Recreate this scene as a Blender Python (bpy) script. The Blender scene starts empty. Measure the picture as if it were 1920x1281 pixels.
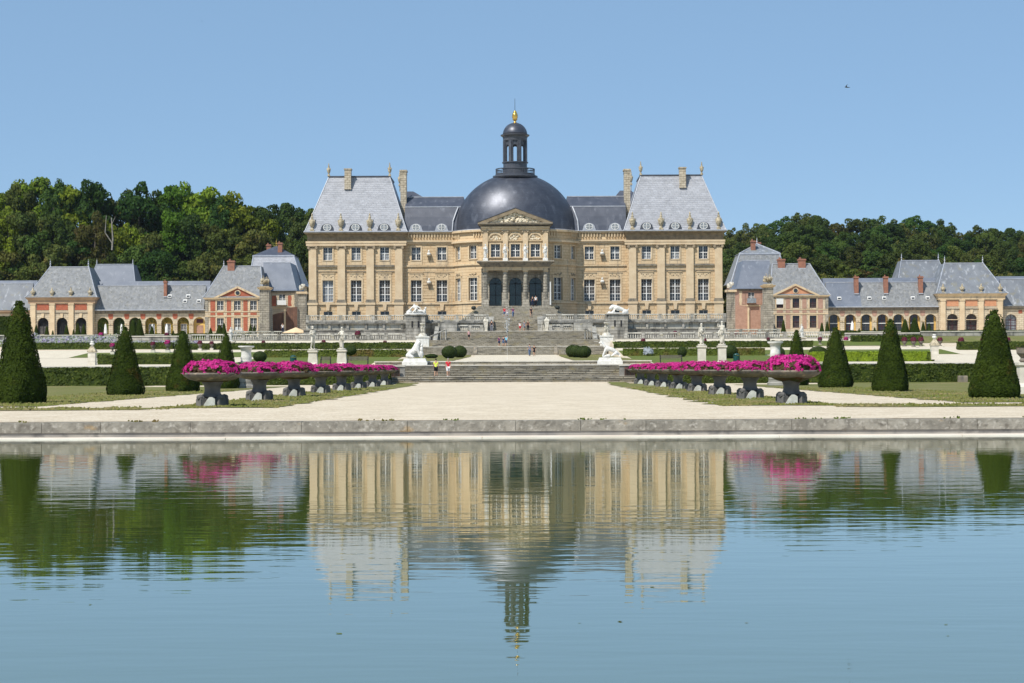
import bpy, math, random
from mathutils import Vector, Matrix, noise
RND = random.Random(11)
SC = bpy.context.scene
COL = SC.collection
pi = math.pi

# ---------------------------------------------------------------- camera numbers
F = 3600.0; HX = 977.0; HY = 690.5; ROLL = 0.0043; CX = 0.865; CZ = 2.05
def un(px, py):
    return px - ROLL * (py - HY), py + ROLL * (px - HX)
def wx(px, py, s):            # world X of a photo pixel at s px per metre
    return (un(px, py)[0] - HX) / s + CX
def wz(px, py, s):
    return CZ - (un(px, py)[1] - HY) / s

HAZE = .00004
# ---------------------------------------------------------------- materials
MATS = {}
def M(name, col, col2=None, scale=1.0, rough=.85, lo=.35, hi=.65, metal=0.0, spec=.3, bump=0.0, bscale=None,
      brick=None, streak=None, objrand=0.0, coat=0.0, fine=None, translucent=0.0, emit=None, third=None):
    """procedural surface: base colour broken up by world-space noise, optional masonry courses, streaks and bump"""
    m = bpy.data.materials.new(name); m.use_nodes = True
    nt = m.node_tree; N = nt.nodes; L = nt.links
    b = N['Principled BSDF']; out = N['Material Output']
    b.inputs['Roughness'].default_value = rough
    b.inputs['Metallic'].default_value = metal
    b.inputs['Specular IOR Level'].default_value = spec
    b.inputs['Coat Weight'].default_value = coat
    def c4(c): return (c[0], c[1], c[2], 1)
    geo = N.new('ShaderNodeNewGeometry')
    pos = geo.outputs['Position']
    def nz(sc, det=4, vec=None, vs=None):
        n = N.new('ShaderNodeTexNoise'); n.inputs['Scale'].default_value = sc; n.inputs['Detail'].default_value = det
        src = vec or pos
        if vs:
            mp = N.new('ShaderNodeMapping'); mp.inputs['Scale'].default_value = vs
            L.new(src, mp.inputs['Vector']); src = mp.outputs['Vector']
        L.new(src, n.inputs['Vector']); return n.outputs['Fac']
    def ramp(f, a, c):
        r = N.new('ShaderNodeMapRange'); r.inputs['From Min'].default_value = a; r.inputs['From Max'].default_value = c
        L.new(f, r.inputs['Value']); return r.outputs['Result']
    def mix(f, a, c, mode='MIX'):
        x = N.new('ShaderNodeMix'); x.data_type = 'RGBA'; x.blend_type = mode
        if isinstance(f, (int, float)): x.inputs['Factor'].default_value = f
        else: L.new(f, x.inputs['Factor'])
        for v, i in ((a, 6), (c, 7)):
            if isinstance(v, tuple): x.inputs[i].default_value = c4(v)
            else: L.new(v, x.inputs[i])
        return x.outputs[2]
    cur = tuple(col)
    if col2: cur = mix(ramp(nz(scale), lo, hi), cur, tuple(col2))
    if third: cur = mix(ramp(nz(third[1], 5), third[2], third[3]), cur, tuple(third[0]))
    if fine:  # (colour, scale, lo, hi)
        cur = mix(ramp(nz(fine[1], 2), fine[2], fine[3]), cur, tuple(fine[0]))
    if streak:  # (colour, xy scale, z scale, lo, hi)
        cur = mix(ramp(nz(1.0, 4, None, (streak[1], streak[1], streak[2])), streak[3], streak[4]), cur, tuple(streak[0]))
    hgt = None
    if brick:   # (w, h, mortar colour, mortar size, colour variation)
        sep = N.new('ShaderNodeSeparateXYZ'); L.new(pos, sep.inputs[0])
        add = N.new('ShaderNodeMath'); L.new(sep.outputs[0], add.inputs[0]); L.new(sep.outputs[1], add.inputs[1])
        cmb = N.new('ShaderNodeCombineXYZ'); L.new(add.outputs[0], cmb.inputs[0]); L.new(sep.outputs[2], cmb.inputs[1])
        br = N.new('ShaderNodeTexBrick'); br.inputs['Scale'].default_value = 1
        br.inputs['Brick Width'].default_value = brick[0]; br.inputs['Row Height'].default_value = brick[1]
        br.inputs['Mortar Size'].default_value = brick[3]; br.inputs['Mortar Smooth'].default_value = .3
        v = brick[4]
        br.inputs['Color1'].default_value = (1 + v, 1 + v, 1 + v, 1); br.inputs['Color2'].default_value = (1 - v, 1 - v * 1.05, 1 - v * 1.15, 1)
        br.inputs['Mortar'].default_value = c4(brick[2])
        L.new(cmb.outputs[0], br.inputs['Vector'])
        cur = mix(1.0, cur, br.outputs['Color'], 'MULTIPLY'); hgt = br.outputs['Fac']
    if objrand:
        oi = N.new('ShaderNodeObjectInfo')
        hs = N.new('ShaderNodeHueSaturation')
        r1 = N.new('ShaderNodeMapRange'); L.new(oi.outputs['Random'], r1.inputs['Value'])
        r1.inputs['To Min'].default_value = .5 - .045 * objrand; r1.inputs['To Max'].default_value = .5 + .05 * objrand
        r2 = N.new('ShaderNodeMath'); r2.operation = 'MULTIPLY'; L.new(oi.outputs['Random'], r2.inputs[0]); r2.inputs[1].default_value = 17.31
        r3 = N.new('ShaderNodeMath'); r3.operation = 'FRACT'; L.new(r2.outputs[0], r3.inputs[0])
        r4 = N.new('ShaderNodeMapRange'); L.new(r3.outputs[0], r4.inputs['Value']); r4.inputs['To Min'].default_value = 1 - .45 * objrand; r4.inputs['To Max'].default_value = 1 + .5 * objrand
        L.new(r1.outputs[0], hs.inputs['Hue']); L.new(r4.outputs[0], hs.inputs['Value'])
        if isinstance(cur, tuple): hs.inputs['Color'].default_value = c4(cur)
        else: L.new(cur, hs.inputs['Color'])
        cur = hs.outputs['Color']
    if isinstance(cur, tuple): b.inputs['Base Color'].default_value = c4(cur)
    else: L.new(cur, b.inputs['Base Color'])
    if bump:
        bp = N.new('ShaderNodeBump'); bp.inputs['Strength'].default_value = 1.0; bp.inputs['Distance'].default_value = bump
        L.new(nz(bscale or scale * 4, 5), bp.inputs['Height']); L.new(bp.outputs[0], b.inputs['Normal'])
        if hgt:
            b2 = N.new('ShaderNodeBump'); b2.invert = True; b2.inputs['Distance'].default_value = .02
            L.new(hgt, b2.inputs['Height']); L.new(bp.outputs[0], b2.inputs['Normal']); L.new(b2.outputs[0], b.inputs['Normal'])
    if translucent:
        tr = N.new('ShaderNodeBsdfTranslucent'); ms = N.new('ShaderNodeMixShader'); ms.inputs[0].default_value = translucent
        if isinstance(cur, tuple): tr.inputs[0].default_value = c4(cur)
        else: L.new(cur, tr.inputs[0])
        L.new(b.outputs[0], ms.inputs[1]); L.new(tr.outputs[0], ms.inputs[2]); L.new(ms.outputs[0], out.inputs['Surface'])
    MATS[name] = m
    return m

# ---------------------------------------------------------------- mesh builder
class MB:
    def __init__(s): s.v = []; s.f = []
    def quad(s, a, b, c, d):
        n = len(s.v); s.v += [a, b, c, d]; s.f.append((n, n + 1, n + 2, n + 3))
    def box(s, x0, x1, y0, y1, z0, z1):
        n = len(s.v)
        s.v += [(x0, y0, z0), (x1, y0, z0), (x1, y1, z0), (x0, y1, z0), (x0, y0, z1), (x1, y0, z1), (x1, y1, z1), (x0, y1, z1)]
        s.f += [tuple(n + i for i in q) for q in ((0, 3, 2, 1), (4, 5, 6, 7), (0, 1, 5, 4), (1, 2, 6, 5), (2, 3, 7, 6), (3, 0, 4, 7))]
        return s
    def frustum(s, b, t, z0, z1):
        """b and t are (x0,x1,y0,y1) rectangles"""
        n = len(s.v)
        for r, z in ((b, z0), (t, z1)):
            s.v += [(r[0], r[2], z), (r[1], r[2], z), (r[1], r[3], z), (r[0], r[3], z)]
        s.f += [tuple(n + i for i in q) for q in ((0, 3, 2, 1), (4, 5, 6, 7), (0, 1, 5, 4), (1, 2, 6, 5), (2, 3, 7, 6), (3, 0, 4, 7))]
        return s
    def stack(s, rings):
        """rings: list of (x0,x1,y0,y1,z): joined rectangular sections"""
        n = len(s.v)
        for r in rings:
            s.v += [(r[0], r[2], r[4]), (r[1], r[2], r[4]), (r[1], r[3], r[4]), (r[0], r[3], r[4])]
        for k in range(len(rings) - 1):
            a = n + 4 * k
            for i in range(4):
                j = (i + 1) % 4; s.f.append((a + i, a + j, a + 4 + j, a + 4 + i))
        s.f.append((n + 3, n + 2, n + 1, n)); a = n + 4 * (len(rings) - 1); s.f.append((a, a + 1, a + 2, a + 3))
        return s
    def prism(s, poly, y0, y1):
        """poly in (x,z), counter-clockwise seen from -Y"""
        n = len(s.v); k = len(poly)
        s.v += [(x, y0, z) for x, z in poly] + [(x, y1, z) for x, z in poly]
        s.f.append(tuple(n + i for i in range(k))); s.f.append(tuple(n + k + i for i in reversed(range(k))))
        for i in range(k):
            j = (i + 1) % k; s.f.append((n + i, n + k + i, n + k + j, n + j))
        return s
    def xprism(s, poly, x0, x1):
        """poly in (y,z)"""
        n = len(s.v); k = len(poly)
        s.v += [(x0, y, z) for y, z in poly] + [(x1, y, z) for y, z in poly]
        s.f.append(tuple(n + i for i in reversed(range(k)))); s.f.append(tuple(n + k + i for i in range(k)))
        for i in range(k):
            j = (i + 1) % k; s.f.append((n + i, n + j, n + k + j, n + k + i))
        return s
    def lathe(s, prof, c=(0, 0, 0), n=16, ex=1.0, ey=1.0, jit=0.0, seed=0, sup=2.0, rot=0.0):
        b = len(s.v)
        for r, z in prof:
            for i in range(n):
                a = 2 * pi * i / n + rot
                ca, sa = math.cos(a), math.sin(a)
                q = 1.0 if sup == 2.0 else 1 / ((abs(math.cos(a - rot)) ** sup + abs(math.sin(a - rot)) ** sup) ** (1 / sup))
                rr = r * q
                if jit: rr += jit * noise.noise(Vector((ca * r * 2 + seed, sa * r * 2, z * 2)) * 1.3)
                s.v.append((c[0] + ca * rr * ex, c[1] + sa * rr * ey, c[2] + z))
        for k in range(len(prof) - 1):
            for i in range(n):
                j = (i + 1) % n; a = b + k * n
                s.f.append((a + i, a + j, a + n + j, a + n + i))
        s.f.append(tuple(b + i for i in reversed(range(n)))); a = b + (len(prof) - 1) * n; s.f.append(tuple(a + i for i in range(n)))
        return s
    def ball(s, c, r, n=10, m=7, jit=0.0, seed=0):
        if isinstance(r, (int, float)): r = (r, r, r)
        b = len(s.v)
        for k in range(m + 1):
            t = pi * k / m
            for i in range(n):
                a = 2 * pi * i / n
                d = Vector((math.sin(t) * math.cos(a), math.sin(t) * math.sin(a), -math.cos(t)))
                q = 1 + (jit * noise.noise(d * 2.2 + Vector((seed, seed * .7, 0))) if jit else 0)
                s.v.append((c[0] + r[0] * d.x * q, c[1] + r[1] * d.y * q, c[2] + r[2] * d.z * q))
        for k in range(m):
            for i in range(n):
                j = (i + 1) % n; a = b + k * n
                s.f.append((a + i, a + j, a + n + j, a + n + i))
        return s
    def tube(s, p, q, r0, r1=None, n=8):
        r1 = r0 if r1 is None else r1
        p = Vector(p); q = Vector(q); d = (q - p).normalized()
        u = d.orthogonal().normalized(); w = d.cross(u); b = len(s.v)
        for o, r in ((p, r0), (q, r1)):
            for i in range(n):
                a = 2 * pi * i / n; s.v.append(tuple(o + (u * math.cos(a) + w * math.sin(a)) * r))
        for i in range(n):
            j = (i + 1) % n; s.f.append((b + i, b + j, b + n + j, b + n + i))
        s.f.append(tuple(b + i for i in reversed(range(n)))); s.f.append(tuple(b + n + i for i in range(n)))
        return s
    def leaf(s, c, nrm, size, asp=1.4, rnd=RND):
        nrm = Vector(nrm); u = nrm.orthogonal().normalized(); w = nrm.cross(u).normalized()
        a = rnd.uniform(0, 2 * pi); u2 = u * math.cos(a) + w * math.sin(a); w2 = nrm.cross(u2).normalized()
        c = Vector(c); u2 *= size * .5 * asp; w2 *= size * .5
        s.quad(tuple(c - u2), tuple(c - w2), tuple(c + u2), tuple(c + w2))
    def join(s, o, loc=(0, 0, 0), rz=0, sc=1.0, mx=1):
        b = len(s.v); ca, sa = math.cos(rz), math.sin(rz)
        for x, y, z in o.v:
            x, y, z = x * sc * mx, y * sc, z * sc
            s.v.append((loc[0] + x * ca - y * sa, loc[1] + x * sa + y * ca, loc[2] + z))
        for f in o.f:
            f = tuple(b + i for i in f); s.f.append(tuple(reversed(f)) if mx < 0 else f)
        return s
    def mesh(s, name, mat, smooth=False, off=(0, 0, 0)):
        me = bpy.data.meshes.new(name)
        v = s.v if off == (0, 0, 0) else [(a - off[0], b - off[1], c - off[2]) for a, b, c in s.v]
        me.from_pydata(v, [], s.f); me.materials.append(mat if not isinstance(mat, str) else MATS[mat])
        if smooth: me.polygons.foreach_set('use_smooth', [True] * len(me.polygons))
        me.update(); return me
    def obj(s, name, mat, parent=None, smooth=False, loc=None):
        """world coordinates are kept: the mesh is stored relative to its parent chain's origin"""
        if parent is not None:
            off = worldloc(parent); me = s.mesh(name, mat, smooth, off); o = bpy.data.objects.new(name, me); COL.objects.link(o); o.parent = parent
        else:
            off = loc or (0, 0, 0); me = s.mesh(name, mat, smooth, off); o = bpy.data.objects.new(name, me); COL.objects.link(o); o.location = off
        return o
def worldloc(o):
    p = Vector((0, 0, 0))
    while o is not None: p += o.location; o = o.parent
    return tuple(p)
def tag(o, label=None, cat=None, group=None, kind=None):
    if label: o['label'] = label
    if cat: o['category'] = cat
    if group: o['group'] = group
    if kind: o['kind'] = kind
    return o
def empty(name, loc, label=None, cat=None, group=None, rz=0):
    o = bpy.data.objects.new(name, None); COL.objects.link(o); o.location = loc; o.rotation_euler = (0, 0, rz); o.empty_display_size = .1
    return tag(o, label, cat, group)
def link(me, name, parent, loc=(0, 0, 0)):
    o = bpy.data.objects.new(name, me); COL.objects.link(o); o.parent = parent; o.location = loc; return o
def dup(o, loc, label=None, rz=None, sc=None, parent=None):
    c = o.copy(); COL.objects.link(c)
    if parent is None:
        c.location = loc
        if rz is not None: c.rotation_euler = (0, 0, rz)
        if sc is not None: c.scale = sc if isinstance(sc, tuple) else (sc, sc, sc)
        if label: c['label'] = label
    else: c.parent = parent
    for ch in o.children: dup(ch, None, parent=c)
    return c
def ordn(i): return ['first', 'second', 'third', 'fourth', 'fifth', 'sixth', 'seventh', 'eighth', 'ninth', 'tenth', 'eleventh', 'twelfth', 'thirteenth', 'fourteenth', 'fifteenth', 'sixteenth', 'seventeenth', 'eighteenth', 'nineteenth', 'twentieth', 'twenty first', 'twenty second', 'twenty third', 'twenty fourth', 'twenty fifth', 'twenty sixth', 'twenty seventh', 'twenty eighth', 'twenty ninth', 'thirtieth'][i]

# ---------------------------------------------------------------- skin bodies
def skin(nodes, edges, root, sub=1):
    """nodes: {name: (x,y,z,rx,ry)}; one continuous surface grown along connected joints"""
    names = list(nodes); me = bpy.data.meshes.new('skeleton')
    me.from_pydata([nodes[k][:3] for k in names], [(names.index(a), names.index(b)) for a, b in edges], [])
    o = bpy.data.objects.new('skeleton', me); COL.objects.link(o)
    md = o.modifiers.new('s', 'SKIN'); md.use_smooth_shade = True
    sv = me.skin_vertices[0].data
    for i, k in enumerate(names):
        sv[i].radius = (nodes[k][3], nodes[k][4]); sv[i].use_root = (k == root)
    if sub: o.modifiers.new('d', 'SUBSURF').levels = sub
    dg = bpy.context.evaluated_depsgraph_get(); dg.update()
    ev = o.evaluated_get(dg); m2 = bpy.data.meshes.new_from_object(ev)
    b = MB(); b.v = [tuple(v.co) for v in m2.vertices]; b.f = [tuple(p.vertices) for p in m2.polygons]
    bpy.data.objects.remove(o); bpy.data.meshes.remove(me); bpy.data.meshes.remove(m2)
    return b
# ---------------------------------------------------------------- palette
M('limestone', (.66, .505, .32), (.57, .405, .235), .35, lo=.36, hi=.68, brick=(1.1, .48, (.68, .62, .54), .032, .035), bump=.02, bscale=3,
  streak=((.36, .30, .22), 1.2, .18, .60, .78), third=((.66, .52, .33), .9, .55, .7))
M('limestone_trim', (.68, .53, .345), (.57, .43, .265), .6, bump=.02, bscale=4, streak=((.30, .25, .19), 2.0, .3, .56, .75))
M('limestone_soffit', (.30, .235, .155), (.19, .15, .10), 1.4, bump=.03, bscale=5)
M('relief_stone', (.82, .74, .58), (.60, .50, .35), 5, bump=.02, bscale=9)
M('terrace_pale', (.58, .55, .47), (.44, .41, .34), .6, brick=(1.3, .6, (.6, .6, .57), .03, .07), bump=.03, bscale=4, streak=((.13, .125, .11), 1.3, .22, .55, .70), third=((.50, .42, .27), .9, .58, .72))
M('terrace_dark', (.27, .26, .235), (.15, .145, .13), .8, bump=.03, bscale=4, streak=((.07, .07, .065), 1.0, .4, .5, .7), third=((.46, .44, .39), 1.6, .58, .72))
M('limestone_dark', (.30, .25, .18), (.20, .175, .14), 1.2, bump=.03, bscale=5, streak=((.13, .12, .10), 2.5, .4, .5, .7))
M('chimney_stone', (.56, .49, .38), (.42, .36, .27), 1.5, bump=.02, bscale=5, brick=(.8, .4, (.6, .58, .55), .04, .05))
M('limestone_pale', (.68, .535, .355), (.59, .445, .285), .9, bump=.02, bscale=4)
M('capital_stone', (.40, .32, .21), (.22, .17, .12), 4.0, bump=.04, bscale=9)
M('grey_stone', (.42, .38, .31), (.27, .245, .20), .8, brick=(1.0, .42, (.5, .48, .45), .03, .08), bump=.03, bscale=5,
  streak=((.14, .135, .12), 1.2, .25, .52, .72), third=((.50, .47, .36), 1.6, .58, .72))
M('terrace_stone', (.45, .43, .385), (.25, .24, .21), .9, brick=(1.6, .5, (.55, .54, .5), .03, .06), bump=.03, bscale=4,
  streak=((.10, .10, .092), .9, .22, .52, .72), third=((.44, .39, .25), 1.1, .6, .75))
M('baluster_stone', (.66, .63, .55), (.40, .385, .34), 1.2, bump=.02, bscale=6, third=((.20, .19, .17), 1.5, .55, .70))
M('stair_stone', (.50, .455, .37), (.35, .315, .25), 1.6, brick=(1.3, .17, (.42, .41, .38), .035, .10), bump=.03, bscale=6, third=((.50, .43, .26), .8, .56, .74),
  streak=((.15, .14, .12), .7, 5.5, .55, .72))
M('edge_stone', (.66, .62, .54), (.52, .48, .41), 1.3, bump=.02, bscale=6)
M('marble', (.78, .765, .72), (.64, .62, .57), 3.0, rough=.6, bump=.02, bscale=9, third=((.36, .34, .30), 4.5, .60, .74))
M('statue_stone', (.70, .66, .57), (.48, .44, .36), 3.0, bump=.015, bscale=10, third=((.30, .28, .23), 5.0, .62, .75))
M('plinth_stone', (.72, .67, .57), (.58, .53, .44), 1.5, bump=.015, bscale=8)
M('urn_stone', (.56, .48, .34), (.26, .22, .15), 3.5, bump=.03, bscale=9)
M('slate_light', (.375, .382, .41), (.30, .307, .332), .8, rough=.6, spec=.45, streak=((.41, .42, .455), 1.1, 3.6, .50, .72), bump=.015, bscale=5, brick=(.9, .34, (.86, .86, .87), .03, .06), fine=((.20, .21, .24), 5, .6, .8))
M('slate_dark', (.048, .056, .080), (.072, .080, .106), .7, rough=.5, spec=.5, streak=((.13, .14, .17), 1.5, .35, .58, .75), bump=.01, bscale=5)
M('slate_grey', (.20, .215, .235), (.145, .157, .178), .45, rough=.6, spec=.4, streak=((.36, .375, .40), 1.4, .16, .56, .72), bump=.015, bscale=5, third=((.20, .195, .165), .8, .56, .70))
M('slate_lichen', (.225, .232, .240), (.175, .182, .190), 1.1, rough=.7, spec=.35, streak=((.31, .315, .315), 2.2, .5, .52, .78), third=((.26, .255, .235), 1.8, .50, .74), bump=.015, bscale=5, fine=((.13, .13, .12), 2.5, .56, .72))
M('slate_blue', (.125, .145, .185), (.165, .185, .225), .5, rough=.55, spec=.45, streak=((.24, .26, .30), 1.2, .25, .6, .75), bump=.01, bscale=5)
M('lead_trim', (.45, .47, .52), (.34, .36, .40), 1.5, rough=.45, spec=.5)
M('lead_dark', (.05, .055, .07), (.08, .085, .1), 1.5, rough=.4, spec=.5)
M('dome_slate', (.052, .058, .078), (.075, .082, .104), .9, rough=.43, spec=.8, metal=.45, brick=(.7, .30, (.80, .80, .80), .025, .05), streak=((.15, .16, .19), .9, .5, .55, .8))
M('gilding', (.80, .52, .14), (.6, .36, .08), 2.0, rough=.3, metal=.85)
M('brick_chimney', (.34, .155, .10), (.25, .12, .085), 2.0, bump=.01, bscale=12)
M('brick_red', (.48, .15, .085), (.38, .12, .07), 1.5, brick=(.5, .16, (.9, .8, .75), .02, .06), bump=.01, bscale=12)
M('brick_pink', (.50, .31, .235), (.42, .25, .185), 1.5, brick=(.5, .16, (.9, .85, .8), .02, .06), bump=.01, bscale=12)
M('brick_orange', (.60, .29, .16), (.52, .24, .13), 1.5, bump=.01, bscale=12)
M('brick_brown', (.20, .105, .07), (.13, .07, .05), 1.2, streak=((.08, .05, .04), 3.0, .3, .5, .7), bump=.01, bscale=8)
M('cream_stone', (.63, .535, .395), (.52, .43, .31), .8, bump=.02, bscale=6, brick=(.9, .42, (.7, .65, .58), .03, .05), third=((.45, .38, .27), 1.2, .58, .75))
M('rust_render', (.44, .30, .19), (.34, .23, .15), .8, bump=.01, bscale=8)
M('ochre_render', (.72, .48, .16), (.62, .40, .13), .8, bump=.01, bscale=8)
M('white_paint', (.80, .79, .76), (.70, .69, .66), 4, rough=.5)
M('maroon_paint', (.10, .03, .035), (.07, .022, .026), 4, rough=.5)
M('window_glass', (.022, .026, .032), (.035, .04, .05), 1.2, rough=.12, spec=.6)
M('curtain', (.10, .092, .085), (.05, .048, .048), 2.2, rough=.7)
M('pale_curtain', (.30, .33, .36), (.20, .22, .24), 2.2, rough=.7)
M('blue_blind', (.17, .18, .24), (.12, .13, .18), 2.2, rough=.7)
M('door_glass', (.012, .022, .024), (.02, .05, .05), .7, rough=.1, spec=.6)
M('interior_dark', (.012, .012, .014), (.02, .02, .022), 1)
M('gravel', (.59, .485, .345), (.46, .375, .26), 7.0, lo=.3, hi=.7, fine=((.76, .67, .53), 11.0, .50, .66), bump=.02, bscale=30, third=((.66, .56, .42), .8, .45, .70))
M('gravel_pale', (.64, .56, .43), (.55, .475, .35), 1.1, fine=((.76, .71, .61), 8.0, .5, .75), bump=.01, bscale=25)
M('grass_dry', (.145, .165, .030), (.20, .180, .060), .7, rough=.95, lo=.38, hi=.62, fine=((.085, .10, .022), 14, .48, .66), third=((.29, .225, .115), .30, .50, .70), bump=.03, bscale=30)
M('grass_green', (.105, .150, .022), (.15, .165, .035), .5, rough=.95, fine=((.05, .075, .015), 12, .5, .7), bump=.03, bscale=30)
M('forest_floor', (.035, .045, .018), (.06, .05, .03), .3, rough=1)
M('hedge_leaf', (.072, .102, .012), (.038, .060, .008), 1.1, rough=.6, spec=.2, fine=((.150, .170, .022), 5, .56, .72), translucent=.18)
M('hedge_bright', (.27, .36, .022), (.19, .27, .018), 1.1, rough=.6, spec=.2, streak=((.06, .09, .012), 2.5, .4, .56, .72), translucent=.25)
M('hedge_tip', (.115, .150, .02), (.17, .11, .03), .35, rough=.6, spec=.2, lo=.5, hi=.68, translucent=.2)
M('yew_leaf', (.030, .050, .005), (.050, .076, .008), .7, rough=.8, spec=.12, fine=((.018, .031, .004), 6, .48, .7), third=((.10, .062, .014), 1.1, .60, .76), translucent=.12)
M('box_leaf', (.042, .066, .012), (.030, .050, .009), 1.2, rough=.7, spec=.2, fine=((.07, .095, .02), 8, .56, .72), translucent=.15)
M('tree_bright', (.165, .240, .018), (.080, .135, .012), .16, rough=.7, spec=.12, objrand=.7, fine=((.19, .24, .03), .55, .56, .72), translucent=.3)
M('tree_dark', (.048, .080, .015), (.064, .100, .017), .14, rough=.7, spec=.12, objrand=.8, fine=((.10, .14, .026), .5, .56, .72), translucent=.3)
M('tree_olive', (.115, .125, .026), (.070, .088, .020), .16, rough=.7, spec=.12, objrand=.8, fine=((.16, .125, .035), .35, .58, .76), translucent=.3)
M('bark', (.14, .12, .10), (.09, .075, .06), 1.5, rough=.95, bump=.03, bscale=5)
M('bark_pale', (.30, .28, .24), (.18, .165, .14), 1.5, rough=.9)
M('petal', (.72, .040, .32), (.48, .018, .19), 6.0, rough=.6, spec=.2, fine=((.80, .10, .42), 12, .58, .75), translucent=.35)
M('petal_dark', (.26, .020, .085), (.16, .014, .05), 6.0, rough=.6, spec=.2, translucent=.3)
M('petal_mix', (.30, .24, .42), (.50, .52, .46), 1.2, rough=.7, spec=.1, fine=((.16, .22, .09), 2.2, .46, .6), translucent=.25)
M('flower_leaf', (.060, .070, .018), (.11, .05, .03), 3.0, rough=.6, spec=.2, translucent=.2)
M('basin_stone', (.22, .19, .155), (.12, .108, .095), 2.2, bump=.025, bscale=9, third=((.36, .28, .20), 3.5, .58, .72))
M('basin_foot', (.165, .155, .145), (.10, .098, .095), 2.2, bump=.02, bscale=9)
M('plinth_lit_pale', (.62, .62, .56), (.44, .44, .39), 2.6, bump=.02, bscale=9)
M('wall_coping', (.33, .305, .255), (.20, .185, .155), 2.2, bump=.03, bscale=9, third=((.15, .135, .11), 4.2, .53, .70), fine=((.48, .45, .39), 6.5, .56, .76), streak=((.36, .23, .09), .9, 2.0, .66, .76))
M('wall_base', (.36, .33, .29), (.24, .225, .21), 1.3, bump=.015, bscale=6, third=((.17, .16, .15), 2.1, .54, .7))
M('ledge_stone', (.82, .77, .68), (.68, .60, .50), .5, bump=.01, bscale=8)
M('ledge_rust', (.62, .40, .24), (.46, .30, .18), 1.2, bump=.01, bscale=8, lo=.3, hi=.7)
M('wrought', (.03, .035, .03), rough=.5)
M('bench_wood', (.16, .14, .11), (.11, .1, .08), 3)
M('bin_green', (.012, .075, .065), (.01, .055, .05), 3, rough=.4)
M('cloth_white', (.78, .77, .74), (.68, .67, .65), 2, rough=.8)
M('cloth_cream', (.78, .58, .36), (.7, .52, .32), 2, rough=.8)
M('skin_tone', (.52, .30, .20), (.46, .26, .17), 5, rough=.6)
for nm, c in dict(yellow=(.70, .78, .10), red=(.62, .03, .05), black=(.015, .015, .02), white=(.78, .77, .76), navy=(.03, .04, .09), grey=(.22, .22, .25), jeans=(.10, .16, .28), purple=(.16, .04, .13), cyan=(.16, .52, .70), pink=(.72, .42, .42), brown=(.12, .06, .04)).items():
    M('cloth_' + nm + '_dye', c, tuple(k * .8 for k in c), 6, rough=.85)
M('hair_brown', (.05, .03, .018), (.03, .02, .012), 20, rough=.6)
M('hair_grey', (.35, .33, .30), (.25, .23, .2), 20, rough=.6)
M('ivy_green', (.16, .20, .03), (.08, .13, .02), .8, rough=.6, fine=((.34, .26, .04), 1.2, .5, .66), translucent=.3)
M('ivy_yellow', (.42, .30, .05), (.22, .20, .035), .8, rough=.6, fine=((.55, .42, .10), 1.5, .55, .7), translucent=.3)
M('ivy_dark', (.05, .08, .02), (.08, .11, .025), .8, rough=.6, translucent=.25)

# water: clear reflecting surface over a milky green body, ruffled by small ripples
def water_mat():
    m = bpy.data.materials.new('pool_water'); m.use_nodes = True
    nt = m.node_tree; N = nt.nodes; L = nt.links; b = N['Principled BSDF']
    b.inputs['Base Color'].default_value = (.078, .112, .016, 1); b.inputs['Roughness'].default_value = .015
    b.inputs['IOR'].default_value = 1.6; b.inputs['Specular IOR Level'].default_value = .5
    geo = N.new('ShaderNodeNewGeometry')
    def wave(sx, sy, det, dist, prev):
        mp = N.new('ShaderNodeMapping'); mp.inputs['Scale'].default_value = (sx, sy, 1); L.new(geo.outputs['Position'], mp.inputs['Vector'])
        n = N.new('ShaderNodeTexNoise'); n.inputs['Scale'].default_value = 1; n.inputs['Detail'].default_value = det
        L.new(mp.outputs[0], n.inputs['Vector'])
        bp = N.new('ShaderNodeBump'); bp.inputs['Strength'].default_value = 1; bp.inputs['Distance'].default_value = dist
        L.new(n.outputs['Fac'], bp.inputs['Height'])
        if prev: L.new(prev, bp.inputs['Normal'])
        return bp.outputs[0]
    a = wave(.5, 1.7, 2, WAVE[0], None)
    a = wave(1.6, 5.0, 2, WAVE[1], a)
    L.new(a, b.inputs['Normal'])
    gl = N.new('ShaderNodeBsdfGlossy'); gl.inputs['Roughness'].default_value = .015; gl.inputs['Color'].default_value = (.92, .95, .93, 1); L.new(a, gl.inputs['Normal'])
    ms = N.new('ShaderNodeMixShader'); ms.inputs[0].default_value = .32; L.new(b.outputs[0], ms.inputs[1]); L.new(gl.outputs[0], ms.inputs[2]); L.new(ms.outputs[0], N['Material Output'].inputs['Surface'])
    MATS['pool_water'] = m
WAVE = (.0034, .0011)
water_mat()
# ---------------------------------------------------------------- terrain
def lerp_table(T, y):
    if y <= T[0][0]: return T[0][1]
    for (a, za), (b, zb) in zip(T, T[1:]):
        if y <= b: return za + (zb - za) * (y - a) / (b - a)
    return T[-1][1]
T_SIDE = [(-3000, .48), (175, .48), (184, .52), (186.0, .55), (186.3, 2.27), (187, 2.28), (225, 2.62), (240, 3.0), (257, 3.6), (277, 4.85), (281, 5.1), (292, 6.2),
          (296, 6.4), (305, 6.5), (340, 7.3), (400, 9.0), (450, 10.0), (560, 26), (690, 41), (760, 34), (1000, 15), (3500, 8)]
T_MID = [(-3000, .48), (175, .48), (184, .70), (186.0, .8), (188.5, 1.0), (190.9, 2.2), (193.0, 2.3), (193.3, 2.66), (281, 3.73), (288, 4.01), (290, 4.1), (305, 6.4),
         (340, 7.3), (400, 9.0), (450, 10.0), (560, 26), (690, 41), (760, 34), (1000, 15), (3500, 8)]
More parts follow.
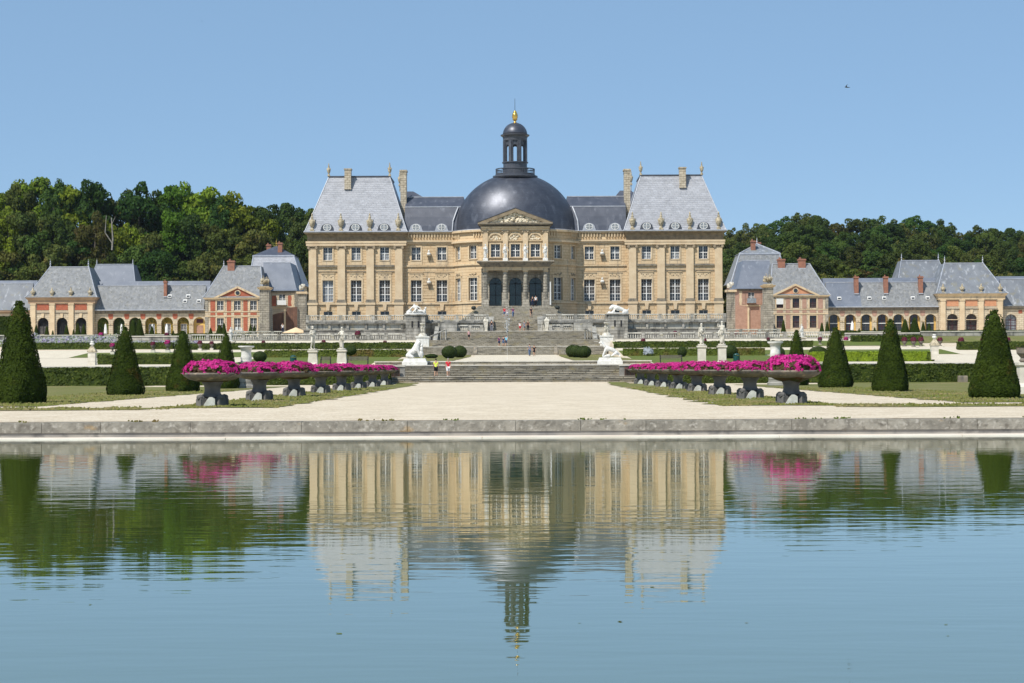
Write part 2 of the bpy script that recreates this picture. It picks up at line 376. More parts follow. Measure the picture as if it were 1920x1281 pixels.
def G(x, y):
    if 5 < y < 57.85 and abs(x) < 90.2: return -1.0
    a = abs(x)
    x0, x1 = (10.7, 11.2) if y < 194 else (14.0, 14.5)
    t = min(1, max(0, (a - x0) / (x1 - x0)))
    return lerp_table(T_MID, y) * (1 - t) + lerp_table(T_SIDE, y) * t
KY = sorted(set([y for y, _ in T_SIDE] + [y for y, _ in T_MID] + [194.0]))
KX = [-14.5, -14.0, -11.2, -10.7, 10.7, 11.2, 14.0, 14.5]
def steps_between(a, b, extra, step):
    v = [a]; n = max(1, int(math.ceil((b - a) / step)))
    v = [a + (b - a) * i / n for i in range(n + 1)] + [k for k in extra if a < k < b]
    return sorted(set(round(k, 3) for k in v))
def sheet(name, mat, x0, x1, y0, y1, dz, kind='structure', label=None, edge=0.0, seed=0):
    """a strip of surface laid on the terrain; edge wobbles its outline"""
    ys = steps_between(y0, y1, KY, .7 if edge and y0 < 100 else 3.0 if edge else 6.0); xs = steps_between(x0, x1, KX, 1.2 if edge and (x1 - x0) > 40 and y0 < 90 else 12.0)
    b = MB(); nx = len(xs)
    for y in ys:
        for i, x in enumerate(xs):
            xx, yy = x, y
            if edge:
                wob = .35 * edge * noise.noise(Vector((y * 1.7, x * 1.7, seed + 9)))
                if i in (0, nx - 1): xx += edge * noise.noise(Vector((y * .35, i, seed))) + wob
                if y in (ys[0], ys[-1]): yy += edge * noise.noise(Vector((x * .35, y, seed + 5))) + wob
            b.v.append((xx, yy, G(x, y) + dz))
    for j in range(len(ys) - 1):
        for i in range(nx - 1):
            a = j * nx + i; b.f.append((a, a + 1, a + nx + 1, a + nx))
    o = b.obj(name, mat); return tag(o, label, None, None, kind)

xs = sorted(set([-3000, -1500, -800, -400, -250, -180, -130, -110, -90.25, -90.2, -75, -60, -50, -40, -30, -25, 0, 25, 30, 40, 50, 60, 75, 90.2, 90.25, 110, 130, 180, 250, 400, 800, 1500, 3000] + KX + [-5, 5]))
ys = sorted(set([-300, -100, -30, 5.0, 5.01, 57.8, 57.85, 60, 80, 100, 120, 140, 160, 210, 260, 320, 360, 380, 425, 480, 520, 620, 800, 1500, 2500, 5000] + KY[1:]))
b = MB()
for y in ys:
    for x in xs: b.v.append((x, y, G(x, y)))
for j in range(len(ys) - 1):
    for i in range(len(xs) - 1):
        a = j * len(xs) + i; b.f.append((a, a + 1, a + len(xs) + 1, a + len(xs)))
tag(b.obj('ground', 'gravel'), None, None, None, 'structure')
# forest floor beyond the outbuildings
sheet('forest_floor', 'forest_floor', -700, 700, 446, 1000, .05)
# water of the square basin
b = MB(); b.quad((-90, 5, 0), (90, 5, 0), (90, 57.5, 0), (-90, 57.5, 0))
tag(b.obj('basin_water', 'pool_water'), None, None, None, 'structure')
b = MB(); b.quad((-9, 193.7, 2.70), (9, 193.7, 2.70), (9, 196.7, 2.70), (-9, 196.7, 2.70))

# gravel and lawns
sheet('gravel_terrace', 'gravel', -90, 90, 57.9, 184, .012)
sheet('gravel_walk', 'gravel_pale', -6.0, 6.2, 197.0, 288, .03)
for m in (-1, 1):
    def S(name, mat, a, c, y0, y1, dz, **k):
        x0, x1 = sorted((m * a, m * c)); return sheet(name, mat, x0, x1, y0, y1, dz, **k)
    S('basin_strip_lawn', 'grass_dry', 9.0, 13.5, 77.5, 183, .035, edge=.9, seed=m)
    S('edge_strip_lawn', 'grass_dry', 13.5, 89, 73.8, 77.6, .03, edge=1.0, seed=m + 3)
    S('yew_lawn', 'grass_dry', 19.8, 89, 82 if m < 0 else 82, 171.5, .035, edge=.7, seed=m + 7)
    S('hedge_lawn', 'grass_dry', 34 if m < 0 else 30, 89, 171.5, 183.6, .035, edge=.2)
    S('upper_gravel', 'gravel_pale', 14.6, 89, 187.2, 196, .03)
    S('parterre_lawn', 'grass_dry', 15, 34.0, 196.4, 226, .04, edge=.2)
    S('parterre_lawn', 'grass_green', 15, 34.0, 226, 256.5, .04)
    S('side_gravel', 'gravel_pale', 34.0, 89, 196, 256.5, .03)
    S('cross_path', 'gravel_pale', 14.6, 60, 270.5, 277.1, .03)
    S('upper_lawn', 'grass_green', 14.6, 60, 258.6, 270.5, .035)
    S('upper_path', 'gravel_pale', 60, 89, 257, 276.8, .03)
    S('side_lawn', 'grass_dry', 6.6, 14.0, 197.5, 287.5, .04, edge=.3)
    S('high_path', 'gravel_pale', 14.6, 60, 289.5, 295.9, .03)
    S('high_lawn', 'grass_green', 14.6, 60, 281.0, 289.5, .04)
    S('high_lawn', 'grass_dry', 60, 89, 285, 298, .04)
    S('court_gravel', 'gravel_pale', 50, 110, 362, 399, .03)
    S('court_lawn', 'grass_dry', 36, 110, 300, 361, .03)

# ---------------------------------------------------------------- basin wall
t = empty('basin_wall', (0, 57.4, 0), 'long low weathered grey retaining wall along the far edge of the water', 'wall')
b = MB(); x = -90
while x < 90:
    w = RND.uniform(1.6, 3.4); b.box(x, x + w - .012, 57.36 + RND.uniform(-.008, .008), 58.3, .17, .482 + RND.uniform(-.008, .010)); x += w
b.obj('coping', 'wall_coping', t)
b = MB(); b.box(-90, 90, 57.40, 58.2, -1, .17); b.obj('wall_face', 'wall_base', t)
t2 = empty('basin_ledge', (0, 56.1, 0), 'pale stone ledge just above the water at the foot of the basin wall', 'ledge')
b = MB(); x = -90
while x < 90:
    w = RND.uniform(4.0, 9.0); b.box(x, x + w - .02, 56.5, 56.78, -1, .034); x += w
b.obj('front_curb', 'ledge_stone', t2)
b = MB(); b.box(-90, 90, 56.78, 57.08, -1, .016); b.obj('rusty_channel', 'ledge_rust', t2)['label'] = 'rust coloured channel between the pale curbs'
b = MB(); b.box(-90, 90, 57.08, 57.4, -1, .038); b.obj('back_curb', 'ledge_stone', t2)
b = MB()
for i in range(260):
    x = RND.uniform(-30, 30)
    if noise.noise(Vector((x * .45, 2, 0))) < .12: continue
    n = RND.randint(3, 9); sz = RND.uniform(.03, .16)
    for k in range(n): b.leaf((x + RND.gauss(0, sz), 57.7 + RND.uniform(-.15, .1), .49 + RND.uniform(0, .045)), (RND.uniform(-1, 1), -1, RND.uniform(-.3, .8)), RND.uniform(.03, .07))
tag(b.obj('wall_weeds', 'hedge_tip'), 'small dry weeds growing along the top of the basin wall', 'weeds', None, 'stuff')

# ---------------------------------------------------------------- hedges
def leafy_box(b, x0, x1, y0, y1, zf, h, dens, size, sides=True, amp=.06):
    """leaf faces over front, top and ends of a clipped hedge whose foot follows zf(x)"""
    L = x1 - x0; D = y1 - y0
    def put(x, y, z, n):
        w = amp * noise.noise(Vector((x * 1.4, y * 1.4, z * 1.8))) * 2
        nn = Vector(n) + Vector((RND.gauss(0, .45), RND.gauss(0, .45), RND.gauss(0, .45)))
        b.leaf((x + n[0] * w, y + n[1] * w, z + n[2] * w), nn.normalized(), size * RND.uniform(.7, 1.3))
    for _ in range(int(L * h * dens)):
        x = RND.uniform(x0, x1); put(x, y0, zf(x) + RND.uniform(0, h), (0, -1, 0))
    for _ in range(int(L * D * dens)):
        x = RND.uniform(x0, x1); put(x, RND.uniform(y0, y1), zf(x) + h, (0, 0, 1))
    if sides:
        for xx, n in ((x0, (-1, 0, 0)), (x1, (1, 0, 0))):
            for _ in range(int(D * h * dens)): put(xx, RND.uniform(y0, y1), zf(xx) + RND.uniform(0, h), n)
def hedge(x0, x1, y0, y1, h, label, mat='hedge_leaf', dens=60, size=.17, group=None):
    x0, x1 = min(x0, x1), max(x0, x1)
    zf = lambda x: G(x, (y0 + y1) / 2)
    b = MB(); n = max(2, int((x1 - x0) / 2))
    i0 = .05; k = len(b.v)
    for i in range(n + 1):
        x = x0 + (x1 - x0) * i / n; z = zf(x)
        b.v += [(x, y0 + i0, z - .2), (x, y0 + i0, z + h - i0), (x, y1 - i0, z + h - i0), (x, y1 - i0, z - .2)]
    for i in range(n):
        a = 4 * i
        for j in range(4):
            q = (j + 1) % 4; b.f.append((a + j, a + q, a + 4 + q, a + 4 + j))
    b.f.append((0, 1, 2, 3)); b.f.append((4 * n + 3, 4 * n + 2, 4 * n + 1, 4 * n))
    leafy_box(b, x0, x1, y0, y1, zf, h, dens, size)
    xm = (x0 + x1) / 2
    o = b.obj('hedge', mat, loc=(xm, y0, zf(xm))); return tag(o, label, 'hedge', group)
g = 'clipped hedges of the parterre'
hedge(-54, -11.6, 182.6, 184.4, 1.72, 'long clipped dark green hedge behind the left yew pyramids', dens=75, size=.16, group=g)
hedge(11.9, 54, 182.6, 184.4, 1.72, 'long clipped dark green hedge behind the right yew pyramids', dens=75, size=.16, group=g)
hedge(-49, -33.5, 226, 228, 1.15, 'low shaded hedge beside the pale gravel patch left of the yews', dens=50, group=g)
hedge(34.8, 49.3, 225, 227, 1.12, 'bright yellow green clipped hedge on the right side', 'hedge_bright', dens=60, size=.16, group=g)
hedge(-33.5, -14.6, 257, 258.4, .92, 'low green hedge behind the lawn left of the staircase', 'hedge_tip', dens=50, size=.18, group=g)
hedge(14.6, 33.5, 257, 258.4, .92, 'low green hedge behind the lawn right of the staircase', 'hedge_tip', dens=50, size=.18, group=g)
hedge(-47, -14.4, 277.2, 278.8, .88, 'upper green hedge in front of the left balustrade', dens=45, size=.19, group=g)
hedge(14.4, 43, 277.2, 278.8, .88, 'upper green hedge in front of the right balustrade', dens=45, size=.19, group=g)
hedge(-72, -50, 280, 281.6, .9, 'green hedge with flower vases before the left arcade', dens=35, size=.2, group=g)
hedge(62, 86, 268, 269.6, 1.1, 'green hedge with red vases before the right pavilion', dens=35, size=.2, group=g)
hedge(50.5, 61, 287.5, 289, .9, 'short hedge behind the row of vases on the right wall', dens=35, size=.2, group=g)
hedge(-74, -50, 358, 360, .9, 'far low hedge at the foot of the left arcade', dens=25, size=.22, group=g)
hedge(60, 100, 358, 360, .9, 'far low hedge at the foot of the right arcade', dens=25, size=.22, group=g)
hedge(-101, -90, 352, 356, 4.2, 'tall clipped hedge block at the far left edge', 'yew_leaf', dens=20, size=.25, group=g)

# retaining wall behind the long hedges
for m, sd in ((-1, 'left'), (1, 'right')):
    t = empty('retaining_wall', (m * 30, 186, .5), 'low stone retaining wall with pale coping behind the %s long hedge' % sd, 'wall')
    x0, x1 = sorted((m * 10.4, m * 90))
    MB().box(x0, x1, 185.9, 186.5, .2, 2.24).obj('wall_face', 'terrace_dark', t)
    MB().box(x0 - .02, x1 + .02, 185.8, 187.0, 2.24, 2.40).obj('coping', 'edge_stone', t)
# shrubby flower bed before the left pavilion
b = MB()
for i in range(5200):
    x = RND.uniform(-76.5, -60.5); y = RND.uniform(284.5, 292); z = G(x, y)
    h = .75 + .75 * noise.noise(Vector((x * .5, y * .5, 3)))
    b.leaf((x, y, z + RND.uniform(.05, 1) * max(.3, h) * 1.3), (RND.gauss(0, .6), -1, RND.gauss(.6, .5)), RND.uniform(.14, .3))
tag(b.obj('flower_bed', 'petal_mix'), 'bed of lavender and white flowering plants before the left pavilion', 'flower bed', None, 'stuff')
for (x0, x1, dy, mt) in ((-60, -47, 284, 'petal_mix'),):
    b = MB()
    for i in range(1500):
        x = RND.uniform(x0, x1); y = RND.uniform(dy, dy + 2)
        b.leaf((x, y, G(x, y) + RND.uniform(0, .8)), (RND.gauss(0, .6), -1, RND.gauss(.6, .5)), RND.uniform(.14, .28))
    tag(b.obj('flower_border', mt), 'narrow lavender border left of the low vases', 'flower bed', None, 'stuff')

# short turf standing on the near grass strips, and leaves adrift on the water
b = MB()
for i in range(26000):
    m = RND.choice((-1, 1)); q = RND.random()
    if q < .45: x = m * RND.uniform(8.9, 13.6); y = 77 + (RND.random() ** 1.6) * 75
    elif q < .6: x = m * RND.uniform(13, 26); y = RND.uniform(73.9, 77.8)
    else: x = m * RND.uniform(19.5, 27); y = 82 + (RND.random() ** 1.5) * 60
    if noise.noise(Vector((x * .9, y * .5, 1))) < -.12: continue
    b.leaf((x, y, G(x, y) + .05 + RND.uniform(-.01, .03)), (RND.gauss(0, .5), -1, RND.gauss(.7, .4)), RND.uniform(.05, .10), 1.6)
tag(b.obj('turf', 'grass_dry'), 'short dry turf of the strips around the flower basins', 'grass', None, 'stuff')
b = MB()
for i in range(28):
    y = 14 + 42 * RND.random() ** 1.5; x = RND.uniform(-.3, .3) * y; b.leaf((x, y, .004), (RND.gauss(0, .05), RND.gauss(0, .05), 1), RND.uniform(.02, .05), 1.5)
tag(b.obj('floating_leaves', 'hedge_tip'), 'tiny leaves floating on the basin water', 'leaves', None, 'stuff')
# ---------------------------------------------------------------- building kit
def plane_map(Y, sgn=1):
    return lambda x, z, d: (x, Y + d * sgn, z)
def bm_box(b, mp, x0, x1, d0, d1, z0, z1, nx=1):
    """box given in facade coordinates (x along the wall, d into it, z up), bent by the map"""
    for i in range(nx):
        a = x0 + (x1 - x0) * i / nx; c = x0 + (x1 - x0) * (i + 1) / nx
        n = len(b.v)
        b.v += [mp(a, z0, d0), mp(c, z0, d0), mp(c, z0, d1), mp(a, z0, d1), mp(a, z1, d0), mp(c, z1, d0), mp(c, z1, d1), mp(a, z1, d1)]
        b.f += [tuple(n + k for k in q) for q in ((0, 3, 2, 1), (4, 5, 6, 7), (0, 1, 5, 4), (2, 3, 7, 6))]
        if i == 0: b.f.append((n + 3, n + 0, n + 4, n + 7))
        if i == nx - 1: b.f.append((n + 1, n + 2, n + 6, n + 5))
def facade(b, mp, x0, x1, z0, z1, holes, depth=.55, xs_extra=(), nseg=8):
    """wall face with real openings: holes are (x0,x1,z0,z1,arched)"""
    xs = sorted(set([x0, x1] + [h[0] for h in holes] + [h[1] for h in holes] + [x for x in xs_extra if x0 < x < x1]))
    zs = sorted(set([z0, z1] + [h[2] for h in holes] + [h[3] for h in holes] + [h[3] - (h[1] - h[0]) / 2 for h in holes if h[4]]))
    for xa, xb in zip(xs, xs[1:]):
        for za, zb in zip(zs, zs[1:]):
            xm, zm = (xa + xb) / 2, (za + zb) / 2
            h = next((h for h in holes if h[0] < xm < h[1] and h[2] < zm < h[3]), None)
            if h and not (h[4] and zm > h[3] - (h[1] - h[0]) / 2): continue
            if h: continue
            b.quad(mp(xa, za, 0), mp(xb, za, 0), mp(xb, zb, 0), mp(xa, zb, 0))
    for hx0, hx1, hz0, hz1, arch in holes:
        r = (hx1 - hx0) / 2; zt = hz1 - r if arch else hz1; cx = (hx0 + hx1) / 2
        b.quad(mp(hx0, hz0, 0), mp(hx0, zt, 0), mp(hx0, zt, depth), mp(hx0, hz0, depth))
        b.quad(mp(hx1, hz0, depth), mp(hx1, zt, depth), mp(hx1, zt, 0), mp(hx1, hz0, 0))
        b.quad(mp(hx0, hz0, 0), mp(hx0, hz0, depth), mp(hx1, hz0, depth), mp(hx1, hz0, 0))
        if not arch:
            b.quad(mp(hx0, hz1, 0), mp(hx1, hz1, 0), mp(hx1, hz1, depth), mp(hx0, hz1, depth))
        else:
            P = [(cx - r * math.cos(pi * i / (2 * nseg)), zt + r * math.sin(pi * i / (2 * nseg))) for i in range(2 * nseg + 1)]
            for i in range(2 * nseg):
                a, c = P[i], P[i + 1]
                b.quad(mp(a[0], a[1], 0), mp(c[0], c[1], 0), mp(c[0], c[1], depth), mp(a[0], a[1], depth))
                b.quad(mp(a[0], a[1], 0), mp(a[0], hz1, 0), mp(c[0], hz1, 0), mp(c[0], c[1], 0))
def arch_poly(cx, r, z0, zt, n=10):
    return [(cx - r, z0), (cx + r, z0)] + [(cx + r * math.cos(pi * i / n), zt + r * math.sin(pi * i / n)) for i in range(n + 1)]
def window(parent, mp, x0, x1, z0, z1, depth=.44, rows=3, cols=2, pane='window_glass', bar=.07, main=.16, paint='white_paint', blind=None, thin=True, arch=False, name='window'):
    """glass pane as the part, its painted frame (and blind) as sub-parts"""
    b = MB(); r = (x1 - x0) / 2; zt = z1 - r if arch else z1
    if arch:
        n = len(b.v); P = arch_poly((x0 + x1) / 2, r, z0, zt); b.v += [mp(x, z, depth) for x, z in P]; b.f.append(tuple(range(n, n + len(P))))
    else:
        b.quad(mp(x0, z0, depth), mp(x1, z0, depth), mp(x1, z1, depth), mp(x0, z1, depth))
    w = b.obj(name, pane, parent)
    f = MB(); d0, d1 = depth - .09, depth - .01
    bm_box(f, mp, x0, x0 + bar, d0, d1, z0, zt); bm_box(f, mp, x1 - bar, x1, d0, d1, z0, zt)
    bm_box(f, mp, x0, x1, d0, d1, z0, z0 + bar * 1.3)
    if not arch: bm_box(f, mp, x0, x1, d0, d1, z1 - bar, z1)
    else:
        bm_box(f, mp, x0, x1, d0, d1, zt - bar * .6, zt + bar * .6)
        for k in (1, 2, 3):
            a = pi * k / 4; c = (x0 + x1) / 2
            p, q = (c, zt), (c + r * math.cos(a), zt + r * math.sin(a))
            f.quad(mp(p[0] - .04, p[1], d0), mp(p[0] + .04, p[1], d0), mp(q[0] + .04, q[1], d0), mp(q[0] - .04, q[1], d0))
    xm = (x0 + x1) / 2
    bm_box(f, mp, xm - main / 2, xm + main / 2, d0 - .03, d1, z0, zt)
    for k in range(1, rows):
        z = z0 + (zt - z0) * k / rows; bm_box(f, mp, x0, x1, d0 - .02, d1, z - main * .36, z + main * .36)
    if thin:
        for k in range(cols):
            xq = x0 + (x1 - x0) * (k + .5) / cols; bm_box(f, mp, xq - .014, xq + .014, d0 + .02, d1, z0, zt)
        for k in range(rows):
            z = z0 + (zt - z0) * (k + .5) / rows; bm_box(f, mp, x0, x1, d0 + .02, d1, z - .014, z + .014)
    f.obj('frame', paint, w)
    if blind:
        mt, fa, fb = blind; c = MB(); dd = depth - .004
        c.quad(mp(x0, z0 + (z1 - z0) * fa, dd), mp(x1, z0 + (z1 - z0) * fa, dd), mp(x1, z0 + (z1 - z0) * fb, dd), mp(x0, z0 + (z1 - z0) * fb, dd))
        c.obj('curtain', mt, w)
    return w
def urn(b, c, h, w, n=12):
    """tall baroque roof vase with foot, belly, neck and flame top"""
    p = [(.34, 0), (.34, .05), (.20, .08), (.17, .13), (.30, .18), (.46, .30), (.50, .42), (.46, .52), (.32, .57), (.34, .60), (.26, .63), (.20, .68), (.24, .73), (.17, .78), (.12, .84), (.15, .90), (.08, .96), (.01, 1.0)]
    b.lathe([(r * w, z * h) for r, z in p], c, n)
    for s in (-1, 1): b.ball((c[0] + s * w * .45, c[1], c[2] + h * .5), (w * .13, w * .13, h * .09), 6, 4)
    b.box(c[0] - w * .36, c[0] + w * .36, c[1] - w * .36, c[1] + w * .36, c[2] - h * .09, c[2])
def balusters(x0, x1, y, z, h, sp=.36, r=.085):
    b = MB(); n = max(1, int(round((x1 - x0) / sp)))
    for i in range(n):
        x = x0 + (i + .5) * (x1 - x0) / n
        b.lathe([(r * .9, 0), (r * .6, .12 * h), (r * 1.15, .38 * h), (r * .5, .72 * h), (r * .85, .9 * h), (r * .9, h)], (x, y, z), 6)
    return b
def balustrade(name, x0, x1, y, zf, label, h=1.05, bay=2.7, mat='baluster_stone', pier='terrace_stone', group=None, th=.36, base=.22, skip=None):
    """base course, piers, a row of balusters per bay and a coping rail"""
    n = max(1, int(round((x1 - x0) / bay)));
    t = empty(name, ((x0 + x1) / 2, y, zf((x0 + x1) / 2)), label, 'balustrade', group)
    b = MB(); r = MB()
    for i in range(n):
        a, c = x0 + (x1 - x0) * i / n, x0 + (x1 - x0) * (i + 1) / n
        za, zc = zf(a), zf(c)
        for q, (lo, hi, tt) in ((b, (-.3, base, th * .55)), (r, (h - .17, h, th * .5))):
            m = len(q.v)
            q.v += [(a, y - tt, za + lo), (c, y - tt, zc + lo), (c, y + tt, zc + lo), (a, y + tt, za + lo), (a, y - tt, za + hi), (c, y - tt, zc + hi), (c, y + tt, zc + hi), (a, y + tt, za + hi)]
            q.f += [tuple(m + k for k in f) for f in ((0, 3, 2, 1), (4, 5, 6, 7), (0, 1, 5, 4), (2, 3, 7, 6))]
            if i == 0: q.f.append((m + 3, m, m + 4, m + 7))
            if i == n - 1: q.f.append((m + 1, m + 2, m + 6, m + 5))
    b.obj('base_course', pier, t); r.obj('rail', mat, t)
    for i in range(n + 1):
        x = x0 + (x1 - x0) * i / n; z = zf(x); w = .52
        MB().box(x - w / 2, x + w / 2, y - th * .62, y + th * .62, z - .25, z + h + .015).obj('pier', pier, t)
        if i < n:
            xn = x0 + (x1 - x0) * (i + 1) / n
            zb = (z + zf(xn)) / 2
            if skip and skip(i): MB().box(x + .26, xn - .26, y - th * .3, y + th * .3, zb + base, zb + h - .16).obj('panel', pier, t)
            else: balusters(x + .26, xn - .26, y, zb + base, h - base - .17).obj('baluster_row', mat, t)
    return t
# ---------------------------------------------------------------- the chateau
YC = 3600 / 11.0; XA = -0.0        # front of the corner pavilions; garden axis at X = 0
def zc(y, s=11.0): return CZ + (HY - y) / s
Zg = 9.66; Zeave = zc(431.8); Ztop = zc(327.6); Zfr = 23.75
ch = empty('chateau', (0, YC, Zg), 'large honey coloured stone palace with dark central dome and slate pavilions', 'palace')
def part(b, name, mat, smooth=False, parent=ch, **k): return b.obj(name, mat, parent, smooth)

def course_band(b, mp, x0, x1, z0, z1, proj, nx=1): bm_box(b, mp, x0, x1, -proj, .05, z0, z1, nx)
LOW = (13.46, 17.16); UP = (20.55, 22.8); BAS = (11.05, 11.85)
def relief_panel(b, mp, xc, w, z0, z1, seed, dots=7, amp=.1):
    """carved ornament over a window: small raised scrolls"""
    rr = random.Random(seed)
    for i in range(dots):
        x = xc + (i / (dots - 1) - .5) * w; z = (z0 + z1) / 2 + (z1 - z0) * .28 * math.sin(i * 1.9 + seed)
        c = mp(x, z, -.04); b.ball(c, (rr.uniform(.10, .17), amp, rr.uniform(.09, .16)), 6, 4)
def oculus(parent, xc, y, z, w=1.7, surround='slate_dark'):
    """lead-framed round dormer at the foot of the roof"""
    r = w * .5; P = [(xc + r * math.cos(pi * i / 10), z + .55 + r * .8 * math.sin(pi * i / 10)) for i in range(11)] + [(xc - r * 1.25, z), (xc + r * 1.25, z)]
    P = [(xc + r * 1.2, z), ] + P[:11] + [(xc - r * 1.2, z)]
    d = MB().prism(list(reversed(P))[::-1], y, y + 1.6).obj('dormer', surround, parent)
    g = MB(); g.v += [(xc + r * .62 * math.cos(2 * pi * i / 16), y - .03, z + .72 + r * .52 * math.sin(2 * pi * i / 16)) for i in range(16)]; g.f.append(tuple(range(16)))
    g.obj('pane', 'pale_curtain', d)
    f = MB()
    for i in range(16):
        a0, a1 = 2 * pi * i / 16, 2 * pi * (i + 1) / 16
        q = []
        for a, k in ((a0, .58), (a1, .58), (a1, .68), (a0, .68)): q.append((xc + r * k * math.cos(a), y - .05, z + .72 + r * k * .84 * math.sin(a)))
        f.quad(*q)
    f.box(xc - .05, xc + .05, y - .07, y - .04, z + .72 - r * .5, z + .72 + r * .5); f.box(xc - r * .6, xc + r * .6, y - .07, y - .04, z + .69, z + .76)
    f.obj('frame', 'white_paint', d)
    return d

def surround(w, c, hw, z0, z1, Y, low):
    s = MB(); s.box(c - hw - .24, c - hw, Y - .09, Y + .02, z0 - .1, z1 + .22); s.box(c + hw, c + hw + .24, Y - .09, Y + .02, z0 - .1, z1 + .22)
    s.box(c - hw, c + hw, Y - .09, Y + .02, z1, z1 + .22); s.box(c - hw - .05, c + hw + .05, Y - .16, Y + .3, z0 - .14, z0)
    if low: s.box(c - 1.12, c + 1.12, Y - .07, Y + .02, z1 + .225, 18.30); s.box(c - 1.2, c + 1.2, Y - .17, Y + .02, 18.30, 18.42)
    else: s.box(c - 1.02, c + 1.02, Y - .085, Y + .02, z0 - .8, z0 - .145)
    s.obj('surround', 'limestone_trim', w)
def pavilion(m):
    """three bay corner pavilion; m = -1 left, 1 right"""
    u = lambda v: m * v / 11.0
    X0, X1 = sorted((u(209), u(388))); D = 17.0
    mp = plane_map(YC)
    wins = [245.5, 299, 352]; pil = [219, 272.5, 326.5, 380.3]
    b = MB(); holes = []
    for k in wins:
        c = u(k); holes += [(c - .92, c + .92, LOW[0], LOW[1], 0), (c - .78, c + .78, UP[0], UP[1], 0), (c - .75, c + .75, BAS[0], BAS[1], 0)]
    facade(b, mp, X0, X1, 8.6, 25.2, holes)
    for xx in (X0, X1):
        b.quad((xx, YC, 8.6), (xx, YC, 25.2), (xx, YC + D, 25.2), (xx, YC + D, 8.6))
    b.quad((X0, YC + D, 8.6), (X0, YC + D, 25.2), (X1, YC + D, 25.2), (X1, YC + D, 8.6))
    part(b, 'wall', 'limestone')
    # cornice, frieze, string course, plinth moulding on all outer faces
    b = MB()
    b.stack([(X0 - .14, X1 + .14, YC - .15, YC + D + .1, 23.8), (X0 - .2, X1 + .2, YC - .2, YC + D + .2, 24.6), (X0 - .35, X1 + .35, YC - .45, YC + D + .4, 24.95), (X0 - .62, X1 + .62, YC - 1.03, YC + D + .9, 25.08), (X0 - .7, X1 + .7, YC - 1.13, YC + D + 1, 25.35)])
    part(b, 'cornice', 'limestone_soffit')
    b = MB(); b.box(X0 - .38, X1 + .38, YC - .40, YC + .5, 23.02, 23.45); b.box(X0 - .44, X1 + .44, YC - .47, YC + .5, 23.45, 23.8)
    part(b, 'frieze', 'limestone_pale')
    b = MB(); n = 5
    xs = sorted([u(k) for k in pil])
    for a, c in zip(xs, xs[1:]):
        b.box(a + .75, c - .75, YC - .30, YC + .1, 19.42, 19.72); b.box(a + .7, c - .7, YC - .12, YC + .1, 18.55, 18.68)
    part(b, 'string_course', 'limestone_dark')
    b = MB(); b.box(X0 - .22, X1 + .22, YC - .24, YC + .2, 13.0, 13.3); part(b, 'plinth_moulding', 'limestone_trim')
    for k in pil:
        c = u(k); hw = .64
        b = MB(); b.box(c - hw, c + hw, YC - .36, YC + .1, 13.85, 22.5)
        p = part(b, 'pilaster', 'limestone_pale')
        q = MB(); q.box(c - hw - .06, c + hw + .06, YC - .42, YC + .1, 22.52, 22.62); q.box(c - hw - .16, c + hw + .16, YC - .5, YC + .1, 22.86, 23.02)
        for s in (-1, 1):
            q.lathe([(.24, 0), (.24, .38)], (0, 0, 0), 8)
            for i in range(len(q.v) - 16, len(q.v)):
                x, y, z = q.v[i]; q.v[i] = (c + s * (hw + .03) + x, YC - .52 + z, 22.68 + y)
        q.obj('capital', 'capital_stone', p)
        q = MB(); q.box(c - hw - .16, c + hw + .16, YC - .52, YC + .1, 13.32, 13.62); q.box(c - hw - .08, c + hw + .08, YC - .44, YC + .1, 13.62, 13.85); q.obj('base', 'limestone_dark', p)
        b = MB(); b.box(c - hw - .12, c + hw + .12, YC - .48, YC + .1, 8.6, 12.95); b.box(c - hw - .25, c + hw + .25, YC - .6, YC + .1, 12.95, 13.315)
        part(b, 'pedestal', 'limestone_pale')
    for i, k in enumerate(wins):
        c = u(k); rr = random.Random(int(k * 3 + m))
        outer_left = (m < 0 and k == 352)
        wl = window(ch, mp, c - .92, c + .92, *LOW, pane='pale_curtain' if outer_left else 'window_glass', blind=None if outer_left else ('curtain', .34, 1.0))
        wu = window(ch, mp, c - .78, c + .78, *UP, rows=2, pane='window_glass', blind=('pale_curtain', 0, .62) if (m < 0 or k != 352) else None)
        window(ch, mp, c - .75, c + .75, *BAS, rows=1, thin=False, bar=.05, main=.06)
        surround(wl, c, .92, *LOW, YC, True); surround(wu, c, .78, *UP, YC, False)
        s = MB(); relief_panel(s, mp, c, 1.7, 17.5, 18.25, i + m); part(s, 'carving', 'capital_stone')
        s = MB(); s.prism([(c - .22, 12.0), (c + .22, 12.0), (c + .34, 13.0), (c - .34, 13.0)], YC - .30, YC + .02); part(s, 'keystone', 'limestone_pale')
    # roof: steep truncated hip with sprocketed foot
    a0, a1 = (X0 - .62, X1 + .62); y0, y1 = YC - 1.0, YC + D + 1.0
    tx0, tx1 = sorted((u(237.5), u(353)))
    def ring(t, z):
        return (a0 + (tx0 - a0) * t, a1 + (tx1 - a1) * t, y0 + 4.1 * t, y1 - 4.1 * t, z)
    b = MB(); H = Ztop - 25.36
    b.stack([ring(0, 25.36), ring(.05, 25.36 + H * .035), ring(.15, 25.36 + H * .135), ring(.5, 25.36 + H * .485), ring(1, Ztop)])
    rf = part(b, 'roof', 'slate_light')
    b = MB(); b.box(tx0 - .12, tx1 + .12, y0 + 4.0, y0 + 4.35, Ztop - .02, Ztop + .22); b.box(tx0 - .12, tx0 + .2, y0 + 4.35, y1 - 4.2, Ztop - .02, Ztop + .22); b.box(tx1 - .2, tx1 + .12, y0 + 4.35, y1 - 4.2, Ztop - .02, Ztop + .22)
    b.obj('ridge_flashing', 'lead_dark', rf)
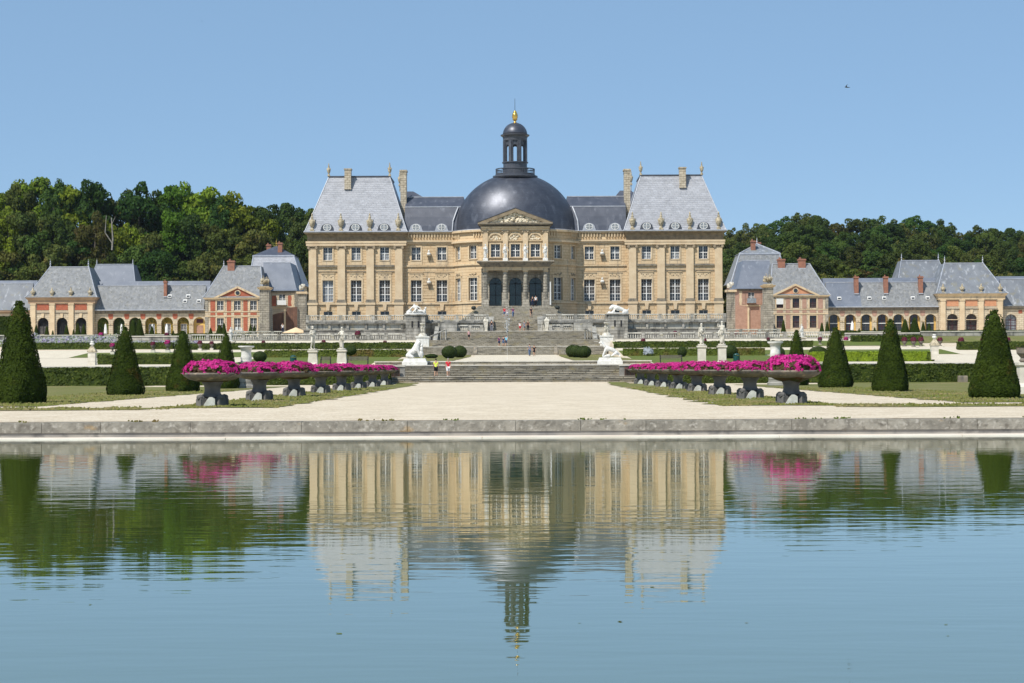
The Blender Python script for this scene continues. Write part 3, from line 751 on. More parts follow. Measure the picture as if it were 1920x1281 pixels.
    b = MB(); b.box(tx0 - .2, tx1 + .2, y0 + 3.72, y0 + 3.84, Ztop - .95, Ztop - .82); b.obj('lead_band', 'slate_light', rf)
    # hip flashings
    R = [ring(0, 25.36), ring(.05, 25.36 + H * .035), ring(.15, 25.36 + H * .135), ring(.5, 25.36 + H * .485), ring(1, Ztop)]
    for i in (0, 1):
        b = MB()
        for k in range(4): b.tube((R[k][i], R[k][2], R[k][4]), (R[k + 1][i], R[k + 1][2], R[k + 1][4]), .09, .09, 6)
        b.obj('hip_flashing', 'lead_trim', rf)
    MB().box(a0 - .12, a1 + .12, y0 - .14, y0 + .1, 25.30, 25.47).obj('gutter', 'lead_trim', rf)
    for k in wins: oculus(rf, u(k), y0 + .10, 25.40, 2.05, 'lead_dark')
    for k in (219, 272.5, 326.5, 380.3):
        b = MB(); urn(b, (u(k), y0 + .30, 25.75), 2.85, .98); b.obj('roof_urn', 'urn_stone', ch)
    for k, zz, h, yy in ((353, Ztop + .35, 2.1, 4.2), (237.5, Ztop + .35, 2.2, 4.2), (226, Ztop - .35, 2.4, D - 2.2), (339, Ztop - .2, 1.1, D - 2.6), (277, Ztop - .2, 1.1, D - 2.6)):
        b = MB(); urn(b, (u(k), y0 + yy, zz), h, .62 if h > 2 else .5); b.tube((u(k), y0 + yy, zz - 1.2), (u(k), y0 + yy, zz), .07); b.obj('roof_urn', 'urn_stone', ch)
    # chimneys
    b = MB(); c = u(316); b.box(c - .55, c + .55, y0 + 2.9, y0 + 4.6, zc(350), zc(314.5)); b.box(c - .66, c + .66, y0 + 2.8, y0 + 4.7, zc(314.5), zc(312.4)); b.box(c - .60, c + .60, y0 + 2.85, y0 + 4.65, zc(351.5), zc(349.5))
    part(b, 'chimney', 'chimney_stone')
    b = MB(); c = u(212); b.box(c - .52, c + .52, YC + 3.2, YC + 5.4, zc(410), zc(317.5)); b.box(c - .64, c + .64, YC + 3.1, YC + 5.5, zc(317.5), zc(314)); b.box(c - .58, c + .58, YC + 3.15, YC + 5.45, zc(322), zc(321))
    part(b, 'chimney', 'chimney_stone')
    # rear service pavilion roof showing behind
    c0, c1 = sorted((u(184), u(228)))
    b = MB(); b.stack([(c0 - .2, c1 + 3, YC + 14, YC + 28, zc(372)), (c0 + (2.0 if m > 0 else .0) + (1.2 if m < 0 else 0), c1 + (0 if m > 0 else -1.6), YC + 17, YC + 25, zc(341))])
    part(b, 'rear_roof', 'slate_dark')
pavilion(-1); pavilion(1)

# ---- wings between pavilions and drum
def wing(m):
    u = lambda v: m * v / 11.0
    Yw = YC + .7; mp = plane_map(Yw)
    X0, X1 = sorted((u(104), u(212)))
    b = MB(); holes = []
    for k in (138.5, 186.8):
        c = u(k); holes += [(c - .92, c + .92, LOW[0], LOW[1], 0), (c - .78, c + .78, UP[0], UP[1], 0), (c - .75, c + .75, BAS[0], BAS[1], 0)]
    facade(b, mp, X0, X1, 8.6, 25.3, holes); part(b, 'wall', 'limestone')
    b = MB(); b.box(X0, X1, Yw - .42, Yw + .1, 23.66, 23.92); b.box(X0, X1, Yw - .25, Yw + .1, 23.38, 23.66); part(b, 'lower_cornice', 'limestone_pale')
    b = MB(); b.box(X0, X1, Yw - .38, Yw + .2, 25.12, 25.38)
    for k in range(18):
        x = X0 + .5 + k * .5
        if abs(abs(x * 11) - 138.5) < 26 or abs(abs(x * 11) - 186.8) < 20: b.box(x - .1, x + .1, Yw - .26, Yw + .1, 24.4, 25.12)
    part(b, 'parapet', 'limestone_trim')
    b = MB(); b.box(X0, X1, Yw - .22, Yw + .1, 19.45, 19.68); b.box(X0, X1, Yw - .08, Yw + .1, 18.55, 18.66); part(b, 'string_course', 'limestone_trim')
    b = MB(); b.box(X0, X1, Yw - .2, Yw + .2, 13.0, 13.28); part(b, 'plinth_moulding', 'limestone_trim')
    for i, k in enumerate((138.5, 186.8)):
        c = u(k)
        wl = window(ch, mp, c - .92, c + .92, *LOW, blind=('curtain', .34, 1.0))
        wu = window(ch, mp, c - .78, c + .78, *UP, rows=2, blind=('pale_curtain', .48, .72))
        window(ch, mp, c - .75, c + .75, *BAS, rows=1, thin=False, bar=.05, main=.06)
        surround(wl, c, .92, *LOW, Yw, True); surround(wu, c, .78, *UP, Yw, False)
        s = MB(); relief_panel(s, mp, c, 1.5, 17.5, 18.2, i + 4 + m); part(s, 'carving', 'capital_stone')
        s = MB(); s.prism([(c - .22, 12.0), (c + .22, 12.0), (c + .34, 13.0), (c - .34, 13.0)], Yw - .30, Yw + .02); part(s, 'keystone', 'limestone_pale')
    c = u(162.6)
    b = MB()                                            # panel of horizontal grooves between the windows
    for k in range(8): b.box(c - 1.1, c + 1.1, Yw - .05, Yw + .02, 13.5 + k * .56, 13.95 + k * .56)
    part(b, 'rusticated_panel', 'limestone')
    for z in (16.3, 21.1):                              # marble busts on brackets
        b = MB(); y = Yw - .42
        b.ball((c, y, z + .95), (.17, .19, .24), 8, 6); b.tube((c, y, z + .55), (c, y, z + .8), .09); b.ball((c, y, z + .5), (.36, .24, .26), 8, 6)
        bu = part(b, 'bust', 'marble')
        b = MB(); b.stack([(c - .08, c + .08, Yw - .1, Yw, z - .8), (c - .2, c + .2, Yw - .5, Yw, z + .0), (c - .34, c + .34, Yw - .66, Yw, z + .14), (c - .34, c + .34, Yw - .66, Yw, z + .24)])
        part(b, 'bracket', 'capital_stone')
    # mansard roof
    b = MB(); e0, e1 = sorted((u(98), u(208)))
    za, zb, zt = 25.38, zc(386.5), zc(365)
    y = Yw - .45
    prof = [(y, za), (y + .22, za + 1.0), (y + .75, za + 2.6), (y + 1.5, zb), (y + 1.5, zb - .3), (Yw + 12, zb - .3), (Yw + 12, za)]
    b.xprism(prof, e0, e1); rf = part(b, 'roof', 'slate_dark')
    b = MB(); b.xprism([(y + 1.9, zb - .05), (y + 4.5, zt), (Yw + 9, zt), (Yw + 11.5, zb - .05)], e0 + 0, e1); b.obj('upper_roof', 'slate_dark', rf)
    b = MB(); b.box(e0, e1, y + 1.42, y + 1.75, zb - .02, zb + .13); b.box(e0, e1, y + 4.4, y + 4.7, zt, zt + .14); b.box(e0, e1, y - .12, y + .12, 25.37, 25.52)
    b.obj('lead_band', 'lead_trim', rf)
    for k in (138.5, 186.8): oculus(rf, u(k), y - .05, 25.42, 2.0, 'lead_trim')
wing(-1); wing(1)

# ---- oval drum
YD = YC + 2.5; A = 118 / 11.0; B = 8.0
def ell(a, b_):
    n = 400; L = [0.0]; pts = [(a * math.sin(t), -b_ * math.cos(t)) for t in [-.5 * pi + pi * i / n for i in range(n + 1)]]
    for p, q in zip(pts, pts[1:]): L.append(L[-1] + math.hypot(p[0] - q[0], p[1] - q[1]))
    return pts, L
EP, EL = ell(A, B); HALF = EL[-1] / 2
def drum_map(s, z, d):
    """s = arc length from the middle of the oval front"""
    t = min(max((s + HALF) / EL[-1], 0), 1); tgt = t * EL[-1]
    lo, hi = 0, len(EL) - 1
    while hi - lo > 1:
        m = (lo + hi) // 2
        if EL[m] <= tgt: lo = m
        else: hi = m
    f = (tgt - EL[lo]) / max(1e-9, EL[hi] - EL[lo])
    x = EP[lo][0] + (EP[hi][0] - EP[lo][0]) * f; y = EP[lo][1] + (EP[hi][1] - EP[lo][1]) * f
    nx, ny = x / A ** 2, y / B ** 2; q = math.hypot(nx, ny)
    return (x - nx / q * d, YD + y - ny / q * d, z)
def arc_of(x):
    for i in range(len(EP) - 1):
        if EP[i][0] <= x <= EP[i + 1][0]: return EL[i] - HALF + (EL[i + 1] - EL[i]) * (x - EP[i][0]) / (EP[i + 1][0] - EP[i][0])
sW = [arc_of(k / 11.2) for k in (-109.5, -80.3, 80.3, 109.5)]
b = MB(); holes = []
for c in sW: holes += [(c - .9, c + .9, LOW[0] + .05, LOW[1] + .2, 0), (c - .76, c + .76, UP[0], UP[1], 0)]
facade(b, drum_map, -HALF, HALF, 8.6, 25.3, holes, xs_extra=[-HALF + 2 * HALF * i / 40 for i in range(41)])
part(b, 'drum_wall', 'limestone')
for c in sW:
    for hw, z0, z1, rw in ((.9, LOW[0] + .05, LOW[1] + .2, 3), (.76, *UP, 2)):
        w = window(ch, drum_map, c - hw, c + hw, z0, z1, rows=rw); s = MB()
        bm_box(s, drum_map, c - hw - .24, c - hw, -.09, .02, z0 - .1, z1 + .22); bm_box(s, drum_map, c + hw, c + hw + .24, -.09, .02, z0 - .1, z1 + .22)
        bm_box(s, drum_map, c - hw, c + hw, -.09, .02, z1, z1 + .22); bm_box(s, drum_map, c - hw - .05, c + hw + .05, -.16, .3, z0 - .14, z0)
        if rw == 3: bm_box(s, drum_map, c - 1.2, c + 1.2, -.17, .02, z1 + .225, z1 + .36)
        s.obj('surround', 'limestone_trim', w)
    s = MB(); relief_panel(s, drum_map, c, 1.2, 17.6, 18.2, int(c * 3)); part(s, 'carving', 'capital_stone')
def drum_band(name, mat, z0, z1, pr):
    b = MB(); bm_box(b, drum_map, -HALF, HALF, -pr, .05, z0, z1, 40); part(b, name, mat)
drum_band('lower_cornice', 'limestone_pale', 23.30, 23.62, .55); drum_band('parapet', 'limestone_trim', 25.05, 25.38, .5)
drum_band('string_course', 'limestone_trim', 19.45, 19.7, .25); drum_band('plinth_moulding', 'limestone_trim', 13.0, 13.3, .22)
for g0 in (-24, -12, 12, 24):
    b = MB(); bm_box(b, drum_map, (g0 - 3) * .5, (g0 + 3) * .5, -.10, .05, 24.95, 25.05, 4)
    for k in range(g0 - 3, g0 + 3): bm_box(b, drum_map, k * .5 + .15, k * .5 + .35, -.22, .05, 24.3, 25.05)
    part(b, 'bracket_row', 'limestone_trim')
# dome
zd0 = 25.38; hD = zc(328.5) - zd0; aD = 115.3 / 11.0
b = MB(); prof = []
for i in range(25):
    t = i / 24 * .5 * pi * .80; prof.append((math.cos(t), math.sin(t)))
hz = hD / prof[-1][1]; n = 72
base = len(b.v)
for c_, s_ in prof:
    for i in range(n):
        a = 2 * pi * i / n; b.v.append((aD * c_ * math.cos(a), YD + (B - .25 + .0) * c_ * math.sin(a) * (1.0 if math.sin(a) < 0 else 1.1), zd0 + hz * s_))
for k in range(24):
    for i in range(n):
        j = (i + 1) % n; b.f.append((k * n + i, k * n + j, k * n + n + j, k * n + n + i))
b.f.append(tuple(24 * n + i for i in range(n)))
dm = part(b, 'dome', 'dome_slate', True)
b = MB(); pr = [(1.02, -.02), (1.02, .16), (.995, .2)]
b.lathe([(aD * r, z) for r, z in pr], (0, YD, zd0), 72, 1, (B - .2) / aD); b.obj('gutter', 'lead_trim', dm)
# curved lead strips where the wing roofs meet the dome
for m in (-1, 1):
    b = MB(); P = [(m * (118.5 - 0) / 11, YC + .1, 25.4), (m * 117 / 11, YC + .5, 27.2), (m * 112 / 11, YC + 1.0, 28.6), (m * 107.5 / 11, YC + 1.6, zc(386.5))]
    for p, q in zip(P, P[1:]): b.tube(p, q, .12, .12, 6)
    b.obj('lead_strip', 'lead_trim', dm)
zl = zc(328.5)
yl = YD
b = MB(); b.lathe([(3.72, -.35), (3.85, -.15), (3.85, .05), (3.45, .12), (3.45, .25)], (0, yl, zl), 40); b.obj('lantern_base', 'lead_dark', dm)
b = MB(); b.lathe([(3.30, 0), (3.30, .12)], (0, yl, zl + .2), 40); rb = b.obj('gallery', 'lead_dark', dm)
b = MB()
for i in range(64):
    a = 2 * pi * i / 64; b.tube((3.32 * math.cos(a), yl + 3.32 * math.sin(a), zl + .28), (3.32 * math.cos(a), yl + 3.32 * math.sin(a), zl + 1.2), .05, .05, 4)
for r0, z0 in ((3.38, 1.15), (3.38, .3)):
    n0 = len(b.v)
    for rr, zz in ((r0, z0), (r0, z0 + .14), (r0 - .16, z0 + .14), (r0 - .16, z0)):
        for i in range(40): a = 2 * pi * i / 40; b.v.append((rr * math.cos(a), yl + rr * math.sin(a), zl + zz))
    for k in range(4):
        for i in range(40):
            j = (i + 1) % 40; k2 = (k + 1) % 4; b.f.append((n0 + k * 40 + i, n0 + k * 40 + j, n0 + k2 * 40 + j, n0 + k2 * 40 + i))
b.obj('railing', 'lead_dark', dm)
# lantern: base drum, eight piers with arches, entablature, cupola, gilded finial
lt = MB(); lt.lathe([(2.15, 0), (2.15, .9), (2.28, 1.0), (2.28, 1.15), (2.05, 1.2), (2.05, 1.95), (2.25, 2.0), (2.25, 2.15)], (0, yl, zl + .3), 32)
lan = lt.obj('lantern', 'lead_dark', dm); z1 = zl + 2.45
b = MB(); zarch = 2.55; hh = 3.65
for i in range(8):
    a = 2 * pi * (i + .5) / 8
    ca, sa = math.cos(a), math.sin(a)
    w = .36
    for r0, r1, ww in ((1.62, 2.0, w), (1.95, 2.18, w * .55)):
        n0 = len(b.v)
        for z in (z1, z1 + hh):
            for rr, tt in ((r0, -ww), (r1, -ww), (r1, ww), (r0, ww)): b.v.append((rr * ca - tt * sa, yl + rr * sa + tt * ca, z))
        b.f += [tuple(n0 + q for q in f) for f in ((0, 3, 2, 1), (4, 5, 6, 7), (0, 1, 5, 4), (1, 2, 6, 5), (2, 3, 7, 6), (3, 0, 4, 7))]
    # arch head between this pier and the next
    a2 = 2 * pi * (i + 1) / 8; R_ = 1.82; hwid = R_ * math.sin(pi / 8) - w * .9; rad = R_ * math.cos(pi / 8)
    c2, s2 = math.cos(a2), math.sin(a2)
    def pt(t, z, r=rad): return (r * c2 - t * s2, yl + r * s2 + t * c2, z)
    P = [(hwid * math.cos(pi * k / 8), z1 + zarch + hwid * math.sin(pi * k / 8)) for k in range(9)]
    for p, q in zip(P, P[1:]):
        b.quad(pt(p[0], p[1], rad + .1), pt(q[0], q[1], rad + .1), pt(q[0], z1 + hh, rad + .1), pt(p[0], z1 + hh, rad + .1))
        b.quad(pt(p[0], p[1], rad - .15), pt(q[0], q[1], rad - .15), pt(q[0], z1 + hh, rad - .15), pt(p[0], z1 + hh, rad - .15))
        b.quad(pt(p[0], p[1], rad - .15), pt(q[0], q[1], rad - .15), pt(q[0], q[1], rad + .1), pt(p[0], p[1], rad + .1))
b.obj('arcade', 'lead_dark', lan)
z2 = z1 + hh
b = MB(); b.lathe([(2.05, 0), (2.1, .5), (2.2, .75), (2.45, .85), (2.5, 1.02), (2.2, 1.1)], (0, yl, z2), 32); b.obj('entablature', 'lead_dark', lan)
b = MB(); b.lathe([(2.12 * math.cos(t), 2.1 * math.sin(t)) for t in [i * .5 * pi / 10 for i in range(11)]], (0, yl, z2 + 1.05), 32); b.obj('cupola', 'dome_slate', lan, True)
zf = z2 + 3.1
b = MB(); b.lathe([(.42, 0), (.22, .15), (.17, .3), (.34, .5), (.44, .62), (.40, .72), (.48, .95), (.50, 1.25), (.42, 1.6), (.27, 1.85), (.30, 1.95), (.10, 2.1), (.04, 2.2)], (0, yl, zf), 16); b.obj('gilded_finial', 'gilding', lan, True)
b = MB(); b.tube((0, yl, zf + 2.2), (0, yl, zf + 4.2), .045, .03, 6); b.obj('lightning_rod', 'wrought', lan)

# ---- frontispiece and portico
YP = YC - 6.6; sP = 3600 / YP
def zp(y): return CZ + (HY - y) / sP
mp = plane_map(YP); PW = 61.8 / sP
b = MB(); holes = []; cols = [-37.4, 0, 37.4]
for k in cols: c = k / sP; holes.append((c - .78, c + .78, zp(482), zp(457.5), 0))
facade(b, mp, -PW, PW, zp(504), zp(430), holes)
for x in (-PW, PW): b.quad((x, YP, zp(504)), (x, YP, zp(430)), (x, YP + 3, zp(430)), (x, YP + 3, zp(504)))
b.quad((-PW, YP, zp(430)), (PW, YP, zp(430)), (PW, YP + 3, zp(430)), (-PW, YP + 3, zp(430)))
part(b, 'frontispiece_wall', 'limestone')
for k in cols:
    c = k / sP; w = window(ch, mp, c - .78, c + .78, zp(482), zp(457.5), rows=2)
    s = MB(); s.box(c - 1.02, c - .78, YP - .1, YP + .02, zp(484), zp(455.5)); s.box(c + .78, c + 1.02, YP - .1, YP + .02, zp(484), zp(455.5)); s.box(c - .78, c + .78, YP - .1, YP + .02, zp(457.5), zp(455.5)); s.box(c - 1.1, c + 1.1, YP - .2, YP + .2, zp(483.7), zp(482)); s.box(c - 1.25, c + 1.25, YP - .2, YP + .02, zp(452.2), zp(451))
    # relief lunette with arch ring
    for i in range(12):
        a0, a1 = pi * i / 12, pi * (i + 1) / 12
        for r0, r1, pr in ((1.05, 1.32, .18),):
            n0 = len(s.v)
            for a in (a0, a1):
                for rr in (r0, r1):
                    for yy in (YP - pr, YP + .02): s.v.append((c + rr * math.cos(a), yy, zp(450.5) + rr * math.sin(a)))
            s.f += [tuple(n0 + q for q in f) for f in ((0, 2, 6, 4), (1, 5, 7, 3), (0, 4, 5, 1), (2, 3, 7, 6))]
    s.obj('surround', 'limestone_trim', w)
    s = MB(); rr = random.Random(int(k + 50))
    for i in range(16):
        a = rr.uniform(.15, pi - .15); q = rr.uniform(.1, .85); s.ball((c + q * math.cos(a), YP - .03, zp(450) + q * math.sin(a)), (rr.uniform(.1, .22), .13, rr.uniform(.08, .2)), 6, 4)
    part(s, 'relief', 'relief_stone')
for k in (-56.3, -18.8, 18.8, 56.3):
    c = k / sP; b = MB(); b.box(c - .42, c + .42, YP - .32, YP + .05, zp(491), zp(436.5)); p = part(b, 'pilaster', 'limestone_pale')
    q = MB(); q.box(c - .52, c + .52, YP - .42, YP + .05, zp(433.5), zp(432.4))
    for s_ in (-1, 1): q.ball((c + s_ * .45, YP - .36, zp(435.2)), (.17, .16, .17), 8, 6)
    q.box(c - .46, c + .46, YP - .36, YP + .05, zp(436.6), zp(434)); q.obj('capital', 'capital_stone', p)
b = MB(); b.box(-PW - .1, PW + .1, YP - .34, YP + 3, zp(432.3), zp(428.3)); b.box(-PW - .25, PW + .25, YP - .5, YP + 3, zp(428.3), zp(425)); part(b, 'entablature', 'limestone_trim')
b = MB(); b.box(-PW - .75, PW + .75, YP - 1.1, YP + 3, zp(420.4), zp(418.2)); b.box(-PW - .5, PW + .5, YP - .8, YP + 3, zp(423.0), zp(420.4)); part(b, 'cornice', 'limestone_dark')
# pediment
xe, za, zb = PW + .75, zp(418.2), zp(391.5)
b = MB(); b.prism([(-xe + .5, za), (xe - .5, za), (0, zb - .45)], YP - .25, YP + 6); pd = part(b, 'pediment', 'limestone_pale')
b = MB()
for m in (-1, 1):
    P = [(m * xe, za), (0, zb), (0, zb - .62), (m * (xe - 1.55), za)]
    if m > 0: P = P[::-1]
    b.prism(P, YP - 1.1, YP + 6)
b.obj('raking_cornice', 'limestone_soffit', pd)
b = MB()
for m in (-1, 1):
    P = [(m * (xe + .05), za + .02), (0, zb + .02), (0, zb + .12), (m * (xe + .05), za + .12)]
    if m > 0: P = P[::-1]
    b.prism(P, YP - 1.15, YP + 6.5)
b.obj('roof_cover', 'lead_dark', pd)
rr = random.Random(5); s = MB()
for i in range(190):
    x = rr.uniform(-4.1, 4.1); lim = (1 - abs(x) / (xe - .7)) * (zb - za) - .5
    if lim < .12: continue
    z = za + .1 + rr.random() ** 1.3 * lim; w = rr.uniform(.18, .36)
    s.ball((x, YP - .35 - rr.uniform(0, .3), z), (w, .28, rr.uniform(.13, .3)), 7, 5, .3, i)
s.ball((-.15, YP - .5, zb - .85), (.3, .3, .34), 8, 6)
s.obj('relief', 'relief_stone', pd)
# portico: arched back wall, banded columns, heavy entablature
YQ = YP - 2.3; YK = YP - .35
mpk = plane_map(YK); b = MB()
holes = [(c / sP - 1.04, c / sP + 1.04, zp(574.5), zp(520.5), 1) for c in cols]
facade(b, mpk, -PW - .2, PW + .2, 12.2, zp(503), holes, depth=.9)
for x in (-PW - .2, PW + .2): b.quad((x, YK, 12.2), (x, YK, zp(503)), (x, YK + 3, zp(503)), (x, YK + 3, 12.2))
part(b, 'portico_wall', 'grey_stone')
for c_ in cols:
    c = c_ / sP
    window(ch, mpk, c - 1.04, c + 1.04, zp(574.5), zp(520.5), depth=.85, rows=2, thin=False, pane='door_glass', paint='interior_dark', arch=True, name='glass_door', bar=.1, main=.08)
    for s_, nm in ((-1, 'imp'), (1, 'imp')):
        q = MB(); q.box(c + s_ * 1.04 - (.12 if s_ < 0 else 0), c + s_ * 1.04 + (0 if s_ < 0 else .12), YK - .12, YK + .02, zp(534), zp(531.5)); part(q, 'impost', 'limestone_trim')
    q = MB(); q.prism([(c - .16, zp(521)), (c + .16, zp(521)), (c + .28, zp(511)), (c - .28, zp(511))], YK - .3, YK + .02); part(q, 'keystone', 'limestone_dark')
for k in (-56.2, -19, 19, 56.2):
    c = k / sP; y = YQ + .55
    prof = []; z0, z1_ = zp(561.5), zp(510)
    nb = 9
    for i in range(nb):
        a = z0 + (z1_ - z0) * i / nb; e = z0 + (z1_ - z0) * (i + 1) / nb; t = 1 - .10 * i / nb
        prof += [(.34 * t, a - z0), (.34 * t, a - z0 + .06), (.42 * t, a - z0 + .07), (.42 * t, e - z0 - .01)]
    b = MB(); b.lathe(prof, (c, y, z0), 18); cl = part(b, 'column', 'grey_stone')
    q = MB(); q.box(c - .46, c + .46, y - .46, y + .46, zp(510), zp(508)); q.lathe([(.38, 0), (.46, .12)], (c, y, zp(510) - .14), 16); q.obj('capital', 'limestone_trim', cl)
    q = MB(); q.stack([(c - .62, c + .62, y - .62, YK + .02, 12.2), (c - .62, c + .62, y - .62, YK + .02, zp(573)), (c - .56, c + .56, y - .55, YK + .02, zp(566)), (c - .46, c + .46, y - .46, YK + .02, zp(561.5))]); q.obj('pedestal', 'grey_stone', cl)
xq = 60.5 / sP
b = MB(); b.box(-xq, xq, YQ + .05, YK - .02, zp(508), zp(503.5)); b.box(-xq - .1, xq + .1, YQ - .05, YK - .02, zp(503.5), zp(502)); part(b, 'portico_frieze', 'limestone_trim')
b = MB(); b.stack([(-xq - .15, xq + .15, YQ - .15, YK, zp(502)), (-xq - .45, xq + .45, YQ - .45, YK, zp(498.5)), (-xq - .7, xq + .7, YQ - .75, YK, zp(495)), (-xq - 1.0, xq + 1.0, YQ - 1.0, YK, zp(493.3)), (-xq - 1.0, xq + 1.0, YQ - 1.0, YK + .3, zp(491.6))]); part(b, 'portico_cornice', 'limestone_dark')
b = MB(); b.box(-xq - 1.02, xq + 1.02, YQ - 1.02, YQ + .8, zp(491.6) + .002, zp(490.9)); part(b, 'balcony_slab', 'edge_stone')
# round oculi wells by the steps handled with the staircase; white post by the right column
b = MB(); b.tube((65 / sP, YQ - .3, zp(573)), (65 / sP, YQ - .3, zp(530)), .13, .1, 8); part(b, 'lamp_post', 'white_paint')
# ---------------------------------------------------------------- figures grown over joint skeletons
def human(kind='stand', seed=0):
    """joints of a 1.75 m figure facing -Y: (x,y,z,rx,ry)"""
    r = random.Random(seed); J = dict(
        pelvis=(0, 0, .96, .15, .11), waist=(0, 0, 1.10, .125, .095), chest=(0, 0, 1.30, .16, .115), neck=(0, .005, 1.46, .062, .06), jaw=(0, -.012, 1.56, .064, .075), crown=(0, 0, 1.68, .078, .092),
        nose=(0, -.088, 1.60, .016, .02))
    E = [('pelvis', 'waist'), ('waist', 'chest'), ('chest', 'neck'), ('neck', 'jaw'), ('jaw', 'crown')]
    st = dict(stand=(.03, -.03), walk=(.24, -.2), step=(.14, -.1))[kind if kind in ('stand', 'walk', 'step') else 'stand']
    for s, nm in ((-1, 'l'), (1, 'r')):
        k = st[0] if s < 0 else st[1]
        J['hip' + nm] = (s * .09, 0, .90, .098, .1); J['knee' + nm] = (s * .10, -k * .55 - .03, .49, .062, .066); J['ankle' + nm] = (s * .105, -k + .03, .09, .04, .045); J['toe' + nm] = (s * .12, -k - .13, .035, .042, .03)
        J['sho' + nm] = (s * .175, 0, 1.40, .062, .06); J['elb' + nm] = (s * .235, .03 + k * .25, 1.13, .044, .044); J['wri' + nm] = (s * .25, -.06 + k * .45, .91, .029, .029); J['palm' + nm] = (s * .25, -.09 + k * .5, .83, .022, .038)
        E += [('pelvis', 'hip' + nm), ('hip' + nm, 'knee' + nm), ('knee' + nm, 'ankle' + nm), ('ankle' + nm, 'toe' + nm), ('chest', 'sho' + nm), ('sho' + nm, 'elb' + nm), ('elb' + nm, 'wri' + nm), ('wri' + nm, 'palm' + nm)]
    del J['nose']
    return J, E
def fingers(b, J, sc=1.0):
    for nm in ('l', 'r'):
        p = Vector(J['palm' + nm][:3]); w = Vector(J['wri' + nm][:3]); d = (p - w).normalized()
        for i, (o, L) in enumerate(((-.024, .062), (-.008, .072), (.008, .068), (.024, .052))):
            a = p + Vector((0, o, 0)) + d * .01; m = a + d * L * .6; b.tube(a, m, .009, .008, 5); b.tube(m, m + (d + Vector((0, -.4, 0))).normalized() * L * .5, .008, .006, 5)
        a = (p + w) / 2 + Vector((0, -.025, 0)); b.tube(a, a + (d + Vector((0, -.9, 0))).normalized() * .055, .011, .008, 5)
def face(b, J):
    c = Vector(J['jaw'][:3]) * .45 + Vector(J['crown'][:3]) * .55; c = c + Vector((0, -.088, 0))
    b.ball(c + Vector((0, -.012, -.02)), (.014, .022, .026), 6, 4)
    for s in (-1, 1): b.ball(c + Vector((s * .032, .008, .006)), (.014, .012, .01), 6, 4); b.ball(Vector(J['crown'][:3]) + Vector((s * .082, .0, -.07)), (.012, .022, .032), 6, 4)
def inflate(J, keys, k, add=0.0):
    return {q: (*J[q][:3], J[q][3] * k + add, J[q][4] * k + add) for q in keys}
def person(loc, label, rz=0, kind='stand', shirt='red', lower='white', legs='shorts', hair='brown', h=1.75, seed=0, group='visitors on the steps', shoes='white', arms=None, dress=False, mirror=False):
    J, E = human(kind, seed)
    if arms:
        for q, v in arms.items(): J[q] = (*v, J[q][3], J[q][4])
    t = empty('person', loc, label, 'person', group, rz); t.scale = (h / 1.75,) * 3
    b = skin(J, E, 'pelvis'); fingers(b, J); face(b, J)
    me = b.mesh('body', 'skin_tone', True); link(me, 'body', t)
    up = ['pelvis', 'waist', 'chest', 'shol', 'shor']; Js = inflate(J, up, 1.12, .012)
    for nm in ('l', 'r'):
        e, s = J['elb' + nm], J['sho' + nm]; f = .62
        Js['mid' + nm] = tuple(s[i] * (1 - f) + e[i] * f for i in range(3)) + (.062, .062)
    Js['hem'] = (J['pelvis'][0], J['pelvis'][1], J['pelvis'][2] - .07, .165, .125)
    c = skin(Js, [('hem', 'pelvis'), ('pelvis', 'waist'), ('waist', 'chest'), ('chest', 'shol'), ('chest', 'shor'), ('shol', 'midl'), ('shor', 'midr')], 'waist')
    link(c.mesh('top', 'cloth_%s_dye' % shirt, True), 'dress' if dress else 'shirt', t)
    Jt = inflate(J, ['pelvis', 'hipl', 'hipr'], 1.12, .012); ed = [('pelvis', 'hipl'), ('pelvis', 'hipr')]
    for nm in ('l', 'r'):
        hp, kn, an = J['hip' + nm], J['knee' + nm], J['ankle' + nm]
        Jt['k' + nm] = (*kn[:3], .092, .095) if legs != 'trousers' else (*kn[:3], .082, .085); ed.append(('hip' + nm, 'k' + nm))
        if legs == 'trousers': Jt['a' + nm] = (*an[:3], .062, .066); ed.append(('k' + nm, 'a' + nm))
    if legs == 'skirt':
        Jt = {'a': (0, 0, 1.0, .16, .12), 'b': (0, 0, .78, .21, .17), 'c': (0, -.02, .56, .24, .2)}; ed = [('a', 'b'), ('b', 'c')]
        c = skin(Jt, ed, 'a')
    else: c = skin(Jt, ed, 'pelvis')
    link(c.mesh('lower', 'cloth_%s_dye' % lower, True), {'shorts': 'shorts', 'trousers': 'trousers', 'skirt': 'skirt'}[legs], t)
    hc = Vector(J['crown'][:3]); q = MB(); q.ball(hc + Vector((0, .018, .012)), (.092, .10, .088), 10, 7, .08, seed)
    if hair == 'long': q.ball(hc + Vector((0, .06, -.10)), (.075, .05, .14), 8, 6)
    link(q.mesh('hair', 'hair_grey' if hair == 'grey' else 'hair_brown', True), 'hair', t)
    q = MB()
    for nm in ('l', 'r'):
        a, to = J['ankle' + nm], J['toe' + nm]
        s = MB(); s.ball(((a[0] + to[0]) / 2, (a[1] + to[1]) / 2 - .01, .045), (.052, .14, .045), 8, 5); link(s.mesh('shoe', 'cloth_%s_dye' % shoes, True), 'shoe', t)
    return t
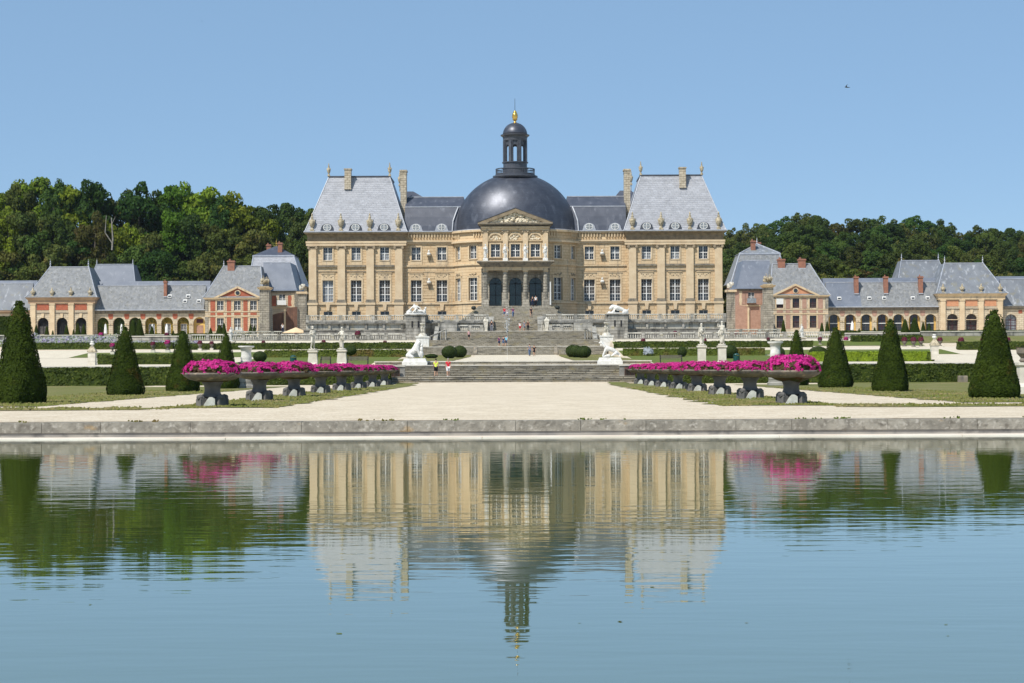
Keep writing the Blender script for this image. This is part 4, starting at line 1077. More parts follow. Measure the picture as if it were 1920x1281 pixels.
def statue_mb(seed, h=1.9, drape=True, pose=0):
    """robed antique figure with contrapposto"""
    J, E = human('stand', seed); r = random.Random(seed)
    sh = r.uniform(-.04, .04)
    for k in ('waist', 'chest'): J[k] = (J[k][0] + sh, *J[k][1:])
    for k in ('neck', 'jaw', 'crown', 'shol', 'shor'): J[k] = (J[k][0] + sh * .3, *J[k][1:])
    J['kneel'] = (J['kneel'][0] - .03, -.13, .5, .07, .075); J['anklel'] = (J['anklel'][0] - .04, .04, .1, .045, .05)
    if pose == 0: J['elbl'] = (-.27, -.1, 1.16, .05, .05); J['wril'] = (-.10, -.24, 1.22, .035, .035); J['palml'] = (-.03, -.26, 1.26, .03, .04)
    if pose == 1: J['elbr'] = (.33, -.02, 1.30, .05, .05); J['wrir'] = (.30, -.08, 1.55, .035, .035); J['palmr'] = (.28, -.1, 1.63, .03, .04)
    if pose == 2:
        J['elbr'] = (.28, -.08, 1.12, .05, .05); J['wrir'] = (.12, -.22, 1.0, .035, .035); J['palmr'] = (.06, -.24, .98, .03, .04)
        J['elbl'] = (-.30, .05, 1.2, .05, .05); J['wril'] = (-.36, .05, .98, .035, .035); J['palml'] = (-.37, .03, .9, .03, .04)
    b = skin({k: (*v[:3], v[3] * 1.1, v[4] * 1.1) for k, v in J.items()}, E, 'pelvis'); fingers(b, J); face(b, J)
    hc = Vector(J['crown'][:3]); b.ball(hc + Vector((0, .02, .02)), (.10, .11, .09), 8, 6, .25, seed)
    if drape:
        D = {'a': (sh, 0, 1.36, .185, .13), 'b': (sh, .01, 1.1, .165, .13), 'c': (0, .01, .9, .21, .16), 'd': (-.02, 0, .55, .20, .17), 'e': (0, .02, .2, .19, .17), 'f': (.02, .03, .05, .21, .18), 'g': (.22, .02, 1.0, .07, .09), 'h': (.26, .03, .6, .06, .08)}
        d = skin(D, [('a', 'b'), ('b', 'c'), ('c', 'd'), ('d', 'e'), ('e', 'f'), ('b', 'g'), ('g', 'h')], 'c')
        # carved folds
        for i, (x, y, z) in enumerate(d.v):
            a = math.atan2(y, x); k = 1 + .09 * math.sin(a * 9 + z * 5 + seed) * (1 if z < 1.1 else .4); d.v[i] = (x * k, y * k, z)
        b.join(d)
    b.box(-.28, .28, -.22, .22, -.1, .03)
    k = h / 1.75; b.v = [(x * k, y * k, z * k) for x, y, z in b.v]
    return b
STAT = [statue_mb(i, 1.0, i != 3, i % 3) for i in range(5)]
def statue_on_pedestal(name, loc, label, hs, hp, w, seed=0, rz=0, mat='statue_stone', group=None, mx=1, cat='statue', taper=0):
    t = empty(name, loc, label, cat, group)
    x, y, z = loc; w /= 2
    p = MB(); p.stack([(x - w * 1.3, x + w * 1.3, y - w * 1.3, y + w * 1.3, z - .5), (x - w * 1.3, x + w * 1.3, y - w * 1.3, y + w * 1.3, z + .22), (x - w * 1.05, x + w * 1.05, y - w * 1.05, y + w * 1.05, z + .34),
                       (x - w * (1 + taper), x + w * (1 + taper), y - w, y + w, z + .36), (x - w, x + w, y - w, y + w, z + hp - .28), (x - w * 1.25, x + w * 1.25, y - w * 1.25, y + w * 1.25, z + hp - .16), (x - w * 1.25, x + w * 1.25, y - w * 1.25, y + w * 1.25, z + hp)])
    p.obj('pedestal', 'plinth_stone', t)
    b = MB(); b.join(STAT[seed % 5], (x, y, z + hp + .06 * hs), rz, hs, mx); b.obj('figure', mat, t, True)
    return t
# statues standing on the portico balcony belong to the facade
for i, k in enumerate((-56.3, -18.8, 18.8, 56.3)):
    b = MB(); c = k / 11.35; y = YQ - .35; b.join(STAT[(i * 2) % 5], (c, y, zp(490.9) + .42), 0, 2.35, -1 if i % 2 else 1)
    s = b.obj('portico_statue', 'marble', ch, True)
    MB().box(c - .42, c + .42, y - .42, y + .42, zp(490.9), zp(490.9) + .40).obj('statue_base', 'marble', s)

# ---------------------------------------------------------------- terrace, stairs
def flight(b, x0, x1, y, n, tread, z, rise, back=None):
    """solid flight: n risers from z up, starting at y"""
    P = [(y, z - 1.2), (y, z)]
    yy, zz = y, z
    for i in range(n):
        P += [(yy, zz + rise - .055), (yy - .045, zz + rise - .055), (yy - .045, zz + rise)]; yy += tread; zz += rise
        if i < n - 1: P.append((yy, zz))
    P += [(back or yy, zz), (back or yy, z - 1.2)]
    b.xprism(P, x0, x1)
    return yy, zz
def rounded_flight(b, hw, y, n, tread, z, rise): return flight(b, -hw, hw, y, n, tread, z, rise)
# lower flight up from the gravel to the first platform
t = empty('lower_steps', (0, 184, .7), 'broad weathered stone steps leading up from the pale gravel', 'steps')
b = MB(); flight(b, -18.5, 19.2, 184.1, 3, .42, .68, .19, 188.7); b.obj('bottom_flight', 'stair_stone', t)
b = MB(); b.box(-18.52, 19.22, 185.02, 186.4, 1.17, 1.262); b.obj('landing_edge', 'edge_stone', t)
b = MB(); flight(b, -10.95, 11.1, 188.4, 7, .33, 1.25, .163, 193.0); b.obj('top_flight', 'stair_stone', t)
b = MB(); b.box(-11.0, 11.15, 190.33, 193.0, 2.30, 2.402); b.obj('platform_edge', 'edge_stone', t)
t = empty('pool_curb', (0, 193, 2.4), 'low dark stained curb around the fountain pool above the steps', 'curb')
b = MB(); b.box(-13.8, 13.9, 193.0, 193.5, 2.2, 2.70); b.obj('curb', 'stair_stone', t)
b = MB(); b.box(-13.9, 14.0, 192.9, 193.6, 2.70, 2.80); b.obj('coping', 'edge_stone', t)
# fountain jet
t = empty('fountain_jet', (-.6, 197, 2.7), 'thin white water jet rising in front of the staircase', 'fountain')
MATS['spray'] = m_ = bpy.data.materials.new('spray'); m_.use_nodes = True; n_ = m_.node_tree.nodes; l_ = m_.node_tree.links
mx_ = n_.new('ShaderNodeMixShader'); tr_ = n_.new('ShaderNodeBsdfTransparent'); l_.new(tr_.outputs[0], mx_.inputs[1]); l_.new(n_['Principled BSDF'].outputs[0], mx_.inputs[2]); l_.new(mx_.outputs[0], n_['Material Output'].inputs[0])
nz_ = n_.new('ShaderNodeTexNoise'); nz_.inputs['Scale'].default_value = 7; rp_ = n_.new('ShaderNodeMapRange'); rp_.inputs['From Min'].default_value = .42; rp_.inputs['From Max'].default_value = .75; rp_.inputs['To Max'].default_value = .6
l_.new(nz_.outputs['Fac'], rp_.inputs['Value']); l_.new(rp_.outputs[0], mx_.inputs[0]); n_['Principled BSDF'].inputs['Base Color'].default_value = (.9, .93, .95, 1)
b = MB(); b.lathe([(.035, 0), (.03, 3.0), (.05, 4.3)], (-.55, 197, 2.7), 8); b.obj('jet', 'spray', t)
b = MB()
for i in range(160):
    h = RND.random(); b.ball((-.55 + RND.gauss(0, .07 + .10 * math.sin(h * pi)), 197 + RND.gauss(0, .12), 2.7 + 3.0 + h * 2.6), RND.uniform(.02, .05) * 1.4, 5, 3)
o = b.obj('spray_droplets', 'spray', t); o['kind'] = 'stuff'
MB().lathe([(.12, -.3), (.12, .05), (.05, .12)], (-.55, 197, 2.7), 10).obj('nozzle', 'wrought', t)

# the great staircase
t = empty('grand_staircase', (0, 288, 4.0), 'wide grey brown stone staircase climbing in four flights to the palace', 'staircase')
b = MB(); y, z = flight(b, -14, 13.8, 288.0, 8, .34, 4.01, .17, 296); b.obj('lowest_flight', 'stair_stone', t)
b = MB(); b.box(-14.03, 13.83, 290.30, 296, 5.27, 5.375); b.obj('landing_edge', 'edge_stone', t)
b = MB(); y, z = flight(b, -13.4, 13.2, 294.8, 6, .34, 5.37, .177, 301); b.obj('second_flight', 'stair_stone', t)
b = MB(); b.box(-13.43, 13.23, 296.46, 301, 6.36, 6.437); b.obj('landing_edge', 'stair_stone', t)
b = MB(); y, z = flight(b, -12.4, 12.2, 300.6, 9, .34, 6.43, .168, 308); b.obj('third_flight', 'stair_stone', t)
b = MB(); b.box(-12.43, 12.23, 303.27, 308, 7.86, 7.947); b.obj('landing_edge', 'edge_stone', t)
b = MB(); y, z = flight(b, -3.5, 3.6, 308.3, 10, .36, 7.94, .172, 313); b.obj('top_flight', 'stair_stone', t)
for x in (-6.0, 6.1):                                            # worn drainage strips running down the flights
    b = MB(); b.xprism([(287.93, 3.9), (287.93, 4.3), (290.25, 5.34), (290.25, 3.9)], x - .28, x + .28); o = b.obj('stair_ramp', 'limestone_dark', t)
for m in (-1, 1):
    b = MB(); x0, x1 = sorted((m * 9.3, m * 12.3)); b.box(x0, x1, 304.6, 308.0, 6.2, 9.2); b.obj('side_block', 'terrace_stone', t)
    b = MB(); x0, x1 = sorted((m * 12.1, m * 12.75)); b.xprism([(296, 5.5), (296, 6.1), (305, 8.75), (305, 5.5)], x0, x1); b.obj('side_wall', 'terrace_stone', t)
    b = MB(); x0, x1 = sorted((m * 3.55, m * 4.4)); b.xprism([(308, 7.9), (308, 9.2), (312.5, 10.5), (312.5, 7.9)], x0, x1); b.obj('side_wall', 'terrace_stone', t)
    # sloping rail beside the flight
    b = MB(); x0 = m * 13.6
    b.v += []; P = [(m * 13.3, 300.25, 7.05), (m * 10.9, 300.25, 8.15)]
    b.tube(P[0], P[1], .11, .11, 6)
    for k in range(7): f = k / 6; x = P[0][0] + (P[1][0] - P[0][0]) * f; b.tube((x, 300.25, 6.4), (x, 300.25, P[0][2] + (P[1][2] - P[0][2]) * f), .08 if 0 < k < 6 else .16, n=6)
    o = b.obj('ramp_rail', 'terrace_stone', t)
# terrace body
t = empty('terrace', (0, 308, 6.4), 'broad stone terrace wall carrying the palace forecourt', 'terrace')
for m in (-1, 1):
    x0, x1 = sorted((m * 4.35, m * 33.6))
    b = MB(); b.box(x0, x1, 308.0, 330, 5.8, 9.30); b.obj('wall', 'terrace_pale', t)
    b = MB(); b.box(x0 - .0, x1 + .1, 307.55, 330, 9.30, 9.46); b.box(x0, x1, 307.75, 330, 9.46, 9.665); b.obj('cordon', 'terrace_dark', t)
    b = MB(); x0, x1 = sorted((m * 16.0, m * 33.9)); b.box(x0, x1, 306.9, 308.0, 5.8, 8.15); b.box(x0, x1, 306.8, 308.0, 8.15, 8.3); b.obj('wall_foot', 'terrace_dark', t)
    b = MB()
    for k in range(6):
        x = m * (18.2 + k * 2.9); b.box(x - .18, x + .18, 307.72, 308.02, 8.3, 9.30)
    b.obj('wall_strips', 'terrace_stone', t)
b = MB(); b.box(-4.35, 4.35, 313, 330, 5.8, 9.655); b.obj('forecourt', 'gravel', t)
# steps before the portico: a truncated pyramid of treads
t = empty('portico_steps', (0, 318, 9.66), 'grey pyramid of steps in front of the palace portico', 'steps')
b = MB(); n = 16; z0, z1 = 9.665, zp(574.3)
for i in range(n):
    f = i / n; hw = 9.2 - 3.2 * f; y = 314.2 + 4.4 * f
    b.box(-hw, hw, y, 322.5, z0 + (z1 - z0) * f, z0 + (z1 - z0) * (i + 1) / n - (.012 if i % 2 else 0))
b.obj('flight', 'stair_stone', t)
for m in (-1, 1):
    b = MB(); b.ball((m * 6.9, 316.2, 12.0), (.42, .5, .34), 10, 7); b.obj('bronze_vase', 'wrought', t)

# balustrades
bg = 'stone balustrades of the terraces'
zt = lambda x: 9.66
balustrade('balustrade', -33.3, -17.6, 307.95, zt, 'upper stone balustrade before the left corner pavilion', h=1.02, group=bg)
balustrade('balustrade', -14.2, -4.5, 307.95, zt, 'upper stone balustrade just left of the staircase top', h=1.02, bay=2.4, group=bg)
balustrade('balustrade', 4.6, 14.6, 307.95, zt, 'upper stone balustrade just right of the staircase top', h=1.02, bay=2.4, group=bg)
balustrade('balustrade', 18.0, 33.5, 307.95, zt, 'upper stone balustrade before the right corner pavilion', h=1.02, group=bg)
balustrade('balustrade', -9.2, -5.4, 306.9, lambda x: 7.95, 'short balustrade left of the herm on the stair landing', h=1.05, bay=1.9, group=bg)
balustrade('balustrade', 5.6, 9.2, 306.9, lambda x: 7.95, 'short balustrade right of the herm on the stair landing', h=1.05, bay=1.9, group=bg)
zl_ = lambda x: 6.42
balustrade('balustrade', -50.2, -17.2, 296.2, zl_, 'long lower balustrade left of the staircase', h=1.08, bay=2.75, group=bg)
balustrade('balustrade', 17.0, 49.8, 296.2, zl_, 'long lower balustrade right of the staircase', h=1.08, bay=2.7, group=bg)
balustrade('balustrade', -47, -34.6, 322, lambda x: 7.3, 'distant balustrade behind the pale parasol', h=1.15, bay=3, group=bg)
balustrade('balustrade', 34.6, 44, 322, lambda x: 7.3, 'distant balustrade below the right gate pier', h=1.15, bay=3, group=bg)
for m, sd in ((-1, 'left'), (1, 'right')):
    x0, x1 = sorted((m * 50.5, m * (66 if m < 0 else 62)))
    t = empty('garden_wall', (m * 56, 294, 6.3), 'plain low garden wall with pale coping at the %s end of the balustrade' % sd, 'wall')
    MB().box(x0, x1, 294, 294.4, 5.8, 7.1).obj('wall_face', 'terrace_stone', t); MB().box(x0, x1, 293.9, 294.5, 7.1, 7.25).obj('coping', 'edge_stone', t)
    x0, x1 = sorted((m * 62, m * 110))
    t = empty('garden_wall', (m * 86, 345, 8), 'far low wall in front of the %s corner outbuilding' % sd, 'wall')
    MB().box(x0, x1, 345, 345.4, 7.0, 8.25).obj('wall_face', 'terrace_stone', t); MB().box(x0, x1, 344.9, 345.5, 8.25, 8.4).obj('coping', 'edge_stone', t)

# sculpture groups on the rusticated piers
def group_mb(seed, lion):
    """reclining figures with raised torso, knees and a beast, carved in one block"""
    if lion:
        N = {'p': (1.05, 0, .55, .38, .32), 'c': (-.35, 0, .95, .46, .4), 'n': (-.75, 0, 1.1, .4, .38), 'h': (-1.05, -.05, .85, .3, .3), 's': (-1.28, -.05, .62, .17, .16), 'fl': (-.55, -.3, .35, .2, .2), 'pl': (-1.0, -.35, .12, .15, .13),
             'hk': (1.15, -.25, .35, .24, .22), 'hp': (.7, -.35, .12, .15, .13), 't': (1.45, .1, .4, .1, .1), 'u': (1.75, .1, .75, .08, .08), 'mane': (-.6, 0, 1.38, .26, .26), 'm': (-1.5, -.2, .25, .2, .18)}
        E = [('p', 'c'), ('c', 'n'), ('n', 'h'), ('h', 's'), ('c', 'fl'), ('fl', 'pl'), ('p', 'hk'), ('hk', 'hp'), ('p', 't'), ('t', 'u'), ('n', 'mane'), ('pl', 'm')]
        b = skin(N, E, 'p'); b.ball((1.2, -.1, .3), (.5, .4, .35), 8, 6, .3, 3)
    else:
        N = {'p': (.35, 0, .42, .3, .26), 'w': (.1, 0, .75, .24, .2), 'c': (-.12, 0, 1.12, .3, .24), 'n': (-.2, 0, 1.42, .12, .12), 'h': (-.22, -.03, 1.66, .19, .19), 'sl': (-.45, 0, 1.2, .14, .14), 'el': (-.8, -.1, .85, .12, .12), 'hl': (-1.0, -.15, .5, .1, .1),
             'sr': (.2, -.02, 1.24, .14, .14), 'er': (.55, -.1, 1.05, .12, .12), 'hr': (.85, -.15, .85, .1, .1), 'k1': (.0, -.35, .75, .17, .17), 'f1': (-.5, -.4, .2, .12, .12), 'k2': (.95, -.2, .6, .17, .17), 'f2': (1.45, -.25, .2, .12, .12)}
        E = [('p', 'w'), ('w', 'c'), ('c', 'n'), ('n', 'h'), ('c', 'sl'), ('sl', 'el'), ('el', 'hl'), ('c', 'sr'), ('sr', 'er'), ('er', 'hr'), ('p', 'k1'), ('k1', 'f1'), ('p', 'k2'), ('k2', 'f2')]
        b = skin(N, E, 'p'); b.ball((-1.0, .1, .35), (.5, .4, .4), 8, 6, .35, 1); b.ball((1.35, .1, .45), (.26, .26, .4), 8, 6, .3, 4); b.ball((1.5, .1, .95), (.17, .17, .2), 8, 6); b.ball((.3, .15, .25), (1.2, .4, .3), 10, 6, .2, 5)
    b.box(-1.65, 1.65, -.6, .6, -.02, .14)
    return b
for m, sd, lab in ((-1, 'left', 'white marble group of reclining figures on the left stone pier'), (1, 'right', 'white marble lion group on the right stone pier')):
    xc = -15.9 if m < 0 else 16.3; zb, ztop = 5.9, 10.72
    p = empty('stone_pier', (xc, 306.3, zb), 'massive banded grey stone pier at the %s of the staircase' % sd, 'pier')
    b = MB()
    for i in range(9):
        z = zb + i * .5; b.box(xc - 1.55, xc + 1.55, 305.0, 308.2, z, z + .46); b.box(xc - 1.5, xc + 1.5, 305.06, 308.2, z + .46, z + .5)
    b.obj('rusticated_block', 'terrace_stone', p)
    b = MB(); b.box(xc - 1.5, xc + 1.5, 305.05, 308.1, 10.4, 10.5); b.box(xc - 1.75, xc + 1.75, 304.8, 308.3, 10.5, 10.68); b.obj('cap', 'terrace_stone', p)
    for k in (-.5, .5): MB().box(xc + k - .12, xc + k + .12, 304.96, 305.05, 8.6, 9.6).obj('slot', 'interior_dark', p)
    b = MB(); b.join(group_mb(1, m > 0), (xc, 306.4, 10.69), 0, 1.04, 1)
    g_ = b.obj('marble_group', 'marble', None, True, loc=(xc, 306.4, 10.69)); tag(g_, lab, 'sculpture')

# herms, terms and garden statues
def herm(x, y, z, label):
    t = empty('herm', (x, y, z), label, 'statue', 'herms beside the stair landing')
    b = MB(); b.stack([(x - .30, x + .30, y - .3, y + .3, z), (x - .30, x + .30, y - .3, y + .3, z + .15), (x - .22, x + .22, y - .2, y + .2, z + .17), (x - .36, x + .36, y - .26, y + .26, z + 1.5)]); b.obj('shaft', 'statue_stone', t)
    s = skin({'a': (x, y, z + 1.4, .36, .25), 'c': (x, y, z + 1.75, .42, .28), 'n': (x, y, z + 2.0, .14, .14), 'h': (x, y - .02, z + 2.28, .2, .21), 'l': (x - .42, y, z + 1.75, .16, .16), 'r': (x + .42, y, z + 1.75, .16, .16), 'm': (x + .2, y - .25, z + 1.45, .12, .12)}, [('a', 'c'), ('c', 'n'), ('n', 'h'), ('c', 'l'), ('c', 'r'), ('r', 'm')], 'c')
    s.obj('bust', 'statue_stone', t, True)
herm(-4.75, 307.2, 7.95, 'pale stone herm left of the top flight of steps'); herm(5.0, 307.2, 7.95, 'pale stone herm right of the top flight of steps')
def term_group(x, label, mx):
    """children supporting a bowl, on a white block"""
    y, z = 292.5, 5.37; t = empty('term_statue', (x, y, z), label, 'statue', 'small groups on white blocks beside the staircase')
    b = MB(); b.stack([(x - .95, x + .95, y - .9, y + .9, z - 1.0), (x - .95, x + .95, y - .9, y + .9, z + 1.35), (x - 1.05, x + 1.05, y - 1, y + 1, z + 1.4), (x - 1.05, x + 1.05, y - 1, y + 1, z + 1.6)]); b.obj('pedestal', 'marble', t)
    b = MB(); b.lathe([(.7, 0), (.6, .3), (.42, .4)], (x, y, z + 1.6), 14); b.obj('round_base', 'statue_stone', t)
    b = MB()
    for s in (-1, 1): b.join(STAT[3 if s < 0 else 1], (x + s * .17, y + s * .05, z + 2.05), .5 * s, 1.25, mx * s)
    b.obj('figures', 'statue_stone', t, True)
    b = MB(); b.lathe([(.12, 0), (.3, .1), (.42, .25), (.38, .34)], (x, y, z + 3.25), 12); b.obj('bowl', 'statue_stone', t)
term_group(-14.1, 'pale figures under a bowl on white block left of the staircase', 1); term_group(13.9, 'pale figures under a bowl on white block right of the staircase', -1)
gs = 'pale statues on tall pedestals beside the lawn'
statue_on_pedestal('statue', (-20.7, 199, 2.35), 'pale statue of standing man on pedestal, outer one of the left pair', 2.36, 1.62, .82, 3, .5, group=gs, taper=.25)
statue_on_pedestal('statue', (-17.7, 199, 2.35), 'pale statue with bent arm on pedestal, nearer the steps of the left pair', 2.2, 1.68, .82, 0, -.4, group=gs, taper=.25)
statue_on_pedestal('statue', (19.6, 199, 2.35), 'pale draped statue on pedestal, nearer the steps of the right pair', 2.15, 1.95, .8, 2, .3, group=gs, mx=-1)
statue_on_pedestal('statue', (21.7, 199, 2.35), 'pale statue with raised arm on pedestal, outer one of the right pair', 2.35, 1.95, .8, 1, -.2, group=gs, mx=-1)
statue_on_pedestal('statue', (-41.6, 281.2, 5.1), 'small white statue on block before the left gabled house', 1.9, 1.1, 1.0, 4, .2, 'marble', taper=.2)
statue_on_pedestal('statue', (42.0, 281.2, 5.1), 'small white figure carrying a basket on block before the right gabled house', 1.75, 1.35, 1.0, 1, .2, 'marble', taper=.2, mx=-1)

# couchant beasts at the head of the lower steps
def beast(x, label, lion, mx):
    y, z = 191.9, 2.40; t = empty('beast_sculpture', (x, y, z), label, 'sculpture')
    b = MB(); b.stack([(x - 1.25, x + 1.25, y - .6, y + .6, z), (x - 1.25, x + 1.25, y - .6, y + .6, z + .34), (x - 1.18, x + 1.18, y - .55, y + .55, z + .36), (x - 1.05, x + 1.05, y - .5, y + .5, z + .68)]); b.obj('base', 'marble', t)
    if lion:   # seated big cat rising to the right, a child held before it
        N = {'p': (-.55, 0, .42, .36, .33), 'm': (-.15, 0, .75, .36, .32), 'c': (.12, 0, 1.12, .36, .31), 'n': (.25, 0, 1.48, .28, .26), 'h': (.34, -.02, 1.75, .22, .21), 's': (.56, -.03, 1.66, .13, .12), 'f': (.42, -.18, .6, .15, .15), 'q': (.6, -.2, .12, .15, .12),
             'k': (-.55, -.3, .3, .24, .2), 'r': (-.05, -.36, .1, .14, .12), 't': (-.95, .1, .25, .13, .12), 'w': (-.35, .1, .62, .3, .26), 'e': (.28, .1, 1.95, .07, .07)}
        E = [('p', 'm'), ('m', 'c'), ('c', 'n'), ('n', 'h'), ('h', 's'), ('c', 'f'), ('f', 'q'), ('p', 'k'), ('k', 'r'), ('p', 't'), ('m', 'w'), ('h', 'e')]
        a = skin(N, E, 'p'); a.ball((.70, -.15, .95), (.16, .15, .3), 8, 6); a.ball((.72, -.15, 1.32), (.13, .13, .15), 8, 6); a.ball((.68, -.1, .45), (.22, .2, .4), 8, 6, .2)
    else:      # lean hound-like cat with arched neck, facing left
        N = {'p': (.75, 0, .42, .25, .22), 'm': (.35, 0, .78, .24, .22), 'c': (-.25, 0, .98, .28, .24), 'n': (-.62, 0, 1.22, .16, .15), 'v': (-.75, 0, 1.45, .13, .13), 'h': (-.88, 0, 1.58, .14, .13), 's': (-1.14, 0, 1.5, .075, .075), 'f': (-.55, -.14, .6, .12, .12), 'q': (-.75, -.16, .1, .11, .1),
             'f2': (-.5, .14, .6, .12, .12), 'q2': (-.72, .16, .1, .11, .1), 'k': (.55, -.25, .45, .19, .16), 'r': (.1, -.28, .12, .11, .1), 't': (1.0, .05, .3, .08, .08), 'u': (1.05, -.2, .1, .06, .06), 'l': (.1, 0, .25, .26, .22)}
        E = [('p', 'm'), ('m', 'c'), ('c', 'n'), ('n', 'v'), ('v', 'h'), ('h', 's'), ('c', 'f'), ('f', 'q'), ('c', 'f2'), ('f2', 'q2'), ('p', 'k'), ('k', 'r'), ('p', 't'), ('t', 'u'), ('q', 'l')]
        a = skin(N, E, 'p'); a.ball((-.78, .09, 1.66), (.05, .03, .09), 6, 4); a.ball((-.78, -.09, 1.66), (.05, .03, .09), 6, 4)
    b = MB(); b.join(a, (x, y, z + .66), 0, .98, mx); b.obj('animal', 'marble', t, True)
beast(-9.75, 'white marble seated lion with child at the left end of the steps', True, 1)
beast(9.75, 'white marble lean hound facing left at the right end of the steps', False, 1)
# ---------------------------------------------------------------- outbuildings on both sides
YB = 400.0
def hip_roof(b, bot, top, z0, z1, curve=.12):
    """steep hipped roof with a bell-cast foot; bot/top are (x0,x1,y0,y1)"""
    def R(t, z): return tuple(bot[i] + (top[i] - bot[i]) * t for i in range(4)) + (z,)
    H = z1 - z0
    b.stack([R(0, z0), R(curve, z0 + H * curve * .55), R(curve * 2, z0 + H * curve * 1.5), R(.55, z0 + H * .52), R(1, z1)]); return [R(0, z0), R(curve, z0 + H * curve * .55), R(curve * 2, z0 + H * curve * 1.5), R(.55, z0 + H * .52), R(1, z1)]
def hips(rf, R, r=.10):
    for i in (0, 1):
        b = MB()
        for p, q in zip(R, R[1:]): b.tube((p[i], p[2], p[4]), (q[i], q[2], q[4]), r, r, 5)
        b.obj('hip_flashing', 'lead_trim', rf)
    b = MB(); t = R[-1]; b.box(t[0] - .1, t[1] + .1, t[2] - .12, t[2] + .15, t[4] - .03, t[4] + .14); b.obj('ridge_flashing', 'lead_trim', rf)
def finials(par, pts, h=1.5, mat='lead_trim'):
    for x, y, z in pts:
        b = MB(); b.lathe([(.16, 0), (.08, .2 * h), (.17, .35 * h), (.06, .5 * h), (.12, .62 * h), (.03, .8 * h), (.02, h)], (x, y, z), 8); b.obj('finial', mat, par)
def stack_chimney(par, x, y, z0, z1, w, d, mat='brick_chimney'):
    mat = 'brick_chimney'
    b = MB(); b.box(x - w / 2, x + w / 2, y, y + d, z0, z1 - .35); c = b.obj('chimney', mat, par)
    b = MB(); b.box(x - w / 2 - .12, x + w / 2 + .12, y - .12, y + d + .12, z1 - .35, z1 - .12); b.box(x - w / 2 - .04, x + w / 2 + .04, y - .04, y + d + .04, z1 - .12, z1); b.obj('chimney_cap', mat, c)
    b = MB(); b.box(x - w / 2 - .06, x + w / 2 + .06, y - .06, y + .1, z0 + .0, z0 + .22); b.obj('flashing', 'lead_trim', c)
    b = MB(); b.lathe([(w * .16, 0), (w * .14, .35)], (x - w * .2, y + d / 2, z1), 8); b.obj('chimney_pot', mat, c)
def skylight(par, x, y, z, slope=.8, w=.6, h=.55):
    b = MB(); b.xprism([(y - .12, z), (y - .12 + .0, z + .12), (y + h * slope, z + h + .12), (y + h * slope, z + h)], x - w, x + w); c = b.obj('skylight', 'white_paint', par)
    b = MB(); b.quad((x - w * .75, y - .135, z + .16), (x + w * .75, y - .135, z + .16), (x + w * .75, y - .14 + h * slope * .7, z + h * .86), (x - w * .75, y - .14 + h * slope * .7, z + h * .86)); b.obj('pane', 'window_glass', c)

def end_pavilion(m, sd):
    X0, X1 = sorted((m * 88.1, m * 101.4)); ze = 17.2; zg = 8.6; D = 13
    t = empty('pavilion', (m * 94.8, YB, zg), '%s corner outbuilding with three arches, brick panels and steep slate roof' % sd, 'pavilion', 'garden outbuildings')
    mp = plane_map(YB); b = MB(); cs = [m * (94.75 + d) for d in (-3.95, 0, 3.95)]
    facade(b, mp, X0, X1, zg, 16.2, [(c - 1.15, c + 1.15, 9.5 if c != cs[1] else 9.1, 13.0, 1) for c in cs], depth=.8)
    for x in (X0, X1): b.quad((x, YB, zg), (x, YB, 16.2), (x, YB + D, 16.2), (x, YB + D, zg))
    b.obj('wall', 'cream_stone', t)
    for i, c in enumerate(cs):
        b = MB(); b.box(c - 1.25, c + 1.25, YB - .05, YB + .05, 14.55, 15.8); b.obj('brick_panel', 'brick_red' if m < 0 else 'brick_orange', t)
        b = MB(); b.box(c - 1.55, c + 1.55, YB - .14, YB + .03, 13.9, 14.08); b.obj('string_course', 'limestone_dark', t)
        b = MB(); b.prism([(c - .18, 12.95), (c + .18, 12.95), (c + .3, 13.85), (c - .3, 13.85)], YB - .2, YB + .02); b.obj('keystone', 'limestone_pale', t)
        window(t, mp, c - 1.15, c + 1.15, 9.5 if i != 1 else 9.1, 13.0, depth=.65, rows=2, cols=4, arch=True, paint='maroon_paint' if m > 0 else 'interior_dark', pane='curtain' if (m > 0) else 'interior_dark', bar=.10, main=.12)
        if m < 0 and i != 1:
            b = MB(); b.box(c - .9, c + .9, YB + .55, YB + .62, 9.6, 11.2); b.obj('white_curtain', 'curtain', t)
        b = MB(); b.box(c - 1.2, c + 1.2, YB - .1, YB + .5, 11.72, 11.84) if m > 0 else b.box(c - 1.5, c - 1.16, YB - .1, YB + .1, 11.72, 11.84); b.obj('transom', 'limestone_pale', t)
    for k in (-5.95, -1.98, 1.98, 5.95):
        c = m * 94.75 + k; b = MB(); b.box(c - .5, c + .5, YB - .3, YB + .02, zg, 15.7); b.box(c - .6, c + .6, YB - .4, YB + .02, 15.7, 15.95); b.box(c - .58, c + .58, YB - .38, YB + .02, zg, 9.3); b.obj('pilaster', 'limestone_pale', t)
    b = MB(); b.stack([(X0 - .3, X1 + .3, YB - .3, YB + D + .3, 15.96), (X0 - .32, X1 + .32, YB - .32, YB + D + .3, 16.6), (X0 - .7, X1 + .7, YB - .7, YB + D + .7, 17.0), (X0 - .8, X1 + .8, YB - .8, YB + D + .8, ze)]); b.obj('cornice', 'rust_render' if m < 0 else 'limestone_trim', t)
    b = MB(); x0, x1 = sorted((m * 90.0, m * 98.2))
    R = hip_roof(b, (X0 - .9, X1 + .9, YB - .9, YB + D + .9), (x0, x1, YB + 4, YB + D - 4), ze, 23.7); rf = b.obj('roof', 'slate_lichen' if m < 0 else 'slate_grey', t); hips(rf, R)
    finials(rf, [(x0 + .1, YB + 4.1, 23.8), (x1 - .1, YB + 4.1, 23.8)], 1.6)
    for k in (-5.95, -1.98, 1.98, 5.95):
        b = MB(); urn(b, (m * 94.75 + k, YB - .25, 17.55), 1.75, .95, 10); b.obj('roof_urn', 'urn_stone', t)
